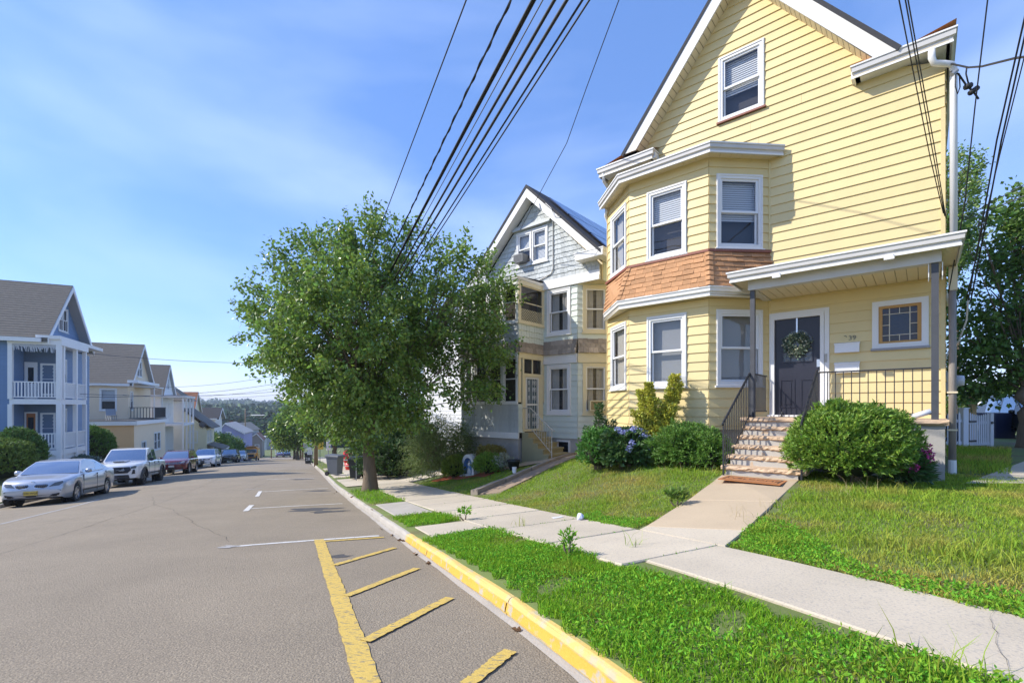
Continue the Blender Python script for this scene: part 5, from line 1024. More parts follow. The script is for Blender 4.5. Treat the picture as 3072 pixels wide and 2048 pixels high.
def make_tree(label, base, lobes, ntwig, nleaf, lsize, lmat, r0, zfork, cat='tree', name='street_tree', twl=.55, limbs=None, group=None, sub=260, lw=.62):
    bx, by, bz = base; T = thing(name, label, cat, base, 0, group); L = np.array(lobes, float); cen = L[:, :3].mean(0)
    mb = MB(); n = 9; pts = [(0, 0, -.15), (.01, 0, .12), (.0, .02, .5)]+[(random.uniform(-.03, .03)*(i+1), random.uniform(-.03, .03)*(i+1), lerp(.5, zfork-bz, (i+1)/5)) for i in range(5)]
    rr = [r0*1.75, r0*1.3, r0*1.06]+[lerp(r0, r0*.75, (i+1)/5) for i in range(5)]; mb.tube(pts, rr, 14); mb.build('trunk', m_bark, T, True)
    fk = Vector(pts[-1]); B = MB(); ends = []
    for l in lobes:
        e = Vector((l[0]-bx, l[1]-by, l[2]-bz)); mid = fk.lerp(e, .5)+Vector((random.uniform(-.3, .3), random.uniform(-.3, .3), .15*(e-fk).length*.5)); k = r0*.42*min(1.2, max(.35, (l[3]+l[4]+l[5])/3/2.))
        q = [fk.lerp(Vector(pts[-2]), .3)]+[(fk*(1-t)**2+mid*2*t*(1-t)+e*t*t) for t in (.25, .5, .75, 1)]; B.tube(q, [k, k*.8, k*.62, k*.42, k*.22], 7); ends.append(q)
    P, d, pick = inside(lobes, ntwig); out = unit(P-cen); out[:, 2] += .35
    for i in range(min(sub, ntwig)):
        q = ends[pick[i]]; a = q[random.randint(2, 4)]; e = Vector(P[i])-Vector(base); m = a.lerp(e, .5)+Vector((0, 0, .12)); B.tube([a, m, e], [.022, .014, .006], 4, False)
    B.build('branches', m_bark, T, True)
    dirn = unit(unit(out)+.55*d+RNG.normal(size=P.shape)*.35); tw = twl*(.6+.8*RNG.random(ntwig))
    k = RNG.random((ntwig, nleaf)); pos = (P[:, None, :]+dirn[:, None, :]*(k*tw[:, None])[:, :, None]+RNG.normal(size=(ntwig, nleaf, 3))*lsize*.8).reshape(-1, 3)
    ld = (dirn[:, None, :]*.6+RNG.normal(size=(ntwig, nleaf, 3))*.8+np.array([0, 0, -.35])).reshape(-1, 3)
    leaves('crown', pos-np.array(base), ld, lsize, lsize*lw, lmat, T); return T
def LB(cx, cy, r, Y, dy=0, ox=640, oy=620, sc=.5485, ry=None, rd=None):
    """crown lobe surveyed in the photo: centre and radius in picture units at depth Y"""
    y = Y+dy; x = (ox+sc*cx-1536)/F*y; z = -(oy+sc*cy-1222)/F*y; k = sc/F*y; return (x, y, z, r*k, (rd or r)*k, (ry or r)*k)
YT = 15.5; tb_ = (-4.68, 15.5, float(gst(*st(-4.68, 15.5))))
lob = [LB(800, 640, 360, YT, 0, ry=330, rd=520), LB(700, 760, 330, YT, -1.6), LB(950, 700, 330, YT, 1.8), LB(880, 290, 190, YT, 0), LB(600, 370, 190, YT, .5), LB(375, 640, 175, YT, -.4), LB(215, 640, 60, YT, 0),
       LB(1230, 560, 260, YT, .4), LB(1500, 740, 120, YT, .2), LB(1370, 870, 185, YT, .8), LB(860, 1090, 250, YT, -.5, ry=130), LB(545, 1000, 105, YT, .3), LB(1060, 1030, 180, YT, -.9, ry=130), LB(560, 850, 195, YT, -.8), LB(1500, 500, 110, YT, 1.0),
       LB(1265, 255, 55, YT, .3), LB(1360, 330, 65, YT, -.3), LB(1480, 350, 50, YT, .4), LB(255, 470, 55, YT, .2), LB(400, 330, 75, YT, -.2), LB(545, 190, 60, YT, 0), LB(640, 170, 55, YT, .6), LB(960, 140, 60, YT, -.2), LB(870, 90, 40, YT, .1), LB(290, 830, 60, YT, .2), LB(1050, 160, 50, YT, 0), LB(1130, 210, 60, YT, .3), LB(780, 190, 70, YT, -.4), LB(1440, 1050, 55, YT, -.3), LB(690, 1180, 55, YT, 0), LB(800, 1210, 80, YT, -.5)]
make_tree('broad leafy pear tree growing in the verge in front of the grey house', tb_, lob, 1500, 46, .13, m_leaf, .20, -.55, twl=.6)
def make_shrub(name, label, c, r, n, per, ln, wd, mat, cat='shrub', up=.6, flat=.0, core=.78, stems=True, lump=.14, group=None, spray=.16, seed=0):
    """c = ground point; r = radii; dense sprays on a lumpy shell round a dark interior, woody stems below"""
    S = thing(name, label, cat, c, 0, group); d = unit(RNG.normal(size=(n, 3))); d[:, 2] = np.where(d[:, 2] < -.55, -d[:, 2], d[:, 2]); d = unit(d)
    ph = RNG.random(6)*6.28; lum = 1+lump*(np.sin(4*d[:, 0]+3*d[:, 2]+ph[0])*np.sin(5*d[:, 1]+ph[1])+.8*np.sin(9*d[:, 0]+ph[2])*np.sin(8*d[:, 2]+7*d[:, 1]+ph[3])+.5*np.sin(17*d[:, 0]+ph[4])*np.sin(15*d[:, 1]+13*d[:, 2]))
    R_ = np.array(r); cz = np.array([0, 0, r[2]*.92]); rad = lum*(1-.32*RNG.random(n)**2.2); P = d*R_*rad[:, None]+cz; P[:, 2] = np.maximum(P[:, 2], .03)
    dirn = unit(d+np.array([0, 0, up])+RNG.normal(size=d.shape)*.3); dirn[:, 2] *= 1-flat; k = RNG.random((n, per)); side = unit(np.cross(dirn, RNG.normal(size=d.shape)))
    sg = np.sign(RNG.random((n, per))-.5); pos = (P[:, None, :]+dirn[:, None, :]*(k*spray)[:, :, None]).reshape(-1, 3); ld = (dirn[:, None, :]*.8+side[:, None, :]*(sg*.7)[:, :, None]+RNG.normal(size=(n, per, 3))*.25).reshape(-1, 3)
    leaves('foliage', pos, ld, ln, wd, mat, S)
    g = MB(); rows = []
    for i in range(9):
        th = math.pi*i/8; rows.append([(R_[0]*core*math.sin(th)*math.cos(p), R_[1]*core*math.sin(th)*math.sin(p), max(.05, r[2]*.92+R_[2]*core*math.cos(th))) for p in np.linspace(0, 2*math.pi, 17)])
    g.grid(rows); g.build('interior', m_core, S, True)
    if stems:
        mb = MB()
        for i in range(7): a = random.uniform(0, 6.28); mb.tube([(.1*math.cos(a), .1*math.sin(a), -.05), (.3*r[0]*math.cos(a), .3*r[1]*math.sin(a), r[2]*.5), (.6*r[0]*math.cos(a), .6*r[1]*math.sin(a), r[2])], [.022, .016, .008], 5)
        mb.build('stem', m_twig, S, True)
    return S
# foundation planting of the yellow house
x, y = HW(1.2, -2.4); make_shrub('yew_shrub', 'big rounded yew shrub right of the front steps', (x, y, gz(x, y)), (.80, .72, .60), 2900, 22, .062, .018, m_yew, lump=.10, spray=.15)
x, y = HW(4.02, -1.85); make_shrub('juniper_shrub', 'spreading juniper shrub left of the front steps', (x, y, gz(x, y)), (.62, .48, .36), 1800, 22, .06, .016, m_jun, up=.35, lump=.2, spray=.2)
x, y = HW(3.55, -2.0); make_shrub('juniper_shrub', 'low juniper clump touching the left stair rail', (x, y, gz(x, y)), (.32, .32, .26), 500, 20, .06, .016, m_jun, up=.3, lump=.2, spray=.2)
def upright(name, label, c, stems, mat, ln, wd, per=120):
    S = thing(name, label, 'shrub', c); mb = MB(); P = []; D = []
    for (dx, dy, h, r) in stems:
        pts = [Vector((dx*.2, dy*.2, 0)), Vector((dx*.7, dy*.7, h*.5)), Vector((dx, dy, h))]; mb.tube(pts, [.016, .012, .005], 5)
        n = int(per*h); k = RNG.random(n)**.8; a = RNG.random(n)*6.28; rad = r*(1-.45*k)*np.sqrt(RNG.random(n))*(.65+.5*np.sin(k*23+a*2)**2+.35*np.sin(k*9+a)); P.append(np.stack([dx*k+rad*np.cos(a), dy*k+rad*np.sin(a), .1+k*h], 1)); D.append(np.stack([np.cos(a), np.sin(a), .8+0*a], 1)+RNG.normal(size=(n, 3))*.5)
    mb.build('stem', m_twig, S); leaves('foliage', np.concatenate(P), np.concatenate(D), ln, wd, mat, S); return S
x, y = HW(4.75, -1.62); upright('golden_shrub', 'golden variegated upright shrub below the bay window', (x, y, gz(x, y)), [(-.42, .1, 1.5, .22), (-.2, 0, 1.3, .27), (.35, .05, 1.85, .19), (.15, -.1, 1.2, .3), (-.55, 0, 1.05, .25), (.0, .1, .95, .33), (.42, 0, 1.65, .14), (-.3, -.1, 1.65, .14)], m_gold, .065, .04, 1500)
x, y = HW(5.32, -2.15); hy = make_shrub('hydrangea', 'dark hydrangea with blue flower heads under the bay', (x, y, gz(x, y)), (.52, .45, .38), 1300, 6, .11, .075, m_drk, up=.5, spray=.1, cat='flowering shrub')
fl = []; 
for i in range(17):
    a, e = random.uniform(3.6, 6.6), random.uniform(.1, 1.3); c = np.array([.66*math.cos(a)*math.cos(e), .58*math.sin(a)*math.cos(e), .36+.52*math.sin(e)]); d = unit(RNG.normal(size=(60, 3))); fl.append(c+d*.06)
fl = np.concatenate(fl); leaves('flower_head', fl, RNG.normal(size=fl.shape), .04, .036, M('hydrangea_blue', (.30, .33, .56), .6, island=.25, hue=.03, trans=.2), hy, stuff=True)
x, y = HW(6.15, -1.75); upright('evergreen_shrub', 'dark broadleaf shrub with a tall leader at the left bay corner', (x, y, gz(x, y)), [(-.1, 0, 1.35, .16), (.2, .1, .95, .26), (-.35, .0, .8, .25), (.0, -.2, .7, .35), (.35, -.1, .75, .3)], m_drk, .06, .035, 700)
x, y = HW(5.95, -2.2); make_shrub('leafy_shrub', 'bright green leafy shrub left of the hydrangea', (x, y, gz(x, y)), (.42, .4, .42), 700, 9, .06, .035, M('fresh_leaf', (.10, .25, .04), .5, island=.35, hue=.02, trans=.3))
x, y = HW(.52, -2.2); rh = make_shrub('rhododendron', 'low rhododendron with pink flowers at the porch corner', (x, y, gz(x, y)), (.24, .28, .27), 300, 7, .12, .035, m_drk, up=.2, spray=.08, cat='flowering shrub')
fl = np.concatenate([np.array(c)+unit(RNG.normal(size=(40, 3)))*.06 for c in [(-.1, -.3, .3), (.1, -.22, .5), (.2, -.2, .58), (.14, -.25, .42), (.24, -.15, .48), (-.22, -.2, .34)]]); leaves('flower_head', fl, RNG.normal(size=fl.shape), .045, .04, M('rhododendron_pink', (.55, .06, .25), .6, island=.3, hue=.03, trans=.2), rh, stuff=True)
# weed by the kerb
x, y = pix(1705, 1672); upright('weed', 'tall leafy weed growing in the near verge', (x, y, gz(x, y)), [(.02, 0, .2, .06), (-.05, .03, .15, .05), (.06, .02, .13, .05)], m_clov, .06, .018, 300)
x, y = pix(2030, 1520); upright('weed', 'pale leafy weed at the edge of the front walk', (x, y, gz(x, y)), [(.02, 0, .16, .12), (-.1, .03, .12, .1), (.1, .02, .1, .1)], m_lime, .09, .035, 400)
x, y = pix(1395, 1562); upright('weed', 'small weed on the pavement end of the near verge', (x, y, gz(x, y)), [(.02, 0, .14, .1), (-.1, .03, .1, .1)], m_clov, .06, .03, 400)
# garden of the grey house
def hp(a, v): x, y = HW(a, v); return (x, y, gz(x, y))
struct(MB().grid([[(*HW(a, v), gz(*HW(a, v))+.03) for v in np.linspace(-.75+.12*math.sin(a*5), .95, 5)] for a in np.linspace(11.0, 13.9, 12)]).build('mulch_bed', M('red_mulch', (.40, .10, .04), .95, var=.4, scale=30, bump=1, bscale=60)))
p = hp(13.0, -.35); make_shrub('boxwood', 'round yellow green shrub left of the shrine', p, (.36, .34, .36), 900, 12, .05, .028, m_gold if 0 else M('yellow_green_leaf', (.20, .27, .03), .5, island=.35, hue=.02, trans=.3))
p = hp(11.35, -.3); make_shrub('boxwood', 'low rounded box shrub right of the shrine', p, (.42, .36, .30), 900, 12, .05, .026, m_yew)
p = hp(11.75, .25); make_shrub('azalea', 'loose yellowish shrub between the shrine and porch steps', p, (.5, .4, .42), 700, 10, .06, .024, M('olive_gold_leaf', (.26, .23, .05), .5, island=.4, hue=.03, trans=.3), core=.6)
p = hp(10.75, -.2); upright('white_edged_plant', 'white variegated plant at the foot of the porch steps', p, [(0, 0, .5, .25), (-.25, 0, .4, .2), (.2, .05, .35, .2)], M('variegated_leaf', (.42, .46, .36), .5, island=.4, trans=.3), .09, .03, 500)
p = hp(14.1, .1); wl = make_tree('weeping willow like shrub beside the grey house porch', p, [(p[0]-.1, p[1], p[2]+1.3, .8, .8, .75), (p[0]-.6, p[1]-.2, p[2]+.95, .6, .6, .7), (p[0]+.5, p[1], p[2]+1.0, .6, .6, .7)], 700, 26, .12, M('willow_leaf', (.16, .22, .06), .5, island=.4, hue=.02, trans=.35), .05, p[2]+.6, 'shrub', 'willow_shrub', .5, sub=60, lw=.16)
shr = thing('garden_shrine', 'white arched garden shrine with blue niche and small draped statue', 'shrine', hp(12.42, -.1), HA)
m_shw = M('shrine_white', (.66, .66, .66), .5, var=.06); m_shbl = M('shrine_blue', (.14, .26, .5), .5, var=.1)
prf = [(-.30, 0), (-.30, .42)]+[(.30*math.cos(a), .42+.34*math.sin(a)) for a in np.linspace(math.pi, 0, 15)]+[(.30, .42), (.30, 0)]; inn = [(-.20, .06), (-.20, .40)]+[(.20*math.cos(a), .40+.24*math.sin(a)) for a in np.linspace(math.pi, 0, 15)]+[(.20, .40), (.20, .06)]; n = len(prf)
mb = MB(); mb.add([(x, -.16, z) for x, z in prf]+[(x, -.16, z) for x, z in inn]+[(x, .14, z) for x, z in prf], [(i, i+1, n+i+1, n+i) for i in range(n-1)]+[(i, 2*n+i, 2*n+i+1, i+1) for i in range(n-1)]+[tuple(range(2*n, 3*n))]); mb.build('shell', m_shw, shr)
mb = MB(); mb.add([(x, -.155, z) for x, z in inn]+[(x*.8, .05, .06+(z-.06)*.92) for x, z in inn], [(i, i+1, n+i+1, n+i) for i in range(n-1)]+[tuple(range(n, 2*n))]); mb.build('niche', m_shbl, shr)
MB().box(-.36, .36, -.22, .2, -.04, .06).build('base', m_shw, shr)
MB().box(-.42, .42, -.3, .26, -.22, -.04).build('brick_plinth', M('plinth_red', (.36, .09, .05), .9, var=.2, scale=9), shr)
stt = thing('statue', 'small standing draped figure in the niche of the shrine', 'statue', Vector(shr.location)+Vector((0, 0, .06)), HA)
mb = MB(); mb.lathe([(.0, 0), (.1, .0), (.095, .08), (.075, .2), (.07, .28), (.085, .33), (.07, .37), (.03, .40), (.0, .41)], 14, (0, -.07, 0), sy=.75); mb.build('robe', m_shw, stt, True)
mb = MB(); mb.lathe([(.0, .50), (.032, .49), (.045, .46), (.05, .42), (.085, .36), (.1, .28), (.1, .1), (.105, .02)], 14, (0, -.045, 0), sy=.8); mb.build('mantle', m_shbl, stt, True)
mb = MB(); mb.lathe([(.0, .40), (.022, .41), (.032, .44), (.028, .47), (.0, .485)], 12, (0, -.085, 0)); mb.build('head', M('statue_skin', (.6, .5, .42), .6), stt, True)
pot = thing('flower_pot', 'black plastic pot on the lawn by the grey house steps', 'pot', hp(10.28, -.25)); mb = MB(); mb.lathe([(.0, 0), (.13, 0), (.2, .28), (.22, .29), (.22, .34), (.19, .34), (.17, .1), (.0, .1)], 18); mb.build('pot_body', m_blk, pot, True); mb = MB(); mb.lathe([(0, .3), (.18, .3), (0, .31)], 12); mb.build('soil', m_core, pot)
gnd = hp(15.0, -1.0)
for i, (a, v, rx, rz_) in enumerate([(18.3, .6, 1.3, .8), (20.6, 1.6, 1.5, 1.0), (16.8+2.6, 2.6, 1.4, 1.2)]): make_shrub('dark_shrub', ['dark leafy shrub above the stone wall nearest the driveway', 'large dark shrub in front of the white house', 'tall dark shrub behind the stone wall'][i], hp(a, v), (rx, 1.0, rz_), 1000, 14, .1, .05, m_drk, core=.8, spray=.25)
sw_ = thing('retaining_wall', 'low grey stone retaining wall beside the dark driveway', 'wall', (*xy(21.6, 3.0), gz(*xy(21.6, 3.0)))); m_rw = M('retaining_stone', (.24, .23, .22), .9, var=.25, scale=4, bump=.8, bscale=14, rnd=.2); base = Vector(sw_.location)
for c in range(3):
    v = 2.75+.2*(c % 2)
    while v < 10: w_ = random.uniform(.35, .7); q = [(*xy(21.45+o+.448*(tt-2.6), tt), 0) for o, tt in ((0, v), (.32, v), (.32, v+w_-.02), (0, v+w_-.02))]; zb = gz(*xy(21.4+.448*(v-2.6), v))-.1+c*.2; MB().hexa([Vector((x, y, zb))-base for x, y, _ in q]+[Vector((x, y, zb+.185+random.uniform(-.01, .01)))-base for x, y, _ in q]).build('stone', m_rw, sw_); v += w_
# right hand side: maple, back trees, hedge
by_ = 14.3; bx_ = (3078-1536)/F*by_; bs = (bx_, by_, gz(bx_, by_)); LR = lambda px, py, r, dy=0, **k: LB(px, py, r, by_, dy, 0, 0, 1., **k)
make_tree('dark leafed maple at the right edge overhanging the picket fence', bs, [LR(3000, 900, 85, .5), LR(3060, 760, 75), LR(2900, 1010, 70, .6), LR(2985, 1080, 110, .8, ry=90), LR(2885, 690, 22, -.4), LR(2935, 680, 38, -.3), LR(3030, 690, 45, .3), LR(2900, 1130, 70, 1.4, ry=55), LR(3100, 1000, 130, .2), LR(3180, 800, 160, 0), LR(3250, 1000, 160, .4), LR(3150, 620, 90, 0), LR(2860, 1080, 40, 1.6)], 900, 20, .15, m_maple, .17, .6, sub=160, lw=.8)
bk = at(2862, 27); make_tree('tall tree behind the yellow house showing past its corner', bk, [(bk[0]+.1, bk[1], 13.2, .75, 1.2, 1.2), (bk[0]-.6, bk[1], 11.5, 1.4, 1.4, 1.5), (bk[0]-.2, bk[1], 9.3, 1.1, 1.4, 1.6), (bk[0]-1.5, bk[1], 9, 1.6, 1.6, 2.5)], 700, 22, .17, m_leaf, .2, 5)
for i, (px, Y, h, w_) in enumerate([(2865, 34, 3.4, 1.8), (2960, 36, 3.1, 2.4), (3040, 33, 3.6, 1.8), (3110, 34, 4, 2)]):
    b = at(px, Y); make_tree(['light green tree behind the white picket fence', 'light green tree behind the garden gate', 'light green tree behind the parked white car', 'light green tree at the far right edge'][i], b, [(b[0], b[1], b[2]+h*.6, w_, w_, h*.38), (b[0]-w_*.5, b[1], b[2]+h*.5, w_*.7, w_*.7, h*.3), (b[0]+w_*.5, b[1], b[2]+h*.55, w_*.7, w_*.7, h*.35)], 420, 18, .2, m_lime, .1, b[2]+h*.3, sub=40, group='light green trees behind the yellow house')
# left side evergreens and shrubs
def cone(label, px, Y, r, h, mat=m_arb, n=1300): b = at(px, Y); return make_shrub('arborvitae', label, b, (r, r, h/2), n, 14, .13, .05, mat, up=1.2, core=.85, lump=.06, spray=.22, stems=False)
cone('clipped round evergreen at the left edge of the photo', 8, 21.5, 1.0, 1.75, M('olive_evergreen', (.17, .25, .045), .6, island=.4, hue=.02, trans=.2)); cone('tall dark clipped evergreen in front of the blue porch', 52, 22.6, .95, 2.3, M('evergreen_leaf', (.10, .19, .035), .55, island=.4, hue=.025, trans=.2))
cone('rounded bright evergreen in front of the peach extension', 258, 33.5, 1.55, 2.6); cone('reddish evergreen behind the rounded bright one', 300, 36.5, .8, 2.3, M('red_evergreen', (.16, .12, .03), .6, island=.4, hue=.02, trans=.2))
b = at(210, 28); make_shrub('hydrangea', 'pale flowering shrub behind the silver sedan', b, (1.8, .9, .45), 1100, 8, .13, .07, M('dusty_leaf', (.17, .22, .17), .6, island=.5, hue=.02, trans=.2), spray=.15)
for i, (px, Y, r) in enumerate([(648, 82, 1.9), (690, 92, 2.0), (668, 88, 1.6)]): b = at(px, Y); make_tree(['small dark street tree between the parked cars and the white house', 'small yellow green tree in front of the lavender house', 'bushy tree behind the black vehicle'][i], b, [(b[0], b[1], b[2]+2.6, r, r, 1.5), (b[0]+.8, b[1], b[2]+2.0, r*.7, r*.7, 1.2)], 320, 16, .3, [m_leaf, m_lime, m_maple][i], .1, b[2]+1.2, sub=30)
for i, (px, Y, cx, cy, r, mt) in enumerate([(893, 66, 900, 1275, 62, m_leaf), (1002, 36, 1010, 1245, 75, m_leaf), (884, 74, 880, 1300, 34, m_lime), (1075, 33, 1090, 1230, 90, m_drk)]):
    b = at(px, Y); k = Y/F; make_tree(['round street tree far down the right pavement', 'street tree behind the grey wheelie bin', 'distant tree at the foot of the right pavement', 'tree behind the black wheelie bin'][i], b, [((cx-1536)*k, Y, (1222-cy)*k, r*k, r*k, r*k*.85), ((cx-1536-r*.6)*k, Y, (1222-cy-r*.35)*k, r*k*.6, r*k*.6, r*k*.6), ((cx-1536+r*.6)*k, Y, (1222-cy-r*.2)*k, r*k*.6, r*k*.6, r*k*.6)], 520, 18, .006*Y+.05, mt, .2, b[2]+1.6, sub=40)
# wooded valley and hills
m_wood = M('far_foliage', (.062, .105, .03), .8, island=.42, hue=.035, var=.3, scale=.01)
def woods(n, y0, y1, r0, r1, nq, name):
    Y = np.exp(np.log(y0)+RNG.random(n)*(np.log(y1)-np.log(y0))); X = Y*(-.9+.75*RNG.random(n)); s, t = st(X, Y); Z = np.array([hfn(a, b) if a > 214 else float(gst(a, b)) for a, b in zip(s, t)])
    r = r0+(r1-r0)*RNG.random(n); hgt = r*(.9+.5*RNG.random(n)); d = unit(RNG.normal(size=(n, nq, 3))); d = d/np.maximum(np.linalg.norm(d, axis=2, keepdims=True), 1e-6); rad = .75+.25*RNG.random((n, nq, 1))
    P = np.stack([X, Y, Z+hgt*.95], 1)[:, None, :]+d*np.stack([r, r, hgt], 1)[:, None, :]*rad; dirs = d+RNG.normal(size=d.shape)*.7; ln = np.repeat(r*.42, nq)
    P = P.reshape(-1, 3); dirs = unit(dirs.reshape(-1, 3)); q = RNG.normal(size=P.shape); a = unit(np.cross(dirs, q))*ln[:, None]; b = unit(np.cross(dirs, a))*ln[:, None]*.8
    v = np.stack([P-a, P+b*.6-a*.2, P+a, P-b*.7+a*.3], 1); o = link(name, npmesh(name, v, 4, [(0, 1, 2), (0, 2, 3)], m_wood)); o['kind'] = 'stuff'; return o
woods(240, 200, 420, 3.5, 6.5, 190, 'valley_wood'); woods(2600, 380, 1200, 4.5, 8, 80, 'hillside_wood'); woods(7000, 900, 2500, 5, 9.5, 34, 'far_wood')
fb = MB()
for i in range(90):
    Y = random.uniform(700, 2300); X = Y*random.uniform(-.8, -.3); s, t = st(X, Y); z = hfn(s, t); w_, h = random.uniform(6, 14), random.uniform(9, 15); fb.box(X-w_, X+w_, Y-5, Y+5, z, z+h)
o = fb.build('distant_buildings', M('pale_masonry', (.5, .48, .46), .8, island=.3)); o['kind'] = 'stuff'
Y = 1500; X = (807-1536)/F*Y; z0 = hfn(*st(X, Y)); sp_ = thing('church', 'distant church spire on the skyline', 'church', (X, Y, z0)); mb = MB(); mb.lathe([(3.2, 0), (3.2, 16), (2.6, 17), (.1, 32)], 8); mb.build('spire', M('spire_slate', (.08, .085, .1), .8), sp_); MB().box(-8, 22, -6, 6, 0, 11).build('nave', M('pale_masonry', (.5, .48, .46), .8, island=.3), sp_)
# ------------------------------------------------------------------ vehicles (x forward, y left, origin on the road midway between the axles)
m_tyre = M('tyre_rubber', (.018, .018, .019), .8, var=.2); m_rim = M('alloy_rim', (.5, .5, .52), .3, metal=.85); m_rimd = M('dark_rim', (.06, .06, .065), .4, metal=.6)
m_cgl = M('car_glass', (.30, .37, .46), .05, metal=.75, spec=1.0, coat=.6); m_pbk = M('black_plastic', (.02, .02, .022), .5); m_chr = M('chrome', (.65, .65, .66), .12, metal=1.0)
m_lamp = M('headlamp_glass', (.34, .34, .33), .1, spec=.8, coat=.8); m_lampd = M('smoked_headlamp', (.09, .09, .085), .1, spec=.8, coat=.8); m_plt = M('yellow_plate', (.62, .46, .10), .5); m_pltw = M('white_plate', (.6, .6, .6), .5)
def interp(tab, x): return float(np.interp(x, [p[0] for p in tab], [p[1] for p in tab]))
def wheel(root, x, y, r, w, rim, sgn, spokes=5):
    mb = MB(); mb.lathe([(r*.62, -w/2+.01), (r*.93, -w/2), (r, -w/2+.03), (r, w/2-.03), (r*.93, w/2), (r*.62, w/2-.01), (r*.6, 0)], 28, (x, y, r), axis='y'); t = mb.build('wheel', m_tyre, root, True)
    mb = MB(); o = y+sgn*(w/2-.025); mb.lathe([(r*.66, -.03), (r*.66, .02), (r*.60, .025), (r*.57, -.06), (.0, -.07)], 28, (x, o, r), axis='y'); k = MB()
    for i in range(spokes):
        a = 6.2832*i/spokes; c, s = math.cos(a), math.sin(a); p, q = (c, s), (-s, c); h0, h1 = .05, .035
        pt = lambda u, v, d: (x+p[0]*u+q[0]*v, o+d, r+p[1]*u+q[1]*v)
        mb.hexa([pt(.03, -h0, -.03), pt(r*.6, -h1, -.03), pt(r*.6, h1, -.03), pt(.03, h0, -.03), pt(.03, -h0, .015*sgn), pt(r*.6, -h1, .012*sgn), pt(r*.6, h1, .012*sgn), pt(.03, h0, .015*sgn)])
    mb.lathe([(.06, -.02), (.06, .02*sgn), (.0, .025*sgn)], 12, (x, o, r), axis='y'); mb.build('rim', rim, t, False); return t
def place(root, s, t, fdir=-1):
    x, y = xy(s, t); dz = (float(roadz(s+1, t))-float(roadz(s-1, t)))/2*fdir; f = Vector((DX*fdir, DY*fdir, dz)).normalized(); l = Vector((0, 0, 1)).cross(f).normalized(); u = f.cross(l)
    m = Matrix((f, l, u)).transposed().to_4x4(); m.translation = Vector((x, y, float(roadz(s, t)) if -RW < t < 0 else gz(x, y))); root.matrix_world = m
CARS = {}
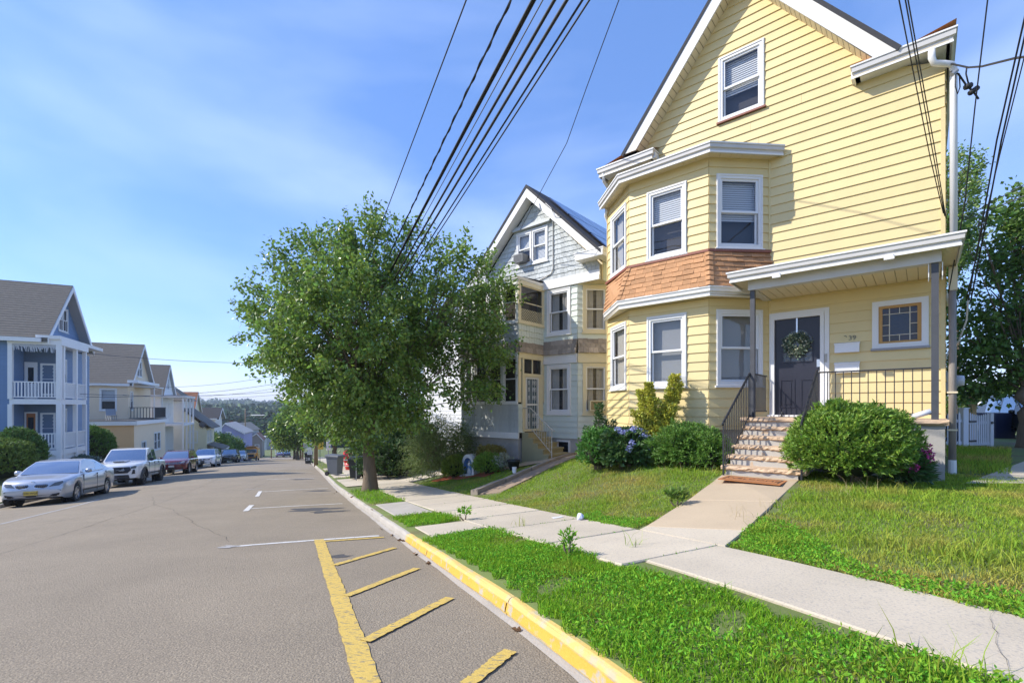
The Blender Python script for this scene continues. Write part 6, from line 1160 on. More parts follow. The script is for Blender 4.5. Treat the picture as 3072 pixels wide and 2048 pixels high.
def vehicle(name, label, cat, c):
    """lofted body with wheel arches, greenhouse with glass set in, lamps, grille, wheels, mirrors"""
    V = thing(name, label, cat, group='vehicles parked along the left kerb'); CARS[V.name] = c; wb, fo, ro, hw, r, ww = c['wb'], c['fo'], c['ro'], c['W']/2, c['r'], c['ww']; xf, xr = wb/2+fo, -wb/2-ro; paint = c['paint']; axles = (wb/2, -wb/2); ar = r*1.16
    xs = sorted(set([round(v, 3) for v in list(np.linspace(xr, xf, 34))+[a+ar*k for a in axles for k in (-1.03, -1, -.97, -.88, -.72, -.5, -.25, 0, .25, .5, .72, .88, .97, 1, 1.03)]+[p[0] for p in c['deck'] if xr < p[0] < xf]+[xf-.03, xf-.1, xf-.22, xr+.04, xr+.14]]))
    def zb(x):
        z = interp(c['sill'], x)
        for a in axles:
            if abs(x-a) < ar: z = max(z, r+math.sqrt(max(0, ar*ar-(x-a)**2))*.97)
        return z
    def hwx(x): return hw*(1-c.get('nose', .10)*max(0, (x-(xf-.8))/.8)**2.2-.07*max(0, ((xr+.7)-x)/.7)**2)
    rows = []; ENDS = {}
    for x in xs:
        b, t_, h = zb(x), interp(c['deck'], x), hwx(x); t_ = max(t_, b+.06); sh = c.get('shoulder', .05)
        if x in (xs[0], xs[-1]): h *= .97
        e_ = .97 if x in (xs[0], xs[-1]) else None
        sec = [(h*.93, b), (h*.985, b+.03*(t_-b)+.005), (h, lerp(b, t_, .35)), (h*.998, lerp(b, t_, .62)), (h*.975, t_-sh), (h*.93, t_-sh*.3), (h*.80, t_+.005), (h*.4, t_+.02), (0, t_+.025)]
        if e_: sec = [(h*.95 if i_ < 5 else y, z) for i_, (y, z) in enumerate(sec)]; ENDS[x] = (h, b, sec)
        rows.append([(x, y, z) for y, z in sec]+[(x, -y, z) for y, z in sec[-2::-1]])
    bw_ = c.get('bow', .22)
    def bend(p):
        x, y, z = p; q = min(1.3, abs(y)/.9)**2.2
        return (x-bw_*q*max(0, (x-(xf-1.0))/1.0)**1.5-max(0, .42-z)*.22*max(0, (x-(xf-.5))/.5)+bw_*.7*q*max(0, ((xr+.8)-x)/.8)**1.5, y, z)
    rows = [[bend(p) for p in r_] for r_ in rows]
    mb = MB(); mb.grid(rows)
    for x, (h, b, sec) in ENDS.items():
        top = sorted((y, z) for y, z in sec[4:]); tz = lambda y: float(np.interp(abs(y), [p[0] for p in top], [p[1] for p in top]))
        mb.grid([[bend((x, y, lerp(b, tz(y), k))) for y in np.linspace(-h*.95, h*.95, 15)] for k in np.linspace(0, 1, 7)])
    body = mb.build('body', paint, V, True)
    me = body.data
    for p in me.polygons: p.use_smooth = len(p.vertices) == 4
    un = MB(); un.box(xr+.45, xf-.5, -hw*.78, hw*.78, c['sill'][0][1]+.02, .62*c['deck'][0][1]+.2); un.build('underbody', m_pbk, V)
    # greenhouse
    (xA, zA), (xB, zB), (xC, zC), (xD, zD) = c['cab']; h0, h1 = c.get('hb', hw*.90), c.get('hr', hw*.70); cab = MB(); N_ = 9
    def side(x, z, top):  # half width at height
        return h0+(h1-h0)*top
    prof = [(xA, zA, 0), (lerp(xA, xB, .5), lerp(zA, zB, .5)+.035, .5), (xB, zB, .97), (lerp(xB, xC, .33), zB+.05, 1), (lerp(xB, xC, .7), zC+.045, 1), (xC, zC, .97), (lerp(xC, xD, .5), lerp(zC, zD, .5)+.02, .5), (xD, zD, 0)]
    cab.grid([[(x+.05*(1-(2*j/(N_-1)-1)**2)*(1 if i < 4 else -1), side(x, z, t)*(2*j/(N_-1)-1), z+.02*(1-(2*j/(N_-1)-1)**2)*(t > .9)) for j in range(N_)] for i, (x, z, t) in enumerate(prof)])
    for sg in (1, -1): cab.add([(x, sg*side(x, z, t), z) for x, z, t in prof], [tuple(range(8)) if sg > 0 else tuple(range(8))[::-1]])
    roof = cab.build('roof', paint, V, False)
    def gquad(p, nm): return MB().grid(p).build(nm, m_cgl, V, True)
    e = .012
    def strip(x0, z0, t0, x1, z1, t1, k0, k1, bow, nm):
        nx = (z0-z1); nz_ = (x1-x0); ln = math.hypot(nx, nz_) or 1; sgn_ = 1 if nm == 'windshield' else -1; ox, oz = abs(nx/ln)*sgn_*e*1.6, abs(nz_/ln)*e*1.6; rr = []
        for kk in np.linspace(k0, k1, 5):
            x, z, t = lerp(x0, x1, kk), lerp(z0, z1, kk), lerp(t0, t1, kk); bz = .035*(1-abs(2*kk-1)) if nm == 'windshield' else .02*(1-abs(2*kk-1)); w_ = side(x, z, t)*.93
            rr.append([(x+.05*(1-q*q)*sgn_+ox, w_*q, z+bz+oz) for q in np.linspace(-1, 1, 9)])
        return gquad(rr, nm)
    strip(xA, zA, 0, xB, zB, .97, .04, .93, .05, 'windshield'); strip(xD, zD, 0, xC, zC, .97, .08, .92, .05, 'rear_window')
    for sg in (1, -1):
        for (xa, xb) in c['sidewin']:
            def top(x):
                if x > xB: return lerp(zA, zB, (xA-x)/(xA-xB))
                if x < xC: return lerp(zD, zC, (x-xD)/(xC-xD))
                return lerp(zB, zC, (xB-x)/(xB-xC))+.03
            rr = []
            for x in np.linspace(xa, xb, 7):
                lo = lerp(zA, zD, (xA-x)/(xA-xD))+.03; hi = max(lo+.01, top(x)-.07); yy = lambda z: (side(0, 0, min(1, (z-lerp(zA, zD, (xA-x)/(xA-xD)))/(zB-zA))))+.006
                rr.append([(x, sg*yy(z), z) for z in (lo, lerp(lo, hi, .5), hi)])
            gquad(rr, 'side_window')
        mx_ = xA-.38; mb = MB(); mb.lathe([(.0, -.1), (.07, -.08), (.095, 0), (.07, .08), (0, .1)], 10, (mx_, sg*(h0+.12), zA+.09), axis='y', sx=.8, sy=.9); mb.build('mirror', c.get('mirror', paint), V, True)
        for xh in c.get('handles', []): mb = MB(); mb.box(xh-.09, xh+.09, *sorted((sg*hw*.99, sg*(hw+.02))), c['hz']-.015, c['hz']+.015); mb.build('door_handle', c.get('hmat', paint), V)
        for xh in c.get('seams', []): mb = MB(); zz = interp(c['deck'], xh); mb.box(xh-.006, xh+.006, *sorted((sg*hw*.96, sg*(hw+.004))), zb(xh)+.08, zz-.07); mb.build('door_seam', m_pbk, V)
    for a in axles:
        for sg in (1, -1): wheel(V, a, sg*(hw-ww/2-.012), r, ww, c['rim'], sg, c.get('spokes', 5))
        for sg in (1, -1): MB().lathe([(ar*.98, -.02), (ar*.98, .02)], 24, (a, sg*(hw-ww-.1), r), axis='y').build('wheel_well', m_pbk, V)
    if c.get('cladding'):
        for a in axles:
            for sg in (1, -1): mb = MB(); th = np.linspace(-.1, math.pi+.1, 18); mb.grid([[(a+ar*.97*math.cos(q), sg*(hw*.97), r+ar*.97*math.sin(q)), (a+ar*.98*math.cos(q), sg*(hw+.03), r+ar*.98*math.sin(q)), (a+ar*1.16*math.cos(q), sg*(hw+.025), r+ar*1.16*math.sin(q)), (a+ar*1.18*math.cos(q), sg*(hw*.97), r+ar*1.18*math.sin(q))] for q in th]); mb.build('arch_cladding', c['cladding'], V)
    # rocker strip
    for sg in (1, -1): mb = MB(); mb.box(-wb/2+ar+.03, wb/2-ar-.03, *sorted((sg*hw*.95, sg*(hw+.006))), c['sill'][0][1], c['sill'][0][1]+.06); mb.build('sill_trim', c.get('sillmat', m_pbk), V)
    return V, hwx
def face_panel(V, hwx, xf, pts, mat, name, d=.02, curve=None):
    """a panel that follows the bowed nose: pts (y, z) outline, subdivided across"""
    c = CARS[V.name]; B_ = c.get('bow', .22) if curve is None else curve; xt = c['wb']/2+c['fo']
    def fx(z):
        if z <= interp(c['deck'], xt): return xt-max(0, .42-z)*.22
        for x in np.linspace(xt, 0, 120):
            if interp(c['deck'], x) >= z: return x
        return xt
    def bow(y, z): f_ = min(fx(z), xt); return f_-B_*min(1.3, abs(y/.9))**2.2*max(0, f_-xt+1.0)**1.5
    P_ = []
    for a, b in zip(pts, pts[1:]+pts[:1]):
        m = max(1, int(abs(b[0]-a[0])/.14)); P_ += [(lerp(a[0], b[0], k/m), lerp(a[1], b[1], k/m)) for k in range(m)]
    n = len(P_); f = [(bow(y, z)+d, y, z) for y, z in P_]; b = [(bow(y, z)-.06, y, z) for y, z in P_]; cy, cz = sum(p[0] for p in P_)/n, sum(p[1] for p in P_)/n
    return MB().add(f+b+[(bow(cy, cz)+d+.004, cy, cz)], [(i, (i+1) % n, 2*n) for i in range(n)]+[(i, n+i, n+(i+1) % n, (i+1) % n) for i in range(n)]).build(name, mat, V)
def mirror_y(p): return [(-y, z) for y, z in p][::-1]
silver = M('silver_paint', (.50, .52, .56), .3, metal=.45, coat=.8, var=.03); white = M('white_car_paint', (.72, .72, .72), .25, coat=1., var=.02); red = M('dark_red_paint', (.15, .012, .02), .25, metal=.25, coat=1.); blackp = M('black_paint', (.016, .017, .02), .2, coat=1.); orange = M('bus_orange', (.75, .30, .015), .4, coat=.3); navy = M('navy_paint', (.02, .025, .05), .25, coat=1.)
# silver sedan
V, hx = vehicle('silver_sedan', 'silver four door sedan with twin oval grilles, nearest of the parked row', 'car', dict(wb=2.89, fo=.84, ro=1.12, W=1.85, r=.33, ww=.23, paint=silver, rim=m_rim, spokes=5,
    deck=[(-2.57, .62), (-2.5, .92), (-2.35, 1.04), (-1.5, 1.06), (-.9, 1.02), (.0, 1.0), (.9, .99), (1.1, .98), (1.5, .945), (2.0, .85), (2.15, .79), (2.24, .69), (2.29, .5)], sill=[(-2.6, .36), (-2.2, .24), (-1.9, .22), (1.9, .2), (2.2, .22), (2.29, .28)],
    cab=[(1.06, .97), (.35, 1.42), (-.85, 1.43), (-1.78, 1.05)], hb=.84, hr=.62, sidewin=[(.78, -.28), (-.36, -1.12), (-1.2, -1.52)], handles=[-.15, -1.1], hz=.86, seams=[.95, -.32, -1.22], nose=.16))
xf = 2.29
for sg in (1, -1):
    f_ = (lambda p: p) if sg > 0 else mirror_y
    kd = face_panel(V, hx, xf-.02, f_([(.05, 0.670), (.08, 0.590), (.30, 0.570), (.40, 0.620), (.43, 0.690), (.38, 0.725), (.10, 0.725)]), m_chr, 'kidney_grille', .03); face_panel(V, hx, xf-.02, f_([(.07, 0.670), (.095, 0.605), (.30, 0.585), (.385, 0.630), (.41, 0.690), (.37, 0.712), (.11, 0.712)]), m_pbk, 'grille_mesh', .042).parent = kd
    for i in range(6): y = sg*(.115+i*.05); face_panel(V, hx, xf, [(y-.007, .60), (y+.007, .60), (y+.007, .705), (y-.007, .705)], m_chr, 'grille_bar', .05).parent = kd
    face_panel(V, hx, xf-.12, f_([(.42, .625), (.66, .65), (.74, .73), (.71, .79), (.54, .745)]), m_lampd, 'headlight', .024)
    face_panel(V, hx, xf-.02, f_([(.44, .31), (.66, .335), (.68, .40), (.52, .375)]), m_pbk, 'fog_lamp', .024)
face_panel(V, hx, xf, [(-.62, .30), (.62, .30), (.60, .36), (-.60, .36)], m_pbk, 'lower_intake', .012); face_panel(V, hx, xf, [(-.62, .235), (.62, .235), (.64, .285), (-.64, .285)], m_pbk, 'lower_intake', .012)
pl = face_panel(V, hx, xf, [(-.17, .37), (.17, .37), (.17, .505), (-.17, .505)], m_plt, 'licence_plate', .035, .0); mtx = Matrix(((0, 0, 1, xf+.036), (1, 0, 0, 0), (0, 1, 0, .435), (0, 0, 0, 1))); text('plate_text', 'D44-WGP', .085, m_pbk, pl, mtx, .001)
mb = MB(); mb.lathe([(.0, 0), (.04, .0), (.04, .008), (0, .012)], 14, (xf-.13, 0, .795), axis='x'); mb.build('bonnet_badge', m_chr, V); place(V, 23.45, -9.33)
# white pickup
clad = M('grey_cladding', (.05, .05, .053), .6); V, hx = vehicle('white_pickup', 'white crew cab pickup truck with hood scoop parked behind the silver sedan', 'pickup', dict(wb=3.35, fo=.92, ro=1.14, W=1.95, r=.40, ww=.27, paint=white, rim=m_rimd, spokes=6, shoulder=.06,
    deck=[(-2.82, 1.0), (-2.78, 1.18), (-1.0, 1.20), (-.95, 1.22), (.8, 1.20), (1.0, 1.22), (1.9, 1.14), (2.35, 1.08), (2.52, .98), (2.59, .8)], sill=[(-2.9, .55), (-2.3, .45), (-1, .42), (1.8, .42), (2.3, .36), (2.6, .42)],
    cab=[(1.05, 1.17), (.42, 1.80), (-.80, 1.81), (-1.0, 1.2)], hb=.88, hr=.74, sidewin=[(.72, -.08), (-.16, -.80)], handles=[.0, -.85], hz=1.0, seams=[.95, -.12, -.95], cladding=clad, mirror=m_pbk, nose=.14))
xf = 2.59
face_panel(V, hx, xf, [(-.50, .66), (.50, .66), (.62, .80), (.56, .95), (-.56, .95), (-.62, .80)], m_pbk, 'grille', .03)
for i in range(5): z = .70+i*.05; face_panel(V, hx, xf, [(-.5, z), (.5, z), (.5, z+.015), (-.5, z+.015)], clad, 'grille_bar', .04)
for sg in (1, -1):
    f_ = (lambda p: p) if sg > 0 else mirror_y
    face_panel(V, hx, xf-.05, f_([(.60, .86), (.78, .88), (.81, .98), (.72, 1.0), (.60, .95)]), m_lampd, 'headlight', .026); face_panel(V, hx, xf-.02, f_([(.64, .60), (.77, .62), (.75, .82), (.68, .82)]), m_pbk, 'fog_pocket', .014)
face_panel(V, hx, xf, [(-.58, .42), (.58, .42), (.54, .58), (-.54, .58)], m_pbk, 'lower_intake', .03); face_panel(V, hx, xf, [(-.72, .33), (.72, .33), (.74, .40), (-.74, .40)], m_pbk, 'skid_plate', .02)
mb = MB(); mb.prism([(1.3, -.28, 1.215), (1.95, -.24, 1.18), (1.95, .24, 1.18), (1.3, .28, 1.215)], (0, 0, .055)); hs = mb.build('hood_scoop', white, V); MB().box(1.94, 1.956, -.22, .22, 1.19, 1.225).build('scoop_mouth', m_pbk, hs)
mb = MB(); mb.box(-2.68, -1.08, -.78, .78, 1.205, 1.225); mb.build('cargo_bed', m_pbk, V); pl = face_panel(V, hx, xf, [(-.15, .42), (.15, .42), (.15, .54), (-.15, .54)], navy, 'front_plate', .045, 0); place(V, 31.2, -9.25)
def suv(name, label, cat, L_, Wd, H_, wb, paint, clad_, deck_, grille, s, t, plate=None, lamp=m_lamp, boxy=0., rim=m_rim, rails=True):
    fo = (L_-wb)*.46; ro = (L_-wb)*.54; xf = wb/2+fo; xr = -wb/2-ro; hd, bl = deck_
    V, hx = vehicle(name, label, cat, dict(wb=wb, fo=fo, ro=ro, W=Wd, r=.37, ww=.25, paint=paint, rim=rim, deck=[(xr, .75), (xr+.06, bl), (0, bl), (wb/2-.35, bl-.02), (wb/2-.1, hd+.06), (wb/2+.3, hd), (xf-.25, hd-.08), (xf-.08, hd-.18), (xf, hd-.34)], sill=[(xr, .45), (xr+.5, .34), (0, .3), (xf-.4, .3), (xf, .36)],
        cab=[(wb/2-.30, bl-.01), (wb/2-1.05+boxy, H_-.06), (xr+.55-boxy*.4, H_-.05), (xr+.08, bl)], hb=Wd/2*.90, hr=Wd/2*.72, sidewin=[(wb/2-.75+boxy*.5, -.02), (-.1, -wb/2+.42), (-wb/2+.32, xr+.5)], handles=[-.05, -1.0], hz=bl-.14, seams=[wb/2-.45, -.06, -wb/2+.4], cladding=clad_, nose=.13))
    grille(V, hx, xf, hd)
    for sg in (1, -1):
        f_ = (lambda p: p) if sg > 0 else mirror_y; face_panel(V, hx, xf-.06, f_([(Wd*.28, hd-.27), (Wd*.39, hd-.25), (Wd*.41, hd-.13), (Wd*.34, hd-.12), (Wd*.28, hd-.16)]), lamp, 'headlight', .026)
        if rails: mb = MB(); mb.tube([(wb/2-1.1, sg*Wd*.33, H_-.02), (wb/2-1.2, sg*Wd*.33, H_+.05), (xr+.7, sg*Wd*.33, H_+.05), (xr+.6, sg*Wd*.33, H_-.02)], .022, 6); mb.build('roof_rail', m_pbk, V)
    face_panel(V, hx, xf, [(-Wd*.38, .36), (Wd*.38, .36), (Wd*.34, .52), (-Wd*.34, .52)], m_pbk, 'lower_intake', .02)
    if plate: pl = face_panel(V, hx, xf, [(-.16, .54), (.16, .54), (.16, .67), (-.16, .67)], plate[0], 'licence_plate', .045, 0); text('plate_text', plate[1], .08, m_pbk, pl, Matrix(((0, 0, 1, xf+.046), (1, 0, 0, 0), (0, 1, 0, .60), (0, 0, 0, 1))), .001)
    place(V, s, t); return V
def g_slots(n, w, z0, z1, mat=m_chr):
    def g(V, hx, xf, hd):
        for i in range(n): y = (i-(n-1)/2)*w; face_panel(V, hx, xf, [(y-w*.36, hd-z0), (y+w*.36, hd-z0), (y+w*.36, hd-z1), (y-w*.36, hd-z1)], mat, 'grille_slot', .03); face_panel(V, hx, xf, [(y-w*.22, hd-z0+.015), (y+w*.22, hd-z0+.015), (y+w*.22, hd-z1-.015), (y-w*.22, hd-z1-.015)], m_pbk, 'grille_mesh', .034)
    return g
def g_cross(V, hx, xf, hd):
    face_panel(V, hx, xf, [(-.55, hd-.36), (.55, hd-.36), (.58, hd-.14), (-.58, hd-.14)], m_pbk, 'grille', .03); face_panel(V, hx, xf, [(-.57, hd-.265), (.57, hd-.265), (.57, hd-.235), (-.57, hd-.235)], m_chr, 'grille_bar', .045); face_panel(V, hx, xf, [(-.03, hd-.36), (.03, hd-.36), (.03, hd-.14), (-.03, hd-.14)], m_chr, 'grille_bar', .045)
suv('red_suv', 'dark red suv with seven slot grille behind the white pickup', 'car', 4.63, 1.86, 1.70, 2.71, red, m_pbk, (1.06, 1.10), g_slots(7, .15, .30, .17), 42.4, -9.3, (m_pltw, 'Z48-RJD'))
suv('white_suv', 'white suv with crosshair grille behind the dark red suv', 'car', 5.1, 1.93, 1.79, 3.04, white, None, (1.10, 1.14), g_cross, 54.6, -9.3, (m_pbk, ''))
suv('black_suv', 'black boxy suv with slotted grille behind the white suv', 'car', 4.8, 1.94, 1.80, 2.9, blackp, m_pbk, (1.14, 1.18), g_slots(7, .13, .36, .12), 73, -9.3, None, m_lamp, .35)
suv('white_hatchback', 'small white suv parked just in front of the school bus', 'car', 4.5, 1.84, 1.72, 2.65, white, None, (1.04, 1.08), g_cross, 85, -9.3, None, m_lamp, .2)
# school bus
BU = thing('school_bus', 'orange school bus parked at the end of the row', 'bus', group='vehicles parked along the left kerb'); mb = MB()
prof = [(-1.15, .5), (-1.18, 1.2), (-1.17, 2.3), (-1.05, 2.75), (-.7, 2.98), (0, 3.05), (.7, 2.98), (1.05, 2.75), (1.17, 2.3), (1.18, 1.2), (1.15, .5)]; mb.prism([(-5.2, y, z) for y, z in prof], (7.8, 0, 0)); mb.build('body', orange, BU)
mb = MB(); mb.prism([(2.6, -1.0, .5), (4.1, -.95, .5), (4.2, -.9, 1.1), (4.0, -.85, 1.45), (2.6, -.95, 1.62)], (0, 1.9, 0)); mb.build('hood', orange, BU); MB().box(2.6, 2.63, -1.0, 1.0, 1.66, 2.4).build('windshield', m_cgl, BU); MB().box(2.6, 2.64, -.9, .9, 2.62, 2.9).build('sign_board', m_pbk, BU); MB().box(4.1, 4.24, -.6, .6, .75, 1.3).build('grille', m_pbk, BU); MB().box(4.0, 4.35, -1.1, 1.1, .38, .62).build('bumper', m_pbk, BU)
text('lettering', 'SCHOOL BUS', .26, orange, BU, Matrix(((0, 0, 1, 2.642), (1, 0, 0, 0), (0, 1, 0, 2.76), (0, 0, 0, 1))), .002)
for i in range(9):
    for sg in (1, -1): x = -4.9+i*.8; MB().box(x, x+.62, *sorted((sg*1.15, sg*1.195)), 1.55, 2.25).build('side_window', m_cgl, BU)
for z in (1.0, 1.3):
    for sg in (1, -1): MB().box(-5.2, 2.6, *sorted((sg*1.17, sg*1.2)), z, z+.06).build('rub_rail', m_pbk, BU)
for sg in (1, -1):
    mb = MB(); mb.lathe([(0, 0), (.11, 0), (.1, .05), (0, .06)], 12, (4.15, sg*.72, 1.0), axis='x'); mb.build('headlight', m_lamp, BU); mb = MB(); mb.lathe([(0, 0), (.1, 0), (0, .03)], 10, (2.64, sg*.85, 2.74), axis='x'); mb.build('warning_light', M('amber_lamp', (.5, .15, .01), .3), BU)
    for x in (3.3, -3.0): wheel(BU, x, sg*.98, .5, .28, m_rimd, sg)
place(BU, 114, -9.8)
def small_car(name, label, px, Y, paint, fdir=1, H_=1.6, L_=4.4):
    V, hx = vehicle(name, label, 'car', dict(wb=2.65, fo=.85, ro=.9, W=1.82, r=.34, ww=.22, paint=paint, rim=m_rim, deck=[(-2.22, .7), (-2.15, 1.0), (0, 1.0), (1.0, .98), (1.3, .95), (2.0, .8), (2.17, .6)], sill=[(-2.2, .4), (-1.8, .28), (1.8, .28), (2.17, .34)], cab=[(1.1, .97), (.3, H_-.06), (-1.4, H_-.05), (-2.1, 1.0)], hb=.82, hr=.66, sidewin=[(.6, -.2), (-.3, -1.2)], nose=.13))
    del V['group']; x = (px-1536)/F*Y; s, t = st(x, Y); place(V, s, t, fdir); return V
small_car('dark_car', 'dark suv going away at the foot of the hill', 861, 124, navy, 1, 1.75); small_car('mauve_car', 'low mauve car beside the dark suv at the foot of the hill', 840, 126, M('mauve_paint', (.22, .16, .24), .3, coat=.8), 1, 1.35); small_car('grey_car', 'grey car in front of the brick garage building', 852, 176, M('slate_paint', (.07, .09, .12), .3, coat=.8), -1, 1.6); small_car('navy_van', 'dark blue vehicle by the white garage door at the crossing', 783, 140, navy, -1, 2.0)
V = small_car('white_car', 'white car parked behind the picket gate', 3018, 24.5, M('white_car_paint', (.72, .72, .72), .25, coat=1.), -1, 1.7); V.rotation_euler = (0, 0, -1.95); V.location = at(3018, 24.5)
V = small_car('black_car', 'black suv at the right edge behind the maple trunk', 3080, 20, blackp, -1, 1.75); V.rotation_euler = (0, 0, -1.9); V.location = at(3088, 19)
# ------------------------------------------------------------------ bins, signs, poles
def wheelie(label, px, Y, t_, h, mat, lid, rz, digits=None):
    x, y = (px-1536)/F*Y, Y; T = thing('wheelie_bin', label, 'bin', (x, y, gz(x, y)+.02), rz); w, d = .29*h/1.1, .34*h/1.1; mb = MB(); b, c = .80, 1.0
    lo = [(-w*b, -d*b, .06), (w*b, -d*b, .06), (w*b, d*b*.9, .10), (-w*b, d*b*.9, .10)]; hi = [(-w, -d, h*.9), (w, -d, h*.9), (w, d, h*.93), (-w, d, h*.93)]; mb.hexa(lo+hi); mb.build('bin_body', mat, T)
    mb = MB(); mb.box(-w*1.08, w*1.08, -d*1.1, d*1.02, h*.86, h*.90); mb.build('rim', mat, T)
    mb = MB(); mb.grid([[(-w*1.1, -d*1.15, h*.93), (-w*1.1, -d*1.2, h*.90)], [(-w*1.05, -d*1.1, h*.96), (-w*1.05, -d*1.1, h*.9)]]); mb.hexa([(-w*1.1, -d*1.18, h*.905), (w*1.1, -d*1.18, h*.905), (w*1.1, d*1.15, h*.935), (-w*1.1, d*1.15, h*.935), (-w*1.0, -d*1.08, h*.965), (w*1.0, -d*1.08, h*.965), (w*1.02, d*1.1, h), (-w*1.02, d*1.1, h)]); mb.build('lid', lid, T)
    MB().tube([(-w*.9, d*1.15, h*.9), (-w*.9, d*1.32, h*.93), (w*.9, d*1.32, h*.93), (w*.9, d*1.15, h*.9)], .018, 6).build('handle', mat, T)
    for sg in (1, -1): mb = MB(); mb.lathe([(.03, -.03), (.11, -.03), (.12, 0), (.11, .03), (.03, .03)], 18, (sg*w*.95, d*.85, .12), axis='x'); mb.build('wheel', m_tyre, T)
    MB().tube([(-w*.95, d*.85, .12), (w*.95, d*.85, .12)], .012, 6).build('axle', m_pbk, T)
    if digits: text('painted_number', digits, .42, M('white_sign_paint', (.7, .7, .7), .5), T, Matrix(((1, 0, 0, 0), (0, 0, -1, -d*.93), (0, 1, 0, h*.42), (0, 0, 0, 1))), .003)
    return T
m_bing = M('grey_bin_plastic', (.115, .125, .14), .5, var=.08); m_bink = M('black_bin_plastic', (.022, .026, .027), .5, var=.15)
wheelie('grey wheelie bin with wheels standing on the pavement beside the kerb', 1005, 24.6, 0, 1.1, m_bing, m_bing, R(75)); wheelie('black bin standing close to the trunk of the pear tree', 1068, 21.6, 0, 1.02, m_bink, m_bink, R(8)); wheelie('black bin with white painted number 28 far down the verge', 926, 46, 0, 1.15, m_bink, m_bink, R(10), '28')
m_pole = M('weathered_wood_pole', (.26, .19, .12), .9, var=.3, scale=3, bump=.6, bscale=10, stretch=(4, 4, .4)); m_signw = M('sign_white', (.72, .72, .72), .5); m_signb = M('sign_blue', (.03, .12, .40), .5); m_gal = M('galvanised_post', (.30, .31, .32), .5, metal=.4); m_grn = M('green_post', (.05, .08, .05), .6)
def pole(label, px, Y, h, r, arms=True, tilt=0):
    x, y = (px-1536)/F*Y, Y; T = thing('utility_pole', label, 'utility pole', (x, y, gz(x, y))); mb = MB(); mb.tube([(0, 0, -.3), (tilt*.5, 0, h*.5), (tilt, 0, h)], [r, r*.88, r*.7], 12); mb.build('pole', m_pole, T, True)
    if arms: MB().box(tilt-1.2, tilt+1.2, -.06, .06, h-.75, h-.6).build('crossarm', m_pole, T); mb = MB(); [mb.lathe([(.03, 0), (.05, .05), (.03, .12)], 8, (tilt+q, 0, h-.6)) for q in (-1.1,)]; mb.build('insulator', m_gal, T); mb = MB(); mb.lathe([(.0, 0), (.2, .0), (.22, .1), (.22, .8), (.0, .85)], 14, (tilt, -.35, h-2.4)); mb.build('transformer', m_gal, T, True)
    return T
pole('wooden utility pole in the verge beyond the grey bin', 948, 40, 9.3, .17); pole('pair of distant utility poles, left one of the two', 902, 76, 9, .15, False, -.3); pole('pair of distant utility poles, right one of the two', 908, 82, 9, .15, False); pole('dark utility pole at the far left corner of the crossing', 814, 119, 5.2, .16, False)
lp = pole('utility pole with long street lamp near the lavender house', 736, 118, 12.5, .16, False); MB().tube([(0, 0, 10.6), (1.0, 0, 10.9), (1.5, 0, 10.95)], .06, 6).build('lamp_arm', m_gal, lp); mb = MB(); mb.lathe([(.0, 0), (.22, .2), (.26, 1.2), (.2, 3.4), (.0, 3.6)], 10, (1.4, 0, 10.95), axis='x', sy=.4); mb.build('lamp_head', m_trim, lp)
fp = thing('flagpole', 'slim white flagpole by the tent roofs at the foot of the hill', 'flagpole', at(826, 150)); MB().tube([(0, 0, 0), (0, 0, 9)], [.09, .05], 8).build('mast', m_trim, fp)
def sign(label, px, Y, boards, post_h, lean=0, post=m_gal, rz=.35):
    x, y = (px-1536)/F*Y, Y; T = thing('street_sign', label, 'sign', (x, y, gz(x, y)), rz); MB().tube([(0, 0, -.2), (lean, 0, post_h)], .03, 6).build('sign_post', post, T)
    for (z0, z1, w, mat, tx, tm) in boards:
        xo = lean*((z0+z1)/2/post_h); MB().box(xo-w/2, xo+w/2, -.055, -.035, z0, z1).build('sign_board', mat, T)
        for i, q in enumerate(tx): text('lettering', q, (z1-z0)/(len(tx)+.6)*.8, tm, T, Matrix(((1, 0, 0, xo), (0, 0, -1, -.056), (0, 1, 0, z1-(i+.8)*(z1-z0)/(len(tx)+.6)), (0, 0, 0, 1))), .002)
    return T
m_sg = M('sign_green', (.02, .2, .06), .5); m_srd = M('sign_red', (.5, .02, .02), .5)
s1 = sign('blue wheelchair parking sign above two white plates on a leaning post', 933, 45, [(2.1, 2.7, .46, m_signb, [], None), (1.45, 2.05, .42, m_signw, ['RESERVED', 'PARKING'], m_sg), (.95, 1.4, .42, m_signw, ['PENALTY', '$250'], m_sg)], 2.75, -.25, m_grn)
mb = MB(); c_ = Vector((-.24, -.058, 2.38))
mb.tube([c_+Vector((.11*math.cos(a)-.02, 0, -.08+.11*math.sin(a))) for a in np.linspace(2.2, 6.6, 14)], .022, 5); mb.tube([c_+Vector((-.04, 0, .14)), c_+Vector((-.03, 0, 0)), c_+Vector((.07, 0, 0)), c_+Vector((.12, 0, -.16))], .024, 5); mb.lathe([(0, -.01), (.04, -.01), (.04, .01), (0, .01)], 10, tuple(c_+Vector((-.045, 0, .2))), axis='y'); mb.build('wheelchair_symbol', m_signw, s1)
sign('white parking sign on a grey post behind the grey bin', 985, 29, [(1.3, 1.95, .3, m_signw, ['P', '2 HR'], m_signb)], 2.0, 0, m_gal, .9); sign('small pale green parking sign between the distant poles', 915, 60, [(1.7, 2.3, .42, M('sign_pale', (.45, .52, .42), .5), ['NO', 'PARKING'], m_srd)], 2.4); sign('faded yellow sign on a dark post by the white fence', 960, 44, [(1.3, 2.0, .6, M('sign_yellow', (.62, .42, .05), .5), [], None)], 2.1, 0, m_grn)
thn = thing('steel_post', 'thin dark metal post standing in front of the black bin', 'post', at(1069, 20.6)); MB().tube([(0, 0, -.1), (0, 0, 1.5)], .025, 6).build('post', m_gal, thn)
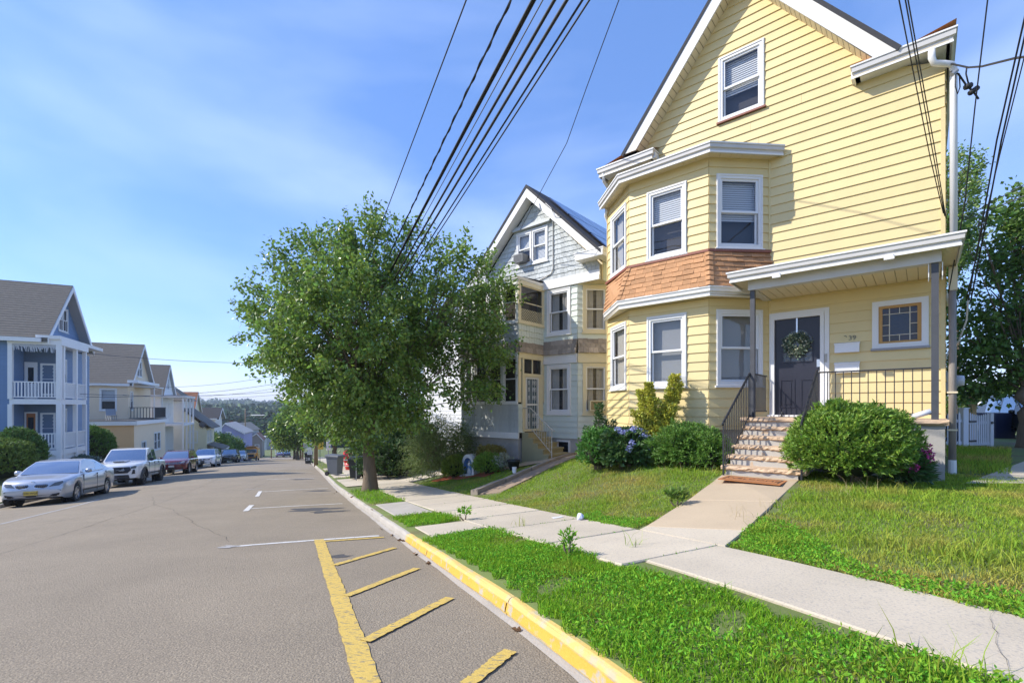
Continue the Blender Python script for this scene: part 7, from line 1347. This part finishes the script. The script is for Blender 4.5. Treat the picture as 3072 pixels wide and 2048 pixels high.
rd = thing('plastic_slide', 'red plastic play slide with pale bands behind the black bin', 'toy', at(1053, 29.5), .3); m_rpl = M('red_plastic', (.62, .025, .02), .4); m_rpw = M('pale_plastic', (.6, .5, .45), .5)
mb = MB(); mb.lathe([(.0, .45), (.40, .45), (.46, .6), (.46, 1.1), (.36, 1.22), (.0, 1.25)], 16); mb.build('drum', m_rpl, rd, True); mb = MB(); mb.lathe([(.47, .62), (.475, .66), (.47, .7)], 16); mb.build('band', m_rpw, rd); mb = MB(); mb.lathe([(.0, .0), (.32, .0), (.4, .45), (.0, .45)], 16); mb.build('base', m_rpl, rd, True); mb = MB(); mb.lathe([(.355, .22), (.37, .26), (.38, .3)], 16); mb.build('band', m_rpw, rd)
# white vinyl fence and brick wall down the pavement
vf = thing('vinyl_fence', 'white vinyl fence stepping down the pavement behind the grey bin', 'fence', (0, 0, 0))
for i in range(7):
    s = 37+i*1.5; x, y = xy(s, 4.2); z = gz(x, y); mb = MB(); mb.box(x-.07, x+.07, y-.07, y+.07, z-.1, z+1.5); mb.build('post', m_wht, vf); x2, y2 = xy(s+1.42, 4.2); z2 = gz(x2, y2); MB().hexa([(x, y, z+.1), (x2, y2, z2+.1), (x2+.05, y2, z2+.1), (x+.05, y, z+.1), (x, y, z+1.35), (x2, y2, z2+1.35), (x2+.05, y2, z2+1.35), (x+.05, y, z+1.35)]).build('fence_panel', m_wht, vf)
gb = thing('garage_building', 'long tan brick garage building with a row of bays at the foot of the hill', 'building', at(832, 205), .1); zb_ = -.6; m_tb = M('tan_brick', (.34, .2, .12), .9, var=.1, scale=3)
mb = MB(); mb.box(-6, 6, 0, 8, zb_, 3.6); mb.build('wall', m_tb, gb); MB().box(-6.3, 6.3, -.3, 8.3, 3.6, 4.3).build('roof', M('brown_roof', (.12, .09, .07), .9), gb)
for i in range(9): MB().box(-5.7+i*1.28, -4.75+i*1.28, -.06, 0, .1, 3.0).build('bay_panel', M('tan_panel', (.42, .28, .17), .9, var=.1), gb)
for i in range(10): MB().box(-6+i*1.28-.1, -6+i*1.28+.16, -.14, -.0, -.4, 3.5).build('pier', M('dark_brick', (.16, .10, .07), .9), gb)
gd = thing('garage', 'low garage with a white roller door at the crossing', 'building', at(777, 190), .1); MB().box(-3.6, 3, 0, 7, -.6, 5.4).build('wall', m_grs, gd); MB().box(-2.9, 2.4, -.08, 0, -.4, 3.1).build('roller_door', m_wht, gd)
for px, lab in ((805, 'white pointed tent roof, left of the two behind the garage building'), (829, 'larger white pointed tent roof behind the garage building')):
    b = at(px, 225); tn = thing('tent', lab, 'tent', (b[0], b[1], b[2]+3.5)); mb = MB(); k = 1.2 if px < 820 else 2.1; mb.lathe([(k*1.4, 0), (k*.5, 1.2*k), (.12, 2.4*k)], 8, (0, 0, 0)); mb.build('canopy', m_wht, tn); mb = MB(); [mb.tube([(k*q, -k*.7, -3.5), (k*q, -k*.7, 0)], .08, 5) for q in (-1, 1)]; mb.build('tent_poles', m_gal, tn, stuff=True)
# picket fence and gate at the right
x0, y0_ = HW(0, 7.6); pfz = gz(13.2, 14.3)-.02; FE = thing('picket_fence', 'white picket fence panel between the yellow house and the gate post', 'fence', (12.9, 14.45, pfz), R(2)); m_pk = M('white_vinyl', (.62, .63, .68), .45, var=.04)
for i in range(9): x = -.1+i*.118; mb = MB(); mb.prism([(x, 0, .08), (x+.055, 0, .08), (x+.055, 0, .98+.018*abs(i-5)), (x+.0275, 0, 1.04+.018*abs(i-5)), (x, 0, .98+.018*abs(i-5))], (0, .022, 0)); mb.build('picket', m_pk, FE)
for z in (.1, .78): MB().box(-.15, .98, .024, .06, z, z+.09).build('rail', m_pk, FE)
MB().box(.97, 1.13, -.03, .13, -.05, 1.2).build('post', m_pk, FE); mb = MB(); mb.prism([(.95, -.05, 1.2), (1.15, -.05, 1.2), (1.15, .15, 1.2), (.95, .15, 1.2)], (0, 0, .03)); mb.build('post_cap', m_pk, FE)
GA = thing('picket_gate', 'white arched picket gate standing ajar', 'gate', (14.06, 14.5, pfz), R(16))
for i in range(9): x = .08+i*.098; h = .96+.0045*(i-4)**2; mb = MB(); mb.prism([(x, 0, .1), (x+.05, 0, .1), (x+.05, 0, h), (x+.025, 0, h+.05), (x, 0, h)], (0, .02, 0)); mb.build('picket', m_pk, GA)
for z in (.06, .72): MB().box(.0, 1.05, .022, .055, z, z+.09).build('rail', m_pk, GA)
MB().box(.98, 1.12, -.02, .08, .0, 1.06).build('stile', m_pk, GA)
for z in (.18, .78): MB().box(-.02, .32, -.03, -.005, z, z+.05).build('hinge', m_blk, GA)
mb = MB(); mb.lathe([(0, 0), (.04, 0), (.04, .03), (0, .04)], 10, (1.0, -.06, .76), axis='y'); mb.build('latch', m_blk, GA)
wp = thing('wooden_post', 'pale new wooden post rising behind the picket gate', 'post', at(2917, 15.6)); MB().box(-.07, .07, -.07, .07, 0, 1.65).build('post', M('new_pine', (.55, .38, .18), .7, var=.12, scale=5, stretch=(4, 4, .5)), wp)
for px, Y, l in ((2868, 16.5, 'navy blue bin behind the pickets next to the yellow house'), (2992, 19, 'navy blue bin behind the gate beside the white car')): b = at(px, Y); T = thing('storage_bin', l, 'bin', b); MB().hexa([(-.38, -.3, 0), (.38, -.3, 0), (.38, .3, 0), (-.38, .3, 0), (-.45, -.36, .95), (.45, -.36, .95), (.45, .36, .95), (-.45, .36, .95)]).build('bin_body', M('navy_plastic', (.012, .02, .07), .5), T); MB().box(-.48, .48, -.38, .38, .95, 1.0).build('lid', M('navy_plastic', (.012, .02, .07), .5), T)
# litter
p = pix(1740, 1562); lt = thing('crumpled_paper', 'crumpled white and blue paper on the lawn edge by the pavement', 'litter', (*p, gz(*p)+.02)); v = unit(RNG.normal(size=(60, 3)))*(.035+.035*RNG.random((60, 1))); bmx = bmesh.new(); [bmx.verts.new(q) for q in v]; bmesh.ops.convex_hull(bmx, input=bmx.verts[:]); me = bpy.data.meshes.new('paper'); bmx.to_mesh(me); bmx.free(); me.materials.append(M('litter_paper', (.55, .58, .72), .6, var=.3, scale=30)); link('paper', me, lt, (0, 0, .04))
p = pix(1543, 1432); lt = thing('paper_cup', 'small white cup lying on the stone edging', 'litter', (*p, gz(*p)+.13), .4); MB().lathe([(.0, 0), (.05, .0), (.065, .17), (.055, .17), (.045, .02), (0, .02)], 14).build('cup', m_signw, lt)
p = pix(1672, 1556); lt = thing('paper_scrap', 'flat white paper scrap on the pavement edge', 'litter', (*p, gz(*p)+.025), .6); MB().hexa([(-.1, -.03, 0), (.1, -.04, .004), (.11, .03, 0), (-.09, .04, .003), (-.1, -.03, .003), (.1, -.04, .007), (.11, .03, .003), (-.09, .04, .006)]).build('paper', m_signw, lt)
dl = MB(); P = []
for px, py in [(1205, 1622), (1150, 1590), (1030, 1482), (1047, 1492), (1560, 1895), (1290, 1690), (1010, 1478), (1060, 1502), (1110, 1540), (1180, 1605), (1240, 1663)]:
    for _ in range(2): x, y = pix(px+random.uniform(-6, 6), py+random.uniform(-3, 3)); P.append((x, y, gz(x, y)+.012))
P = np.array(P); leaves('fallen_leaves', P, np.stack([RNG.normal(size=len(P)), RNG.normal(size=len(P)), .1+0*P[:, 0]], 1), .07, .045, M('dead_leaf', (.16, .08, .03), .8, island=.4), stuff=True)
# ------------------------------------------------------------------ overhead lines
m_wire = M('black_cable', (.014, .014, .016), .6); m_wireg = M('grey_cable', (.10, .105, .12), .6)
def wire(label, pts, r, mat=m_wire, sag=0., n=18, twist=0, group=None):
    P = []; pts = [Vector(p) for p in pts]
    for a, b in zip(pts, pts[1:]):
        for i in range(n): k = i/n; q = a.lerp(b, k); q.z -= sag*4*k*(1-k); P.append(q)
    P.append(pts[-1]); mb = MB(); mb.tube(P, r, 6)
    if twist:
        d = (pts[-1]-pts[0]).length; m = int(d/.09); Q = []
        for i in range(m): k = i/m; q = pts[0].lerp(pts[-1], k); q.z -= sag*4*k*(1-k); a = k*d*twist; Q.append(q+Vector((math.cos(a), 0, math.sin(a)))*r*1.25)
        mb.tube(Q, r*.75, 5)
    return tag(mb.build('overhead_cable', mat, None, True), label, 'cable', group or 'cables strung along the street')
def along(px_top, zp, s1=43.5):
    """a cable parallel to the street: crosses the photo's top edge at px_top, hangs zp above the lens line of sight of the sloping street"""
    r = (px_top-1536)/F; k = (.418+.9085*r)/(.9085-.418*r); s_ = zp/(.085+.8654*(.9085+.418*k)); l = k*s_; tcam = st(0, 0)[1]
    def q(s): x, y = xy(s+st(0, 0)[0], tcam+l); return (x, y, zp-.085*s)
    return [q(-14), q(s1)]
wire('thin single wire, leftmost of the lines along the street', along(1399, 6.6), .011)
wire('twisted bundled cable second from the left along the street', along(1533, 6.2), .015, twist=9)
wire('thick black cable third from the left along the street', along(1598, 5.6), .02); wire('thin cable lashed just right of the third thick cable', along(1606, 5.6), .014)
wire('thin pale wire between the two groups of thick cables', along(1629, 6.0), .009, m_wireg)
wire('thick black cable fourth along the street', along(1664, 5.3), .021); wire('thick black cable nearest the houses along the street', along(1701, 5.1), .021)
a = along(1735, 5.6); wire('thin slack wire right of the thick cables', a, .012, sag=.25); wire('thin wire rightmost of the street lines', along(1741, 5.3), .014, m_wire, sag=.05)
pt = lambda px, py, Y: ((px-1536)/F*Y, Y, -(py-1222)/F*Y)
wire('service wire sloping down to the gable of the grey house', [pt(1930, -160, 8), pt(1857, 0, 9.2), pt(1760, 262, 11.5), pt(1700, 430, 13.4), pt(1560, 690, 17.3)], .010, n=8, group='service drops to houses')
h1 = pt(2830, 640, 8.75)
for k, (a, b, c_) in enumerate([((2690, -80), (2697, 0), (2790, 470)), ((2712, -80), (2716, 0), (2797, 450)), ((2722, -80), (2724, 0), (2803, 440))]):
    wire(['left', 'middle', 'right'][k]+' wire of the bundle running down across the gable of the yellow house', [pt(*a, 5.0), pt(*b, 5.3), pt(*((np.array(b)*.45+np.array(c_)*.55).tolist()), 7), pt(*c_, 8.0), pt(2830+k*4, 640+k*8, 8.5)], .008, n=6, group='service drops to houses')
wire('thin wire dropping past the corner of the yellow house', [pt(2970, -60, 6.5), pt(2925, 320, 7.2), pt(2893, 620, 7.8), pt(2845, 880, 8.5)], .010, n=8, group='service drops to houses')
for k, (a, b) in enumerate([((3100, -60), (2905, 900)), ((3112, -60), (2912, 905)), ((3106, 40), (2898, 900))]): wire(['thick twisted drop cable, left strand at the right edge', 'thick twisted drop cable, right strand at the right edge', 'slack third strand of the drop cable at the right edge'][k], [pt(*a, 5.5), pt((a[0]+b[0])/2-12+k*4, (a[1]+b[1])/2, 6.6), pt(*b, 8.2)], [.011, .011, .007][k], n=8, group='service drops to houses')
wire('pale cable looping from the drop cables to the side wall', [pt(2905, 900, 8.2), pt(2900, 960, 8.4), pt(2878, 1020, 8.6), pt(2850, 1050, 8.8), pt(2832, 1080, 8.8)], .014, M('pale_cable', (.5, .5, .5), .5), n=4, group='service drops to houses')
wire('black cable from the corner bracket to the drop cables', [pt(2845, 190, 8.6), pt(2905, 203, 8.0), pt(2945, 200, 7.4), pt(3045, 175, 6.4), pt(3120, 165, 5.6)], .016, n=5, group='service drops to houses')
sb = thing('splice_bundle', 'tangled black splice connectors hanging at the house corner', 'cable splice', pt(2900, 215, 8.3)); mb = MB(); o = Vector(sb.location); q = lambda px, py: Vector(pt(px, py, 8.3))-o
mb.tube([q(2852, 215), q(2875, 222), q(2900, 258), q(2920, 275), q(2936, 298)], .016, 6); mb.tube([q(2900, 205), q(2898, 222), q(2905, 250)], .013, 6); mb.tube([q(2868, 215), q(2866, 260), q(2873, 282), q(2880, 262), q(2878, 222)], .010, 6); mb.build('cable', m_wire, sb, True)
mb = MB(); mb.tube([q(2897, 262), q(2912, 256)], .05, 8); mb.build('connector', m_wire, sb, True); mb = MB(); mb.tube([q(2910, 280), q(2932, 264)], .045, 8); mb.build('connector', m_wire, sb, True); mb = MB(); mb.tube([q(2855, 225), q(2870, 212)], .04, 6); mb.build('bracket', m_gal, sb)
wire('faint wire far right coming from behind the house', [pt(2895, 660, 9.5), pt(2960, 635, 9), pt(3090, 580, 8)], .010, m_wireg, n=6, group='service drops to houses'); wire('second faint wire far right', [pt(2895, 655, 9.5), pt(2960, 615, 9), pt(3090, 545, 8)], .008, m_wireg, n=6, group='service drops to houses')
top = Vector(((948-1536)/F*40, 40, gz((948-1536)/F*40, 40)))
for k, (hz_, px, py, Y, s_) in enumerate([(8.8, 20, 1030, 27, .5), (8.4, 250, 1150, 38, .9), (7.6, 60, 1185, 27, .7), (7.2, 330, 1180, 45, .8), (6.6, 40, 1170, 26.3, .5), (6.3, 470, 1190, 62, .4)]): wire('service wire from the street pole across the road to the '+['blue house cornice', 'cream house eave', 'blue house porch post', 'cream house gable', 'blue house upper railing', 'pale grey house'][k], [top+Vector((0, 0, hz_)), Vector(pt(px, py, Y))], .014, m_wireg, sag=s_, group='wires crossing the road')
tp = Vector(lp.location)+Vector((0, 0, 12)); tq = Vector(((905-1536)/F*78, 78, gz((905-1536)/F*78, 78)+8.4))
for k in range(3): wire(['upper', 'middle', 'lower'][k]+' distant wire from the lamp pole to the right hand poles', [tp-Vector((0, 0, .8*k)), tq-Vector((0, 0, .8*k))], .03, m_wire, sag=1.0, group='distant wires'); wire(['upper', 'middle', 'lower'][k]+' distant wire from the lamp pole to the left houses', [tp-Vector((0, 0, .8*k)), Vector(pt(560, 1232+k*10, 100))], .03, m_wire, sag=.8, group='distant wires')
# ------------------------------------------------------------------ air
hm = bpy.data.materials.new('haze'); hm.use_nodes = True; t = hm.node_tree; t.nodes.clear(); o = t.nodes.new('ShaderNodeOutputMaterial'); v = t.nodes.new('ShaderNodeVolumePrincipled'); v.inputs['Color'].default_value = (.72, .84, 1, 1); v.inputs['Density'].default_value = .00030; v.inputs['Anisotropy'].default_value = .2; t.links.new(v.outputs[0], o.inputs['Volume'])
HAZE = MB().box(-3200, 2600, -120, 3400, -30, 48).build('haze', hm); HAZE['kind'] = 'stuff'
